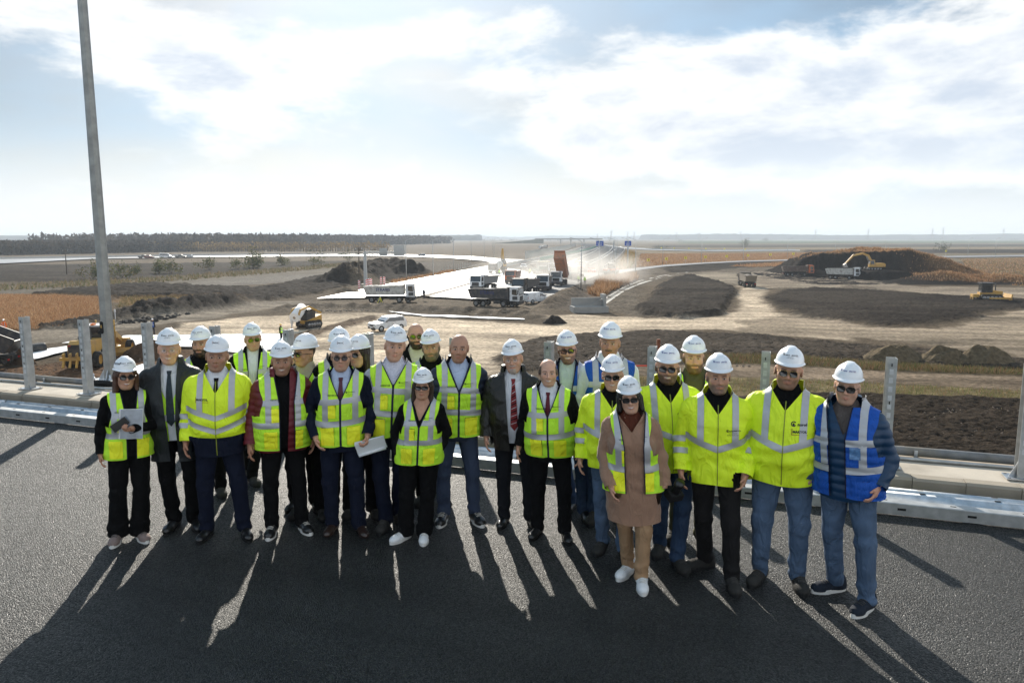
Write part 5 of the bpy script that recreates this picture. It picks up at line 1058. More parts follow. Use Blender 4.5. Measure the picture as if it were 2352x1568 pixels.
ZONES = [  # polygon, colour, edge softness (m), edge raggedness (m), kind of relief
 ([(-900, 640), (900, 600), (1400, 580), (1400, 552), (-900, 562)], (.135, .105, .075), 8, 10, 'field'),
 ([(1400, 600), (3400, 600), (3400, 551), (1400, 551)], (.155, .125, .085), 8, 10, 'field'),
 ([(1560, 552), (3400, 549), (3400, 556), (1560, 559)], (.070, .085, .042), 20, 20, 'field'),
 ([(1500, 562), (3400, 557), (3400, 563), (1500, 568)], (.060, .050, .038), 6, 10, 'field'),
 ([(1400, 570), (3400, 563), (3400, 575), (1500, 582)], (.20, .155, .10), 6, 10, 'field'),
 (zs_(Z5, [(440, 212), (1100, 205), (2700, 205), (2700, 240), (440, 240)]), DARK, 5, 5, 'soil'),
 (zs_(Z4, [(690, 295), (2600, 285), (3600, 320), (3600, 385), (1650, 398), (1000, 425), (640, 445)]), ORNG, 3, 5, 'grass'),
 ([(-900, 618), (540, 602), (830, 598), (1000, 602), (1060, 608), (1000, 642), (700, 645), (-900, 650)], (.024, .019, .015), 2, 4, 'soil'),
 ([(-900, 655), (0, 655), (330, 640), (700, 612), (830, 600), (830, 612), (600, 634), (330, 656), (0, 674), (-900, 690)], (.115, .090, .055), 1.5, 2, 'grass'),
 ([(-900, 690), (0, 664), (330, 650), (600, 628), (800, 612), (900, 605), (900, 625), (700, 640), (500, 655), (200, 672), (0, 682), (-900, 700)], (.135, .115, .09), 1, 1.5, 'field'),
 (zs_(Z1, [(1420, 500), (2352, 430), (3100, 400), (3200, 430), (2600, 480), (1450, 545)]), GREYG, 1.5, 2.5, 'gravel'),
 (zs_(Z1, [(100, 605), (830, 535), (1300, 495), (1950, 535), (2400, 555), (2400, 650), (1700, 665), (900, 645)]), DARK, 1, 2.5, 'clod'),
 (zs_(Z2, [(0, 560), (500, 450), (820, 420), (1150, 345), (1480, 430), (1250, 480), (900, 500), (700, 560), (350, 622), (0, 640)]), DARK, 1, 2.5, 'clod'),
 (zs_(Z2, [(1000, 330), (1800, 310), (1950, 340), (1740, 395), (1500, 430), (1200, 340)]), (.085, .072, .058), 1.5, 3, 'soil'),
 (zs_(Z2, [(1200, 490), (1560, 428), (1740, 395), (1760, 405), (1560, 445), (1250, 505)]), (.16, .10, .055), 1, 1, 'grass'),
 (zs_(Z1, [(-900, 590), (400, 598), (860, 620), (860, 770), (500, 885), (0, 905), (-900, 930)]), ORNG, 1.5, 3, 'grass'),
 (zs_(Z1, [(1050, 620), (1950, 600), (2050, 640), (1300, 690), (1050, 700)]), (.17, .10, .045), 1, 3, 'grass'),
 (zs_(Z1, [(980, 780), (1400, 690), (1800, 640), (2230, 640), (2050, 700), (1300, 830), (900, 890), (400, 900), (300, 880), (800, 800)]), DARK, .8, 2.0, 'clod'),
 (zs_(Z2, [(-100, 700), (600, 640), (1000, 642), (1500, 625), (2500, 640), (2700, 720), (2352, 770), (1200, 735), (300, 760), (-100, 740)]), (.125, .098, .07), 1.2, 1.6, 'gravel'),
 (zs_(Z1, [(-900, 990), (0, 925), (700, 870), (1300, 790), (2000, 710), (2352, 650), (2600, 640), (2600, 690), (2352, 705), (2100, 745), (1500, 840), (1000, 905), (700, 970), (0, 1060), (-900, 1160)]), (.20, .168, .13), 1.0, 1.5, 'track'),
 ([(362, 766), (420, 746), (510, 733), (574, 726), (720, 721), (860, 718), (990, 730), (1080, 737), (1200, 742), (1300, 748), (1400, 760), (1330, 790), (1250, 830), (1100, 860), (900, 880), (600, 880), (380, 805)], BEIGE, .7, 1.2, 'track'),
 (zs_(Z2, [(1080, 772), (880, 806), (560, 895), (330, 955), (250, 1000), (450, 1000), (620, 930), (930, 852), (1095, 800)]), (.085, .060, .040), .5, .6, 'soil'),
 (zs_(Z3, [(1140, 860), (1500, 710), (1760, 580), (2000, 590), (2350, 545), (2352, 640), (2000, 780), (1740, 1000), (1500, 1030), (1150, 980)]), (.075, .060, .047), 1, 1.5, 'soil'),
 (zs_(Z3, [(1640, 800), (1800, 640), (2180, 590), (2200, 640), (2000, 720), (1780, 850), (1650, 850)]), (.20, .115, .06), 1, 1.5, 'grass'),
 (zs_(Z3, [(1960, 520), (2080, 300), (2180, 320), (2160, 440), (2130, 500)]), (.20, .125, .06), 1, 1.5, 'grass'),
 (zs_(Z4, [(600, 460), (1000, 440), (1650, 400), (2600, 390), (3400, 470), (3400, 700), (2352, 690), (1900, 660), (1000, 560), (700, 600), (300, 800), (230, 890), (600, 960), (1100, 975), (1600, 940), (700, 900)]), (.095, .077, .058), 1.5, 2, 'soil'),
 (zs_(Z4, [(920, 452), (1320, 415), (1750, 390), (2400, 385), (2400, 430), (1700, 450), (1300, 490), (1000, 500)]), DARK, 1, 1.5, 'soil'),
 (zs_(Z4, [(1640, 430), (2352, 388), (2700, 392), (2700, 420), (2352, 420), (1900, 440)]), ORNG, 1, 1.5, 'grass'),
 (zs_(Z4, [(1180, 512), (1400, 492), (1800, 500), (2400, 490), (2800, 520), (2800, 650), (2352, 650), (1900, 660), (1780, 645), (1600, 605), (1300, 562)]), (.26, .215, .16), 1.5, 2.5, 'track'),
 (zs_(Z5, [(60, 395), (500, 440), (900, 470), (1000, 490), (1500, 525), (2352, 535), (3200, 520), (3200, 640), (2352, 640), (1700, 620), (1300, 570), (560, 470), (60, 560)]), (.235, .19, .142), 1.5, 2.5, 'track'),
 (zs_(Z4, [(0, 932), (600, 958), (1100, 978), (1560, 945), (1700, 880), (1735, 800), (1690, 720), (1780, 640), (1900, 640), (2010, 680), (1950, 750), (2050, 850), (2150, 920), (2400, 1000), (2900, 1100), (2900, 1215), (2352, 1160), (1500, 1085), (900, 1098), (300, 1130), (-250, 1190), (-250, 960)]), BEIGE, 1.0, 1.6, 'track'),
 (zs_(Z5, [(-100, 840), (300, 760), (700, 800), (1100, 880), (1700, 900), (2000, 790), (2352, 730), (3400, 740), (3400, 1260), (2352, 1130), (1700, 1030), (900, 965), (-100, 925)]), (.27, .215, .155), 1.0, 2.5, 'track'),
 (zs_(Z4, [(1000, 565), (1180, 525), (1400, 575), (1640, 650), (1690, 700), (1590, 900), (1500, 945), (1100, 972), (700, 945), (620, 905), (800, 760), (880, 640)]), DARK, .9, 1.3, 'soil', .6),
 (zs_(Z5, [(105, 620), (300, 560), (560, 540), (1000, 560), (1500, 590), (2000, 620), (2600, 640), (2600, 690), (2100, 735), (1900, 800), (1500, 862), (1100, 875), (700, 815), (500, 795), (230, 720)]), DARK, 1.3, 2.0, 'soil', .12),
 ([(1180, 790), (1240, 778), (1325, 768), (1520, 760), (1750, 768), (1840, 780), (2000, 792), (2250, 814), (2400, 828), (3000, 850), (3000, 880), (2352, 850), (2000, 836), (1700, 838), (1200, 850), (1100, 830)], (.042, .033, .025), .6, 1.2, 'soil'),
 ([(1600, 815), (1800, 815), (2000, 830), (2352, 848), (3000, 880), (3000, 896), (2352, 862), (2000, 850), (1800, 838), (1600, 834)], (.10, .075, .036), .4, .5, 'grass'),
 ([(1400, 836), (1800, 838), (2000, 851), (2352, 866), (3000, 900), (3000, 940), (2352, 894), (2000, 876), (1700, 862), (1400, 858)], (.185, .140, .098), .4, .4, 'track'),
 ([(1400, 862), (1750, 868), (2000, 880), (2352, 898), (3000, 935), (3000, 975), (2352, 920), (2000, 908), (1750, 912), (1400, 905)], (.155, .12, .065), .4, .7, 'grass'),
 ([(1200, 905), (1750, 910), (1900, 904), (2000, 904), (2352, 918), (3000, 960), (3400, 1400), (1200, 1200)], (.024, .018, .013), .4, .8, 'mulch'),
 ([(-900, 900), (0, 846), (100, 838), (180, 826), (300, 800), (380, 790), (450, 800), (520, 850), (600, 1000), (-900, 1100)], BROWN, .5, .7, 'brown'),
]
def build_ground():
    nr, nc = 470, 520
    rows_px = np.concatenate([np.linspace(238.05, 262, 90), np.linspace(262, 300, 170)[1:], np.linspace(300, 470, 330)[1:], np.linspace(470, 720, 23)[1:]])
    Dr = np.array([spot(1176, r * 2.297, GZ).y for r in rows_px])[::-1]; Dr = np.concatenate([[-60, -20, 2], Dr[Dr > 5], [16000, 26000]])
    t = np.concatenate([np.linspace(-1.9, -.80, 40), np.linspace(-.80, .80, nc)[1:-1], np.linspace(.80, 1.9, 40)])
    X = t[None, :] * np.maximum(Dr, 30)[:, None]; Y = np.repeat(Dr[:, None], len(t), 1)
    C = np.empty(X.shape + (3,)); C[:] = (.10, .076, .052); base_n = fbm(X * .02, Y * .02, 4, 3)
    C *= (.75 + .5 * base_n)[..., None]; Zh = np.zeros(X.shape); kind = {k: np.zeros(X.shape) for k in ('field', 'soil', 'grass', 'clod', 'gravel', 'track', 'mulch', 'brown')}
    n1 = fbm(X * .22, Y * .22, 4, 9) - .5; n2 = fbm(X * 1.1, Y * 1.1, 3, 21) - .5
    for pts, col, soft, rag, kd, *lift in ZONES:
        p = W(pts); lo, hi = p.min(0) - 30, p.max(0) + 30; m = (X > lo[0]) & (X < hi[0]) & (Y > lo[1]) & (Y < hi[1])
        if not m.any(): continue
        d = inside_dist(X[m], Y[m], p) + rag * 2.4 * n1[m] + rag * .8 * n2[m]; w = 1 - sst(-soft, soft, d)
        C[m] = C[m] * (1 - w)[:, None] + np.array(col) * w[:, None]
        for k in kind: kind[k][m] *= (1 - w)
        kind[kd][m] = np.maximum(kind[kd][m], w)
        if lift: Zh[m] += lift[0] * (1 - sst(-.9, .3, d))
    # relief
    D = np.hypot(X, Y); fine = np.clip(1.0 - (D - 150) / 250, .25, 1)
    r1 = 1 - np.abs(fbm(X * .55, Y * .55, 4, 40) * 2 - 1); r2 = 1 - np.abs(fbm(X * 1.9, Y * 1.9, 3, 41) * 2 - 1)
    Zh += kind['clod'] * (.20 + 1.1 * (r1 - .55) + .35 * (r2 - .5)) * .9 + kind['soil'] * (.35 * (r1 - .5) + .30 * (r2 - .5)) + kind['mulch'] * (.18 * (r1 - .5) + .26 * (r2 - .5)) + kind['brown'] * (.30 * (fbm(X * .10 + Y * .05, Y * .9 - X * .25, 4, 60) - .5) + .06 * (r2 - .5))
    wx = 14 * (fbm(X * .018, Y * .018, 3, 50) - .5); rut = fbm(X * .045 + Y * .01, Y * .42 + wx, 4, 55); rut2 = fbm(X * .16 + 30, Y * .95 + 1.6 * wx, 3, 77)
    Zh += kind['track'] * (.10 * (rut - .5) + .06 * (rut2 - .5)) + kind['grass'] * .12 * (r1 - .5) + kind['gravel'] * .10 * (r2 - .5)
    # colours: ruts on the tracks, clods, dry and damp patches
    C *= (1 + kind['track'] * ((rut - .5) * 1.15 + (rut2 - .5) * .8 + n1 * .5))[..., None]
    C *= (1 + (kind['soil'] + kind['clod']) * ((r2 - .5) * .9 + (rut - .5) * .9) + kind['brown'] * ((rut2 - .5) * 1.2 + (r2 - .5) * .5) + kind['mulch'] * (r2 - .5) * 1.5 + kind['grass'] * (n2 * 1.2 + n1 * .6) + kind['gravel'] * ((rut2 - .5) * .9 + n2 * .5) + kind['field'] * (fbm(X * .004, Y * .06, 3, 90) - .5) * .7)[..., None]
    mix_ = np.clip((fbm(X * .05, Y * .12, 3, 101) - .48) * 5, 0, 1) * kind['soil'] * .18
    C = C * (1 - mix_[..., None]) + np.array((.13, .105, .08)) * mix_[..., None]
    # scalloped bank between the upper road and the pad
    for pts, hgt, wd in ((zs_(Z2, [(150, 752), (330, 722), (700, 712), (1100, 714), (1500, 732), (1900, 752), (2352, 768)]) + zs_(Z3, [(620, 1040), (900, 1070), (1200, 1120)]), .70, 3.2), (zs_(Z1, [(1050, 800), (1500, 735), (1900, 690), (2200, 665)]), 1.3, 5), (zs_(Z2, [(760, 520), (1000, 450), (1170, 405), (1420, 440)]), 3.2, 9), (zs_(Z3, [(1120, 1000), (1330, 860), (1480, 780)]), .9, 3), (zs_(Z1, [(1450, 860), (1650, 845)]), .9, 4), (zs_(Z2, [(740, 590), (860, 570)]), 1.6, 5)):
        p = W(pts); best = np.full(X.shape, 1e9); al = np.zeros(X.shape); acc = 0
        lo, hi = p.min(0) - 25, p.max(0) + 25; m = (X > lo[0]) & (X < hi[0]) & (Y > lo[1]) & (Y < hi[1]); xm, ym = X[m], Y[m]; bm_ = np.full(xm.shape, 1e9); am = np.zeros(xm.shape)
        for i in range(len(p) - 1):
            e_ = p[i + 1] - p[i]; L_ = np.linalg.norm(e_); q = np.clip(((xm - p[i, 0]) * e_[0] + (ym - p[i, 1]) * e_[1]) / L_ ** 2, 0, 1); dd = np.hypot(xm - p[i, 0] - e_[0] * q, ym - p[i, 1] - e_[1] * q)
            am = np.where(dd < bm_, acc + q * L_, am); bm_ = np.minimum(bm_, dd); acc += L_
        ends = np.clip(np.minimum(am, acc - am) / 6 + .15, 0, 1)
        sc_ = 1 + .22 * np.abs(np.sin(am * 1.25 + 1.5 * np.sin(am * .3)))
        bumpy = 1 + .9 * (fbm(xm * .9, ym * .9, 3, 130) - .5)
        f = np.exp(-(bm_ / (wd * .62)) ** 2) * ends; Zh[m] += hgt * f * sc_ * bumpy
        if wd < 4:
            k_ = np.clip(f * 1.3, 0, 1)[:, None]; C[m] = C[m] * (1 - k_) + np.array((.115, .090, .066)) * k_ * (1 + .35 * np.sin(am * 2.5 + 1.5 * np.sin(am * .3)) + .8 * (fbm(xm * 1.5, ym * 1.5, 2, 140) - .5))[:, None]
    C = np.clip(C, .006, .75)
    under = np.exp(-(np.clip(Y - 14, 0, 99) / 4) ** 2); Zh -= under * .4
    V = np.stack([X, Y, GZ + Zh], -1).reshape(-1, 3); a, b_ = X.shape; i = np.arange(a * b_).reshape(a, b_)
    F = np.stack([i[:-1, :-1], i[:-1, 1:], i[1:, 1:], i[1:, :-1]], -1).reshape(-1, 4)
    me = mesh_np('ground', V, F, GROUND, True, C.reshape(-1, 3)); tag(obj('ground', me), kind='structure')
def ground_mat():
    m = bpy.data.materials.new('site_ground'); m.use_nodes = True; nt = m.node_tree; N = nt.nodes; L = nt.links; b = N['Principled BSDF']; b.inputs['Roughness'].default_value = .92; b.inputs['Specular IOR Level'].default_value = .02
    at_ = N.new('ShaderNodeAttribute'); at_.attribute_name = 'Col'; tc = N.new('ShaderNodeTexCoord')
    def nz(s, d, r=.6):
        n = N.new('ShaderNodeTexNoise'); n.inputs['Scale'].default_value = s; n.inputs['Detail'].default_value = d; n.inputs['Roughness'].default_value = r; L.new(tc.outputs['Object'], n.inputs['Vector']); return n.outputs['Fac']
    def mr(v, a, b2, c, d):
        n = N.new('ShaderNodeMapRange'); L.new(v, n.inputs[0]); n.inputs[1].default_value = a; n.inputs[2].default_value = b2; n.inputs[3].default_value = c; n.inputs[4].default_value = d; return n.outputs[0]
    f1 = mr(nz(2.0, 6, .68), .3, .7, .42, 1.58); f2 = mr(nz(.35, 4), .3, .7, .8, 1.2)
    mu = N.new('ShaderNodeMath'); mu.operation = 'MULTIPLY'; L.new(f1, mu.inputs[0]); L.new(f2, mu.inputs[1])
    sc2 = N.new('ShaderNodeVectorMath'); sc2.operation = 'SCALE'; L.new(at_.outputs['Color'], sc2.inputs[0]); L.new(mu.outputs[0], sc2.inputs['Scale'])
    sp = mr(nz(6.5, 2, .5), .74, .80, 0, .40); mx = N.new('ShaderNodeMix'); mx.data_type = 'RGBA'; L.new(sp, mx.inputs[0]); L.new(sc2.outputs[0], mx.inputs[6]); mx.inputs[7].default_value = (.30, .26, .20, 1)
    L.new(mx.outputs[2], b.inputs['Base Color'])
    bp = N.new('ShaderNodeBump'); bp.inputs['Strength'].default_value = .9; bp.inputs['Distance'].default_value = .34; L.new(nz(3.0, 6, .62), bp.inputs['Height']); L.new(bp.outputs[0], b.inputs['Normal'])
    return m
GROUND = ground_mat(); build_ground()
# ---------------------------------------------------------------- roads of the site
def resample(pts, n):
    p = np.array(pts, float); d = np.concatenate([[0], np.cumsum(np.linalg.norm(np.diff(p, axis=0), axis=1))]); t = np.linspace(0, d[-1], n)
    k = np.stack([np.interp(t, d, p[:, i]) for i in range(p.shape[1])], 1)
    for _ in range(2): k[1:-1] = (k[:-2] + 2 * k[1:-1] + k[2:]) / 4
    return k
def ribbon(name, Lp, Rp, mat, z, n=60, nw=6, kind='structure', bumpy=0.0):
    a = resample(W(Lp), n); b_ = resample(W(Rp), n); V = []
    for i in range(n):
        for j in range(nw + 1):
            q = a[i] + (b_[i] - a[i]) * j / nw; V.append((q[0], q[1], GZ + z + bumpy * (random.random() - .5)))
    F = [(i * (nw + 1) + j, i * (nw + 1) + j + 1, (i + 1) * (nw + 1) + j + 1, (i + 1) * (nw + 1) + j) for i in range(n - 1) for j in range(nw)]
    o = obj(name, mesh_np(name, V, F, mat, True)); bm = bmesh.new(); bm.from_mesh(o.data); bmesh.ops.recalc_face_normals(bm, faces=bm.faces)
    if bm.faces[0].normal.z < 0: bmesh.ops.reverse_faces(bm, faces=bm.faces)
    bm.to_mesh(o.data); bm.free(); o.data.polygons.foreach_set('use_smooth', np.ones(len(o.data.polygons), bool)); tag(o, kind=kind); return o
BASEGLARE = M('stabilised_base_with_glare', (.66, .64, .60), .42, 0, .12, .25, .25, 1.5, .6, detail=6); ROADA = M('site_asphalt', (.10, .10, .10), 1.0, 0, .18, .12, .3, 6, .0, detail=6); DRAIN = M('drain_concrete', (.40, .37, .32), .85, 0, .15, .8, .2, 10); DRAIND = M('drain_bed', (.10, .095, .085), .9, 0, .3, .8)  # stabilised base: sun glare on the road put into its near-white colour
NEWR = M('dark_new_asphalt', (.085, .085, .086), .7, 0, .2, .3, .3, 8, .3); PAINT = M('road_paint', (.74, .74, .72), .6, 0, .08); SHOULD = M('median_soil', (.15, .12, .09), .9, 0, .3, 1, .4, 6)
ribbon('road', zs_(Z3, [(480, 575), (700, 505), (905, 445), (1270, 350), (1470, 296), (1575, 258), (1560, 232), (1470, 218)]), zs_(Z3, [(1850, 585), (1840, 520), (1900, 440), (2000, 345), (2050, 290), (2030, 262), (1900, 240), (1700, 220)]), ROADA, .30, 90, 14)
ribbon('road', zs_(Z2, [(570, 640), (960, 560), (1280, 492), (1560, 440), (1740, 405), (2050, 350)]), zs_(Z2, [(1425, 622), (1640, 572), (1920, 494), (2130, 447), (2230, 424), (2352, 398)]), BASEGLARE, .34, 60, 10)
ribbon('road', zs_(Z3, [(-240, 858), (0, 782), (300, 692), (640, 602), (870, 560)]), zs_(Z3, [(290, 890), (570, 795), (770, 705), (910, 625), (1060, 560)]), BASEGLARE, .38, 50, 8)
ribbon('road', zs_(Z3, [(290, 890), (570, 795), (770, 705), (910, 625), (1060, 560)]), zs_(Z3, [(1140, 865), (1310, 795), (1510, 705), (1640, 640), (1830, 575)]), NEWR, .36, 50, 8)
ribbon('path', zs_(Z3, [(-330, 845), (0, 762), (300, 672), (640, 592)]), zs_(Z3, [(-250, 858), (0, 784), (300, 694), (640, 604)]), SHOULD, .40, 40, 2)
ribbon('road', zs_(Z1, [(-500, 303), (0, 298), (800, 284), (1640, 267), (2352, 261)]) + zs_(Z2, [(700, 256), (1330, 256), (1900, 270), (2200, 297), (2352, 300)]), zs_(Z1, [(-500, 352), (0, 336), (800, 294), (1640, 279), (2352, 274)]) + zs_(Z2, [(700, 269), (1300, 271), (1700, 287), (2000, 312), (2130, 345)]), M('ramp_asphalt', (.26, .26, .26), .42, 0, .15, .1, .2, 5, .6), .5, 110, 4)
ribbon('road', zs_(Z4, [(430, 482), (640, 455), (920, 422), (1320, 398), (1750, 376), (2352, 360)]) + zs_(Z5, [(480, 293), (1200, 275), (1750, 266), (2352, 258), (3200, 250)]), zs_(Z4, [(440, 520), (640, 482), (920, 442), (1320, 412), (1750, 389), (2352, 373)]) + zs_(Z5, [(480, 305), (1200, 289), (1780, 280), (2352, 272), (3200, 266)]), M('ramp_grey', (.20, .20, .205), .8, 0, .15, .1, .2, 5, .2), .35, 120, 4)
ribbon('road', zs_(Z4, [(300, 205), (560, 240), (800, 256), (1400, 268), (2352, 262)]), zs_(Z4, [(330, 215), (560, 250), (800, 264), (1400, 277), (2352, 271)]), _mats['ramp_asphalt'], .5, 60, 2)
dl, dr_ = zs_(Z4, [(205, 822), (500, 650), (640, 592), (900, 530), (1180, 492)]), zs_(Z4, [(250, 885), (510, 700), (660, 630), (900, 552), (1200, 502)])
lerp = lambda f: [(a[0] + (b_[0] - a[0]) * f, a[1] + (b_[1] - a[1]) * f) for a, b_ in zip(dl, dr_)]
ribbon('drain', dl, lerp(.30), DRAIN, .16, 60, 2); ribbon('drain', lerp(.30), lerp(.70), DRAIND, .11, 60, 2); ribbon('drain', lerp(.70), dr_, DRAIN, .16, 60, 2)
def line(Lp, w, mat=PAINT, z=.345, dash=None, n=80):
    p = resample(W(Lp), n); V = []; F = []
    for i in range(n - 1):
        if dash and (i % dash[0]) >= dash[1]: continue
        d = p[i + 1] - p[i]; d = d / (np.linalg.norm(d) + 1e-9); q = np.array([-d[1], d[0]]) * w / 2; o = len(V)
        V += [(*(p[i] - q), GZ + z), (*(p[i] + q), GZ + z), (*(p[i + 1] + q), GZ + z), (*(p[i + 1] - q), GZ + z)]; F.append((o, o + 1, o + 2, o + 3))
    tag(obj('road_marking', mesh_np('road_marking', V, F, mat, False)), kind='structure')
line(zs_(Z3, [(1400, 440), (1560, 372), (1680, 320), (1770, 265)]), .35); line(zs_(Z3, [(1500, 440), (1620, 380), (1730, 320), (1830, 262)]), .3, dash=(3, 1)); line(zs_(Z3, [(1640, 470), (1800, 390), (1890, 330), (1960, 275)]), .35); line(zs_(Z3, [(960, 440), (1250, 368), (1480, 305), (1620, 255)]), .35)
# geotextile laid on the soil
GEO = M('white_geotextile', (.80, .80, .79), .75, 0, .06, 1.5, .4, 2.5, .3)
def sheet(pts, label, z=.12, h=.6):
    p = W(pts); lo, hi = p.min(0), p.max(0); st = max(.35, (hi[0] - lo[0]) / 110); xs = np.arange(lo[0] - st, hi[0] + st, st); ys = np.arange(lo[1] - st, hi[1] + st, max(st, (hi[1] - lo[1]) / 60)); X, Y = np.meshgrid(xs, ys, indexing='ij'); d = inside_dist(X, Y, p) + .5 * (fbm(X * .4, Y * .4, 3, 7) - .5)
    i = np.arange(X.size).reshape(X.shape); F = np.stack([i[:-1, :-1], i[1:, :-1], i[1:, 1:], i[:-1, 1:]], -1).reshape(-1, 4); V = np.stack([X, Y, GZ + z + .22 * (fbm(X * .35, Y * .6, 4, 5) - .45) + 0 * X], -1).reshape(-1, 3)
    T = np.concatenate([F[:, [0, 1, 2]], F[:, [0, 2, 3]]]); (m, _) = clip(V, T, d.ravel()); o = obj('geotextile_sheet', mesh_np('geotextile_sheet', m[0], m[1], GEO)); tag(o, label, 'sheet'); return o
sheet(zs_(Z1, [(150, 1128), (330, 1085), (500, 1060), (640, 1045), (660, 1075), (500, 1110), (280, 1165)]), 'white geotextile strip on brown soil left of the grader', .2)
sheet(zs_(Z1, [(510, 1018), (700, 990), (860, 975), (860, 990), (640, 1020)]), 'narrow white strip of geotextile behind the grader', .2)
sheet(zs_(Z1, [(1000, 990), (1060, 960), (1700, 950), (2352, 942)]) + zs_(Z2, [(200, 942), (380, 965), (360, 1060), (100, 1095)]) + zs_(Z1, [(2200, 1130), (1650, 1062), (1330, 1042), (1010, 1040)]), 'large white geotextile sheet spread behind the group at the left', .25)
sheet(zs_(Z2, [(1180, 740), (1500, 770), (2060, 792), (2352, 805), (2352, 815), (1900, 800), (1500, 785), (1250, 757)]), 'thin white geotextile strip at the foot of the bank', .15)
sheet(zs_(Z1, [(1000, 1260), (1250, 1200), (1300, 1215), (1250, 1290), (1000, 1300)]), 'white geotextile corner on brown soil below the lamp post', .25)
# ---------------------------------------------------------------- stone and soil heaps
def heap(pts_base, hgt, label, cat, mat, seed, name='soil_heap', steep=1.0, res=56, rough=.38):
    """heap over the ellipse between two ground points (left, right)"""
    a, b_ = spot(*pts_base[0], GZ), spot(*pts_base[1], GZ); c = (a + b_) / 2; rx = (b_ - a).length / 2; ry = rx * pts_base[2]; c.y += ry * .5
    u = np.linspace(-1.15, 1.15, res); X, Y = np.meshgrid(u, u, indexing='ij'); r = np.hypot(X, Y) * (1 + .35 * (fbm(X * 1.6 + seed, Y * 1.6, 3, seed) - .5)); h = np.clip(1 - r ** (1.5 * steep), 0, 1) * hgt
    h = h * (1 + rough * (fbm(X * 3 + seed, Y * 3, 4, seed + 3) - .5) * 2) + .10 * hgt * (fbm(X * 9, Y * 9, 3, seed) - .5) * (r < 1) - .3 * (r > 1.05)
    V = np.stack([X * rx, Y * ry, h], -1).reshape(-1, 3); i = np.arange(res * res).reshape(res, res); F = np.stack([i[:-1, :-1], i[1:, :-1], i[1:, 1:], i[:-1, 1:]], -1).reshape(-1, 4)
    o = obj(name, mesh_np(name, V, F, mat), None, (c.x, c.y, GZ)); tag(o, label, cat); return o
STONY = M('stony_soil', (.115, .085, .05), .95, 0, .45, 3.2, .9, 7, .1, detail=7, ddist=.12); DSOIL = M('dark_topsoil', (.030, .024, .020), .95, 0, .5, 2, .9, 4, .1, detail=7, ddist=.2)
heap((Z5(1010, 1165), Z5(1580, 1165), .7), 1.45, 'first stony soil heap behind the man at the right end', 'soil heap', STONY, 5); heap((Z5(1460, 1178), Z5(1960, 1182), .7), 1.4, 'middle stony soil heap of the three by the grassy verge', 'soil heap', STONY, 15); heap((Z5(1790, 1195), Z5(2360, 1202), .7), 1.6, 'rightmost stony soil heap of the three by the grassy verge', 'soil heap', STONY, 27)
heap((Z3(1090, 1150), Z3(1380, 1160), .7), .9, 'small dark soil heap beside the beige track in the middle', 'soil heap', DSOIL, 33); heap((Z1(1060, 1130), Z1(1420, 1150), .6), 1.5, 'brown soil heap in front of the grader blade', 'soil heap', M('brown_soil', BROWN, .95, 0, .4, 2, .8, 5, .1, ddist=.15), 41, steep=1.2); heap((Z1(60, 1195), Z1(290, 1190), .6), 1.3, 'freshly tipped brown soil under the dark tipper', 'soil heap', _mats['brown_soil'], 47)
# ================================================================ vehicles and machines (front towards +X, wheels on z = 0)
def paint(name, rgb, rough=.35, dirty=.45): return M('paint_' + name, rgb, rough, 0, .08, 1.5, 0, 1, .5, dirt=(.20, .16, .12, dirty), coat=.0)
PW = paint('white', (.72, .72, .72)); PWD = paint('dusty_white', (.55, .53, .49), .5, .7); PO = paint('orange', (.55, .12, .03), .45, .6); PG = paint('dark_grey', (.035, .036, .040), .5, .5); PBR = paint('brown_bed', (.10, .065, .05), .6, .7); PY = paint('machine_yellow', (.52, .29, .05), .6, .4); PBK = paint('black', (.014, .014, .015), .45, .35); PRED = paint('brick_red', (.20, .045, .03), .5, .6); PGR = paint('olive', (.03, .045, .035), .35, .3); PTEAL = paint('teal', (.05, .16, .15), .4, .5); PCREAM = paint('cream', (.70, .62, .40), .45, .4); PBLU = paint('blue_grey', (.10, .14, .19), .35, .3)
TYRE = M('tyre_rubber', (.016, .016, .016), .85, 0, .3, 6, .3, 30, .2, dirt=(.16, .13, .10, .5)); RIMM = M('steel_rim', (.30, .30, .30), .55, .5, .2, 8, dirt=(.16, .13, .10, .5)); GLASS = M('vehicle_glass', (.012, .016, .020), .05, 0, .05, 3, 0, 1, .9); DARKM = M('chassis_dark', (.018, .018, .019), .7, .2, .3, 4, dirt=(.14, .11, .08, .5)); LAMPM = M('lamp_glass', (.75, .75, .70), .1, .2, .05); REDL = M('red_lamp', (.45, .02, .02), .25); STEELW = M('worn_steel', (.28, .27, .26), .45, .8, .3, 5)
_wheel = {}
def wheel(parent, x, y, r, w, rim=RIMM, name='wheel'):
    k = (round(r, 2), round(w, 2), rim.name)
    if k not in _wheel:
        t = MB().lathe([(r * .58, -w / 2), (r * .93, -w / 2), (r, -w * .38), (r, w * .38), (r * .93, w / 2), (r * .58, w / 2)], 20, axis='y').mesh('tyre', TYRE)
        q = MB().lathe([(0, -w * .18), (r * .25, -w * .22), (r * .30, -w * .10), (r * .52, -w * .16), (r * .60, -w * .46), (r * .60, w * .46), (r * .52, w * .16), (r * .30, w * .10), (r * .25, w * .22), (0, w * .18)], 16, axis='y').mesh('rim', rim); _wheel[k] = (t, q)
    e = empty(name, (x, y, r), parent=parent); obj('tyre', _wheel[k][0], e); obj('rim', _wheel[k][1], e); return e
SEP = ('cab_glass', 'rear_window', 'border', 'stiffener', 'air_cleaner', 'loader_arm')
def P(parent, name, mat, *boxes):
    if name in SEP and len(boxes) > 1: return [P(parent, name, mat, q) for q in boxes][0]
    b = MB()
    for c, d, *r in boxes: b.box(c, d, rot=r[0] if r else None)
    return b.build(name, mat, parent)
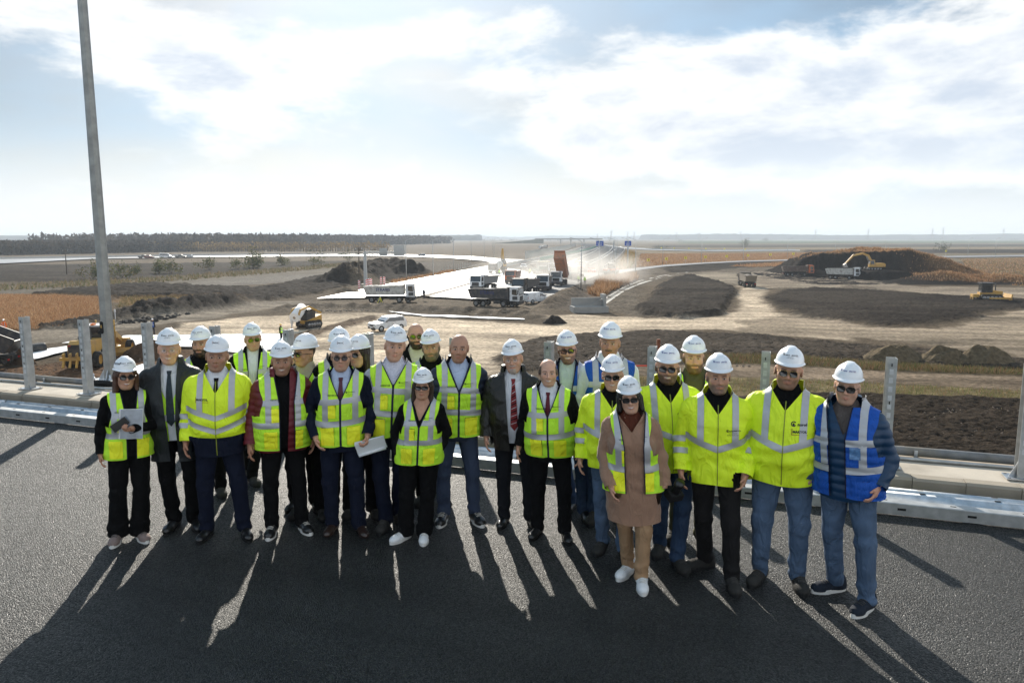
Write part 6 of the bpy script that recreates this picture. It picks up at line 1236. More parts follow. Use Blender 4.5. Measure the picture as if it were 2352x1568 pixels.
ry_ = lambda a: Matrix.Rotation(R(a), 3, 'Y')
def at_root(name, pos, head, label, cat, group=None, scale=1.0): e = empty(name, pos, head, scale); tag(e, label, cat, group); return e
def dump_truck(label, pos, head, cabm=PW, bedm=PWD, tip=0.0, text_=None, tcol=None, group='dump trucks on the site', full=True, dusty=False):
    e = at_root('dump_truck', pos, head, label, 'dump truck', group); e.scale = (.90, 1, 1)
    P(e, 'chassis', DARKM, ((-.3, 0, .95), (8.6, .9, .28)), ((.6, -.95, .75), (1.3, .5, .5)), ((.9, .95, .75), (1.3, .5, .5)), ((-4.45, 0, .75), (.12, 2.3, .12)), ((3.6, 0, .62), (1.6, 2.3, .5)))
    for x in (-3.3, -1.95, 1.75, 3.35):
        for y in (-1.03, 1.03): wheel(e, x, y, .52, .40)
    cab = MB(); prof = [(2.95, 1.0), (4.55, .95), (4.62, 1.75), (4.42, 2.95), (4.2, 3.12), (2.95, 3.12)]; cab.prism(prof, -1.22, 1.22, 'y'); cb = cab.build('cab', cabm, e)
    P(cb, 'bumper', PG if cabm is not PG else DARKM, ((4.52, 0, .72), (.36, 2.46, .46))); P(cb, 'grille', PBK, ((4.635, 0, 1.38), (.04, 1.5, .70)))
    ws = MB(); ws.add([(4.645, -1.08, 1.86), (4.645, 1.08, 1.86), (4.475, 1.05, 2.84), (4.475, -1.05, 2.84)], [(0, 1, 2, 3)]); ws.build('windscreen', GLASS, cb)
    for s in (-1, 1):
        sw = MB(); sw.prism([(3.35, 1.95), (4.30, 1.85), (4.18, 2.78), (3.35, 2.78)], s * 1.221, s * 1.226, 'y'); sw.build('side_window', GLASS, cb)
        P(cb, 'headlight', LAMPM, ((4.66, s * .95, .85), (.06, .34, .20))); P(cb, 'mirror', PBK, ((4.5, s * 1.42, 2.35), (.12, .20, .62))); P(cb, 'door_trim', PG, ((3.9, s * 1.232, 1.45), (.9, .02, .55)))
    P(cb, 'sun_visor', PG, ((4.50, 0, 2.98), (.25, 2.3, .10), ry_(12)))
    bed = empty('tipper_body', (-4.3, 0, 1.25), parent=e); bed.rotation_euler = (0, R(-tip), 0)
    L_, b = 6.9, MB(); t = .08
    b.prism([(0, .05), (6.9, .05), (6.9, .18), (0, .18)], -1.18, 1.18, 'y')
    for s in (-1, 1):
        q = MB(); q.add([(-.55, s * 1.22, 1.40), (.0, s * 1.15, .1), (6.8, s * 1.15, .1), (6.95, s * 1.25, 1.55), (-.55, s * 1.16, 1.40), (.0, s * 1.07, .1), (6.8, s * 1.07, .1), (6.95, s * 1.17, 1.55)], [(0, 1, 2, 3), (7, 6, 5, 4), (0, 4, 5, 1), (1, 5, 6, 2), (2, 6, 7, 3), (3, 7, 4, 0)]); sd = q.build('side_wall', bedm, bed)
        P(bed, 'top_rail', bedm, ((3.2, s * 1.235, 1.50), (7.4, .12, .13), ry_(-1.2)))
        if text_ and s == -1: flat_text('lettering', text_, 2.6, tcol, bed, Matrix.Translation((3.1, -1.215, .95)), .03)
    b.build('floor', bedm, bed); P(bed, 'front_wall', bedm, ((6.93, 0, .95), (.10, 2.45, 1.7)), ((7.15, 0, 1.82), (.6, 2.45, .06))); P(bed, 'tailgate', bedm, ((-.25, 0, .72), (.08, 2.28, 1.35), ry_(-22)))
    if full: q = MB(); q.lathe([(3.2, 0), (2.2, .28), (0, .45)], 20, Matrix.Translation((3.3, 0, 1.12)) @ Matrix.Diagonal((1, .35, 1, 1))); q.build('load', M('white_tarp' if full == 'tarp' else 'load_soil', (.7, .69, .66) if full == 'tarp' else (.08, .06, .045), .8, 0, .2, 2, .5, 4), bed)
    P(e, 'mudguard', DARKM, ((-2.62, -1.03, 1.14), (2.5, .44, .06))); P(e, 'mudguard', DARKM, ((-2.62, 1.03, 1.14), (2.5, .44, .06))); P(e, 'tail_light', REDL, ((-4.52, -.9, .78), (.04, .35, .14)), ); P(e, 'tail_light', REDL, ((-4.52, .9, .78), (.04, .35, .14)))
    return e
def mixer_truck(label, pos, head, cabm=PG):
    e = at_root('mixer_truck', pos, head, label, 'mixer truck')
    P(e, 'chassis', DARKM, ((-.3, 0, .95), (8.4, .9, .28)))
    for x in (-3.3, -1.95, 1.75, 3.35):
        for y in (-1.03, 1.03): wheel(e, x, y, .52, .40)
    cab = MB(); cab.prism([(2.95, .6), (4.55, .6), (4.62, 1.75), (4.42, 2.9), (2.95, 3.0)], -1.22, 1.22, 'y'); cb = cab.build('cab', cabm, e)
    ws = MB(); ws.add([(4.645, -1.08, 1.80), (4.645, 1.08, 1.80), (4.475, 1.05, 2.76), (4.475, -1.05, 2.76)], [(0, 1, 2, 3)]); ws.build('windscreen', GLASS, cb); P(cb, 'bumper', PW, ((4.62, 0, .8), (.2, 2.4, .35)))
    T = Matrix.Translation((-.8, 0, 2.35)) @ Matrix.Rotation(R(12), 4, 'Y'); MB().lathe([(.3, 3.1), (.9, 2.8), (1.15, 1.2), (1.15, 0), (.75, -2.6), (.55, -3.0), (.0, -2.9)], 20, T, 'x').build('drum', PWD, e)
    P(e, 'hopper', PBK, ((-4.0, 0, 3.2), (.9, 1.2, .9)), ((-4.2, 0, 1.9), (.2, 1.0, 1.8))); return e
def car(label, pos, head, mat, kind='suv', cat='car', group=None, name='parked_car'):
    e = at_root(name, pos, head, label, cat, group)
    shp = {'suv': ([(-2.15, .35), (2.1, .35), (2.17, .65), (2.12, .95), (1.0, 1.08), (.35, 1.62), (-1.75, 1.66), (-2.12, 1.05)], 1.78), 'pickup': ([(-2.6, .45), (2.55, .45), (2.62, 1.0), (1.4, 1.12), (.8, 1.75), (-.7, 1.76), (-.85, 1.1), (-2.6, 1.08)], 1.85),
           'van': ([(-2.2, .32), (2.05, .32), (2.15, .7), (2.05, .95), (1.35, 1.12), (.75, 1.72), (.4, 1.82), (-2.1, 1.82), (-2.22, 1.0)], 1.79), 'bigvan': ([(-2.9, .4), (2.7, .4), (2.8, .9), (2.65, 1.2), (2.1, 1.35), (1.4, 2.3), (-2.8, 2.5), (-2.92, 1.2)], 2.0)}[kind]
    pts, w = shp; b = MB(); n = len(pts); vs = []
    zmin = min(p[1] for p in pts); zmax = max(p[1] for p in pts)
    for s in (-1, 1):
        for p in pts: k = max(0, (p[1] - 1.0) / max(.01, zmax - 1.0)); vs.append((p[0], s * w / 2 * (1 - .13 * k), p[1]))
    b.add(vs, [tuple(range(n))[::-1], tuple(range(n, 2 * n))] + [(i, (i + 1) % n, n + (i + 1) % n, n + i) for i in range(n)]); body = b.build('body', mat, e); bv = body.modifiers.new('b', 'BEVEL'); bv.width = .07; bv.segments = 2
    xw = {'suv': (-1.30, 1.36), 'pickup': (-1.6, 1.6), 'van': (-1.38, 1.32), 'bigvan': (-1.9, 1.8)}[kind]; rw = .36 if kind != 'bigvan' else .37
    for x in xw:
        for y in (-w / 2 + .08, w / 2 - .08): wheel(e, x, y, rw, .22)
    wz = {'suv': ((.30, .98), (1.57, 1.10)), 'pickup': ((.78, 1.36), (1.70, 1.16)), 'van': ((.73, 1.33), (1.68, 1.16)), 'bigvan': ((1.4, 2.06), (2.22, 1.40))}[kind]
    (xt, xb), (zt, zb) = wz; q = MB(); q.add([(xb + .03, -w * .43, zb), (xb + .03, w * .43, zb), (xt + .05, w * .38, zt), (xt + .05, -w * .38, zt)], [(0, 1, 2, 3)]); q.build('windscreen', GLASS, body)
    for s in (-1, 1):
        xr = {'suv': -1.75, 'pickup': -.7, 'van': .1, 'bigvan': -2.4}[kind]; q = MB(); k0, k1 = 1 - .13 * max(0, (zb + .02 - 1) / (zmax - 1)), 1 - .13 * max(0, (zt - .06 - 1) / (zmax - 1))
        q.add([(xr, s * (w / 2 * k0 + .012), zb + .02), (xb - .15, s * (w / 2 * k0 + .012), zb + .02), (xt - .12, s * (w / 2 * k1 + .012), zt - .06), (xr + .1, s * (w / 2 * k1 + .012), zt - .06)], [(0, 1, 2, 3)]); q.build('side_window', GLASS, body)
        fx = max(p[0] for p in pts); P(body, 'headlight', LAMPM, ((fx - .06, s * w * .36, .82), (.10, .34, .16))); P(body, 'mirror', PBK, ((xb - .25, s * (w / 2 + .1), zb + .05), (.14, .16, .13))); rx = min(p[0] for p in pts); P(body, 'tail_light', REDL, ((rx + .03, s * w * .42, 1.0), (.08, .12, .28)))
    fx = max(p[0] for p in pts); P(body, 'grille', PBK, ((fx - .02, 0, .74), (.06, w * .42, .16)), ((fx - .03, 0, .45), (.10, w * .8, .16))); P(body, 'number_plate', PW, ((fx + .03, 0, .50), (.02, .5, .11)))
    if kind in ('van', 'bigvan'): rx = min(p[0] for p in pts); P(body, 'rear_window', GLASS, ((rx + .08, -w * .2, 1.42), (.03, w * .32, .36)), ((rx + .08, w * .2, 1.42), (.03, w * .32, .36)))
    if kind == 'suv':
        for s in (-1, 1): P(body, 'roof_rail', PBK, ((-.7, s * .66, 1.70), (1.9, .05, .05)))
    return e
def tracks(parent, y, L_, hgt, w, name='track'):
    prof = []; r = hgt / 2
    for k in range(9): a = math.pi / 2 - math.pi * k / 8; prof.append((L_ / 2 - r + r * math.cos(a), r + r * math.sin(a)))
    for k in range(9): a = -math.pi / 2 - math.pi * k / 8; prof.append((-L_ / 2 + r + r * math.cos(a), r + r * math.sin(a)))
    b = MB(); b.prism(prof, y - w / 2, y + w / 2, 'y')
    for k in range(int(L_ / .22)): b.box((-L_ / 2 + r * .6 + k * .22, y, hgt + .015), (.10, w * 1.02, .05)); b.box((-L_ / 2 + r * .6 + k * .22, y, .0), (.10, w * 1.02, .05))
    t = b.build(name, DARKM, parent); t['kind'] = 'stuff' if False else ''; del t['kind']
    q = MB()
    for k in range(5): q.lathe([(0, -w * .52), (r * .5, -w * .53), (r * .5, w * .53), (0, w * .52)], 12, Matrix.Translation((-L_ / 2 + r + k * (L_ - 2 * r) / 4, y, r)), 'y')
    q.build('rollers', STEELW, t); return t
def limb(parent, name, mat, pts, w, d0, d1): 
    """tapered boom through pts (x, z)"""
    b = MB(); up = []; dn = []; n = len(pts)
    for i, (x, z) in enumerate(pts):
        a = Vector(pts[max(i - 1, 0)]); c = Vector(pts[min(i + 1, n - 1)]); t = (c - a).normalized(); k = d0 + (d1 - d0) * i / (n - 1); up.append((x - t.y * k / 2, z + t.x * k / 2)); dn.append((x + t.y * k / 2, z - t.x * k / 2))
    b.prism(up + dn[::-1], -w / 2, w / 2, 'y'); return b.build(name, mat, parent)
def excavator(label, pos, head, cat='excavator', tall=False):
    e = at_root('excavator', pos, head, label, cat)
    for y in (-1.15, 1.15): tracks(e, y, 4.2, .95, .6)
    P(e, 'undercarriage', DARKM, ((0, 0, .65), (2.4, 1.8, .45))); up = empty('upper_body', (0, 0, 1.0), parent=e)
    hb = MB(); hb.prism([(-2.9, .05), (-.1, .05), (-.1, 1.05), (-2.6, 1.1), (-2.95, .8)], -1.35, 1.35, 'y'); hb.build('engine_cover', PY, up); P(up, 'counterweight', PBK, ((-2.95, 0, .45), (.35, 2.6, .8)))
    c = MB(); c.prism([(0, .05), (1.55, .05), (1.6, .9), (1.25, 2.0), (.1, 2.0)], .25, 1.3, 'y'); cb = c.build('cab', PY, up); P(cb, 'cab_glass', GLASS, ((.75, 1.305, 1.3), (1.0, .02, 1.0)), ((.75, .245, 1.3), (1.0, .02, 1.0))); q = MB(); q.add([(1.62, .32, .85), (1.62, 1.23, .85), (1.30, 1.23, 1.92), (1.30, .32, 1.92)], [(0, 1, 2, 3)]); q.build('windscreen', GLASS, cb)
    limb(up, 'boom', PY, [(.2, .6), (1.6, 3.2), (3.2, 3.9), (5.9, 3.2)] if not tall else [(.2, .6), (.9, 4.0), (1.4, 5.6)], .55, .75, .45); limb(up, 'stick', PY, [(5.6, 3.5), (7.9, .9)] if not tall else [(1.3, 5.9), (2.2, 2.4)], .38, .5, .34)
    bk = MB(); x, z = (7.9, .9) if not tall else (2.2, 2.4); bk.prism([(x - .2, z + .25), (x + .55, z - .3), (x + .35, z - 1.1), (x - .7, z - 1.0), (x - .35, z - .55)], -.6, .6, 'y'); bk.build('bucket', STEELW, up)
    for s in (-.35, .35): q = MB(); q.tube([(.9, s, .7), (2.0, s, 3.0)] if not tall else [(.9, s, .7), (1.0, s, 3.0)], .09, 8); q.build('ram', STEELW, up)
    return e
def dozer(label, pos, head):
    e = at_root('bulldozer', pos, head, label, 'bulldozer')
    for y in (-.95, .95): tracks(e, y, 3.5, 1.15, .6)
    b = MB(); b.prism([(-1.7, .7), (1.7, .7), (1.75, 1.7), (.2, 1.85), (-.2, 1.5), (-1.7, 1.5)], -.65, .65, 'y'); b.build('hood', PY, e)
    c = MB(); c.prism([(-1.55, 1.5), (.15, 1.5), (.1, 3.0), (-1.5, 3.0)], -.85, .85, 'y'); cb = c.build('cab', PBK, e); P(cb, 'cab_glass', GLASS, ((-.7, -.86, 2.35), (1.2, .02, .9)), ((-.7, .86, 2.35), (1.2, .02, .9)), ((-1.56, 0, 2.35), (.02, 1.4, .9)), ((.16, 0, 2.35), (.02, 1.4, .9))); P(cb, 'roof', PBK, ((-.7, 0, 3.06), (2.0, 2.0, .12)))
    bl = MB(); bl.prism([(2.75, .05), (2.9, .0), (2.80, .6), (2.95, 1.25), (2.75, 1.3), (2.62, .6)], -1.8, 1.8, 'y'); bl.build('blade', PY, e)
    for s in (-1.2, 1.2): P(e, 'push_arm', PY, ((1.2, s, .55), (3.2, .16, .28)))
    P(e, 'exhaust', PBK, ((.9, .3, 2.35), (.14, .14, 1.2))); P(e, 'ripper', PY, ((-2.3, 0, .9), (.9, 1.5, .5)), ((-2.7, -.5, .5), (.16, .14, 1.0)), ((-2.7, .5, .5), (.16, .14, 1.0))); P(e, 'work_light', LAMPM, ((-1.72, -.6, 1.6), (.05, .3, .2))); return e
def grader(label, pos, head):
    e = at_root('motor_grader', pos, head, label, 'motor grader')
    for x in (-3.0, -1.35):
        for y in (-1.05, 1.05): wheel(e, x, y, .70, .45, M('yellow_rim', (.55, .28, .03), .5, 0, .1, 5, dirt=(.16, .13, .10, .4)))
    for y in (-1.05, 1.05): wheel(e, 4.3, y, .70, .45, _mats['yellow_rim'])
    b = MB(); b.prism([(-4.1, .95), (-1.0, .95), (-1.0, 2.25), (-3.6, 2.35), (-4.15, 2.0)], -.78, .78, 'y'); hb = b.build('engine_hood', PY, e); P(hb, 'rear_grille', PBK, ((-4.16, 0, 1.62), (.10, 1.40, .95), ry_(3))); P(hb, 'air_cleaner', PBK, ((-3.0, .1, 2.52), (.40, .40, .26)), ((-3.0, .1, 2.75), (.10, .10, .3))); P(hb, 'exhaust', PBK, ((-2.2, -.25, 2.85), (.16, .16, 1.1)))
    for s in (-1, 1): P(hb, 'tail_light', REDL, ((-4.22, s * .58, 2.02), (.05, .2, .08))); P(hb, 'work_light', LAMPM, ((-3.6, -.80 * s, 1.95), (.16, .03, .08)))
    rp = MB(); rp.box((-4.9, 0, 1.05), (.28, 2.1, .24)); rp.box((-4.55, .45, 1.0), (.7, .14, .22)); rp.box((-4.55, -.45, 1.0), (.7, .14, .22)); rpo = rp.build('ripper_beam', PY, e)
    for y in (-.75, -.25, .25, .75): q = MB(); q.prism([(-5.1, 1.45), (-4.85, 1.55), (-4.8, .95), (-5.15, .35), (-5.3, .40), (-5.05, .95)], y - .07, y + .07, 'y'); q.build('ripper_shank', PY, rpo)
    c = MB(); c.prism([(-1.0, 1.2), (.75, 1.2), (.85, 2.2), (.65, 3.2), (-1.0, 3.2)], -.82, .82, 'y'); cb = c.build('cab', PBK, e); P(cb, 'cab_glass', GLASS, ((-.15, -.83, 2.5), (1.3, .02, 1.1)), ((-.15, .83, 2.5), (1.3, .02, 1.1)), ((-1.01, 0, 2.6), (.02, 1.3, .9))); P(cb, 'roof', M('grey_roof', (.42, .42, .42), .5), ((-.15, 0, 3.26), (1.9, 1.75, .12))); P(cb, 'beacon', M('orange_beacon', (.8, .2, .03), .3), ((-.8, 0, 3.40), (.5, .25, .14)))
    limb(e, 'front_frame', PY, [(.6, 1.6), (2.2, 2.15), (3.6, 2.0), (4.9, 1.25)], .42, .5, .42); P(e, 'front_axle', PY, ((4.3, 0, .75), (.3, 1.7, .3)), ((5.0, 0, 1.1), (.5, 1.6, .7)))
    bl = MB(); bl.prism([(2.2, .12), (2.36, .08), (2.22, .45), (2.34, .82), (2.2, .85), (2.08, .45)], -1.9, 1.9, 'y', Matrix.Translation((2.2, 0, 0)) @ Matrix.Rotation(R(28), 4, 'Z') @ Matrix.Translation((-2.2, 0, 0))); bl.build('blade', PY, e)
    q = MB(); q.lathe([(.75, .95), (.95, .95), (.95, 1.1), (.75, 1.1)], 20, Matrix.Translation((2.2, 0, 0))); q.build('circle', PY, e)
    for y in (-.75, .75): q = MB(); q.tube([(1.7, y, 1.1), (1.7, y, 3.5)], .075, 8); q.box((1.7, y, 2.2), (.2, .22, .6)); q.build('lift_ram', PY, e)
    q = MB(); q.tube([(1.7, -.9, 3.4), (1.7, -.9, 4.2)], .03, 6); q.box((1.7, -.9, 4.3), (.12, .12, .25)); q.build('gps_mast', PW, e)
    for s in (-1, 1): q = MB(); q.tube([(.7, s * .8, 2.9), (1.2, s * 1.35, 3.25)], .025, 6); q.box((1.25, s * 1.42, 3.2), (.1, .24, .12)); q.build('mirror', PBK, e)
    return e
def roller(label, pos, head, mat=PO):
    e = at_root('road_roller', pos, head, label, 'road roller', 'road rollers by the paving works'); 
    for x in (-1.6, 1.6): d = MB(); d.lathe([(.0, -.98), (.62, -1.0), (.64, 1.0), (0, .98)], 20, Matrix.Translation((x, 0, .64)), 'y'); d.build('drum', STEELW, e)
    b = MB(); b.prism([(-2.3, .75), (2.3, .75), (2.3, 1.35), (.9, 1.45), (-.9, 1.45), (-2.3, 1.5)], -.95, .95, 'y'); b.build('body', mat, e); c = MB(); c.prism([(-.8, 1.45), (.8, 1.45), (.7, 2.9), (-.7, 2.9)], -.75, .75, 'y'); cb = c.build('cab', PBK, e)
    P(cb, 'cab_glass', GLASS, ((.77, 0, 2.25), (.03, 1.25, 1.0)), ((0, -.76, 2.25), (1.2, .02, 1.0)), ((0, .76, 2.25), (1.2, .02, 1.0))); P(cb, 'roof', PWD, ((0, 0, 2.98), (1.9, 1.8, .14))); return e
def paver(label, pos, head):
    e = at_root('road_paver', pos, head, label, 'road paver')
    for y in (-1.0, 1.0): tracks(e, y, 3.2, .8, .4)
    P(e, 'body', PTEAL, ((-.4, 0, 1.35), (3.6, 2.4, 1.1))); h = MB(); h.prism([(1.4, .6), (3.4, .7), (3.4, 1.5), (1.4, 1.2)], -1.5, 1.5, 'y'); h.build('hopper', PBK, e); P(e, 'screed', PBK, ((-3.0, 0, .45), (1.2, 4.2, .7))); P(e, 'canopy', PCREAM, ((-.6, 0, 3.3), (3.4, 2.6, .22)))
    for x in (-2.1, .9):
        for y in (-1.1, 1.1): P(e, 'canopy_post', PBK, ((x, y, 2.5), (.10, .10, 1.5)))
    return e
def tractor(label, pos, head):
    e = at_root('backhoe_tractor', pos, head, label, 'tractor')
    for y in (-.95, .95): wheel(e, -1.1, y, .80, .5); wheel(e, 1.4, y, .52, .36)
    b = MB(); b.prism([(-.3, .8), (2.0, .8), (2.0, 1.5), (-.3, 1.7)], -.5, .5, 'y'); b.build('hood', PTEAL, e); c = MB(); c.prism([(-1.7, 1.0), (-.1, 1.0), (-.1, 2.8), (-1.6, 2.8)], -.8, .8, 'y'); cb = c.build('cab', PBK, e); P(cb, 'cab_glass', GLASS, ((-.09, 0, 2.1), (.02, 1.3, 1.2)), ((-.9, -.81, 2.1), (1.2, .02, 1.1)), ((-.9, .81, 2.1), (1.2, .02, 1.1)))
    q = MB(); q.prism([(2.6, .1), (3.2, .1), (3.3, .2), (2.9, .9), (2.6, .8)], -1.1, 1.1, 'y'); q.build('loader_bucket', STEELW, e); P(e, 'loader_arm', PTEAL, ((1.7, -.6, 1.1), (2.2, .14, .2)), ((1.7, .6, 1.1), (2.2, .14, .2))); return e
def skid_steer(label, pos, head):
    e = at_root('skid_steer_loader', pos, head, label, 'skid steer loader')
    for y in (-.75, .75): tracks(e, y, 2.5, .85, .42)
    b = MB(); b.prism([(-1.5, .5), (.9, .5), (.9, .9), (-.3, 1.2), (-1.5, 1.5)], -.6, .6, 'y'); b.build('body', PY, e); c = MB(); c.prism([(-.55, .9), (.85, .9), (.9, 1.5), (.6, 2.25), (-.55, 2.25)], -.52, .52, 'y'); cb = c.build('cab', PBK, e); P(cb, 'cab_glass', GLASS, ((.86, 0, 1.65), (.03, .8, .9)))
    for y in (-.68, .68):
        q = limb(e, 'lift_arm', PY, [(-1.3, 1.7), (.6, 2.6), (1.9, 2.3), (2.2, 1.7)], .16, .22, .2); q.location.y = y
    return e
# ================================================================ placing things on the site
def gp(Zf, x, y, dy=0.0, z=.0): p = spot(*Zf(x, y), GZ + z); return Vector((p.x, p.y + dy, GZ + z))
UPZ = .36
dump_truck('white tipper truck with blue lettering on its cream bed, parked left of the motorway', gp(Z2, 1194, 662, 1.0, .05), R(3), PW, PWD, text_='STRAVIS', tcol=M('lettering_blue', (.04, .06, .16), .5), full='tarp')
dump_truck('dark grey tipper truck with white cab, nearest in the cluster of trucks', gp(Z2, 2105, 696, 1.0, .05), R(-19), PW, PG, text_='STRAVIS', tcol=M('lettering_dim', (.02, .03, .12), .5), full='tarp')
dump_truck('white-cabbed grey tipper half hidden behind the nearest dark tipper', gp(Z3, 400, 765, 2, UPZ), R(-113), PW, paint('grey_bed', (.20, .20, .20), .5), full=False)
dump_truck('orange tipper truck facing the camera on the white carriageway', gp(Z3, 742, 690, 4, UPZ), R(-100), PO, PRED, full=False)
dump_truck('black tipper truck facing the camera right behind the white van', gp(Z3, 900, 825, 4, UPZ), R(-112), PBK, PG, full=True)
dump_truck('white tipper truck facing the camera between the black one and the raised bed', gp(Z3, 1122, 772, 4, UPZ), R(-98), PW, PG, full=True)
dump_truck('white tipper truck with its orange bed raised, feeding the paver in the dust', gp(Z3, 1300, 712, 4, UPZ), R(-104), PW, paint('dusty_orange', (.46, .19, .095), .75, .7), tip=41, full=False)
dump_truck('white truck cab just left of the raised orange bed', gp(Z3, 1225, 575, 4, UPZ), R(-97), PW, PG, full=False)
dump_truck('orange tipper truck below the dark cut face of the mound', gp(Z5, 420, 437, 1), R(-8), PO, PBR, full=True)
dump_truck('white tipper truck being loaded under the excavator boom', gp(Z5, 815, 464, 1), R(-32), PW, PWD, full=True)
dump_truck('brown tipper truck seen from behind on the light track', gp(Z4, 1842, 648, 3), R(84), PBR, paint('dusty_brown_bed', (.20, .165, .12), .7, .6), full=True)
tp = dump_truck('dark tipper truck at the left edge tipping brown soil', Vector((-45.6, 60.3, GZ)), R(190), PBK, PG, tip=20, full=False)
flat_text('lettering', 'MOLCIK', .9, M('lettering_pale', (.55, .53, .5), .6), tp, Matrix.Translation((-2.6, 1.30, 2.6)) @ Matrix.Rotation(math.pi, 4, 'Z') @ Matrix.Rotation(R(26), 4, 'Y'))
mixer_truck('dark mixer truck facing the camera at the end of the left carriageway', gp(Z3, 550, 565, 4, UPZ), R(-108)); mixer_truck('far white mixer truck beyond the noise wall', gp(Z3, 1100, 276, 3), R(-160), PW)
car('white panel van seen from behind beside the dark tipper', gp(Z3, 1015, 918, .8, .1), R(36), PW, 'van', 'van', name='panel_van')
car('white off-road car on the beige pad above the helmets', gp(Z2, 1172, 900, .4, .05), R(-138), PW, 'suv', 'car')
car('white pickup beside the barrier behind the orange tipper', gp(Z3, 868, 514, 1, UPZ), R(-98), PW, 'pickup', 'pickup', name='pickup_truck'); car('small white car on the carriageway beyond the pavers', gp(Z3, 1452, 476, 1, UPZ), R(-150), PW, 'suv', 'car')
for (x, y, hd, m_, k, lab, c_) in ((1230, 281, 0, PG, 'pickup', 'dark pickup leading the far left row of vehicles', 'pickup'), (1278, 283, 0, PRED, 'suv', 'dark red car second in the far left row of vehicles', 'car'), (1418, 279, 4, PW, 'bigvan', 'white van in the far left row of vehicles', 'van'), (1545, 279, 0, PGR, 'pickup', 'olive pickup right of the far white van', 'pickup'), (1612, 277, 180, PW, 'suv', 'white car at the right end of the far left row', 'car')): car(lab, gp(Z1, x, y, 0, .5), R(hd), m_, k, c_, 'vehicles stopped on the far left ramp', 'parked_car')
car('blue-grey car driving along the far ramp behind the gantry', gp(Z2, 1468, 266, 0, .5), R(180), PBLU, 'suv')
roller('orange road roller beside the ramp at the right of the paving works', gp(Z3, 1900, 566, 1, UPZ), R(-150)); roller('road roller further back in the dust', gp(Z3, 1545, 530, 1, UPZ), R(-100))
paver('road paver with long cream canopy behind the dust', gp(Z3, 1130, 560, 3, UPZ), R(10)); paver('road paver behind the truck with the raised bed', gp(Z3, 1465, 640, 3, UPZ), R(-75)); tractor('teal backhoe tractor left of the paver canopy', gp(Z3, 990, 570, 2, UPZ), R(-60))
ex = excavator('yellow excavator digging into the dark mound', spot(*Z5(1055, 386), GZ + 2.3), R(176)); ex.scale = (.9,) * 3; excavator('yellow excavator with folded boom behind the mixer truck', gp(Z3, 600, 530, 6, UPZ), R(-70), tall=True)
dozer('yellow bulldozer at the right edge pushing dark soil', gp(Z5, 2085, 652, 1), R(-14))
grader('yellow motor grader with rear ripper seen from behind at the left', Vector((-35.9, 63.6, GZ)), R(98))
sk = skid_steer('yellow tracked loader carrying the white fabric roll', gp(Z2, 480, 884, 1.4), R(-122))
rl = empty('fabric_roll', gp(Z2, 400, 860, -1.0, 0)); tag(rl, 'white geotextile roll held up by the tracked loader', 'roll')
pa, pb_ = spot_y(*Z2(378, 790), rl.location.y - 2.6) - rl.location, spot_y(*Z2(448, 705), rl.location.y - .6) - rl.location
b = MB(); b.tube([pa, pb_], .62, 20); rb = b.build('roll', GEO, rl); d_ = (pa - pb_).normalized(); MB().tube([pa - d_ * .1, pa + d_ * .03], .17, 14).build('core', M('cardboard', (.30, .24, .17), .8), rb)
b = MB(); w_ = Vector((d_.y, -d_.x, 0)).normalized(); q0, q1 = pa + Vector((-.55, 0, -.2)), pb_ + Vector((-.55, 0, -.2)); vs = []
for t_ in np.linspace(0, 1, 7): vs += [q0 + Vector((.15 * math.sin(t_ * 5), 0, -t_ * 2.6)), q0 + (q1 - q0) * .35 + Vector((.15 * math.sin(t_ * 5 + 1), 0, -t_ * 2.4))]
b.add(vs, [(2 * i, 2 * i + 1, 2 * i + 3, 2 * i + 2) for i in range(6)], None, True); b.build('hanging_flap', GEO, rl)
# ---------------------------------------------------------------- workers in the distance
def worker_meshes():
    AR = [((-.17, .015, 1.37), (-.24, .03, 1.12), (-.25, -.05, .88)), ((.17, .015, 1.37), (.24, .03, 1.12), (.25, -.05, .88))]
    up = lambda P: smin(torso_sdf(P, {}) - .025, np.minimum(arm_sdf(P, AR[0], 1.05), arm_sdf(P, AR[1], 1.05)) - .012, .03)
    V, T = iso(up, (-.36, -.22, .78), (.36, .22, 1.55), .024); U = clip(V, T, .84 - V[:, 2])[0]
    vs = lambda P: torso_sdf(P, {}) - .042
    V, T = iso(vs, (-.26, -.22, .80), (.26, .22, 1.5), .02); m = clip(V, T, .86 - V[:, 2])[0]; m = clip(*m, m[0][:, 2] - 1.42)[0]; m = clip(*m, np.abs(m[0][:, 0]) - .20)[0]
    (tp_, m) = clip(*m, np.minimum(np.abs(m[0][:, 2] - 1.07) - .03, np.maximum(np.abs(np.abs(m[0][:, 0]) - .12) - .026, 1.07 - m[0][:, 2])))
    lg = lambda P: np.minimum(smin(cap(P, (-.09, 0, .9), (-.11, -.02, .48), .10, .07), cap(P, (-.11, -.02, .48), (-.13, .02, .08), .07, .06), .03), smin(cap(P, (.09, 0, .9), (.11, -.02, .48), .10, .07), cap(P, (.11, -.02, .48), (.13, .02, .08), .07, .06), .03))
    L_ = iso(lg, (-.25, -.15, 0), (.25, .15, 1.05), .024)
    hd = iso(lambda P: smin(ell(P, (0, 0, 1.63), (.078, .095, .118)), cap(P, (0, .02, 1.55), (0, .03, 1.40), .055, .06), .03), (-.12, -.14, 1.36), (.12, .14, 1.78), .02)
    return {k: v for k, v in (('jacket', U), ('vest', m), ('reflective_tape', push(tp_, .004)), ('trousers', L_), ('body', hd))}
WM = worker_meshes(); SKINP = M('skin_plain', (.55, .33, .23), .6); LIMEW = LIME; ORW = cloth('orange_workwear', (.85, .16, .02), .7)
_wm = {}
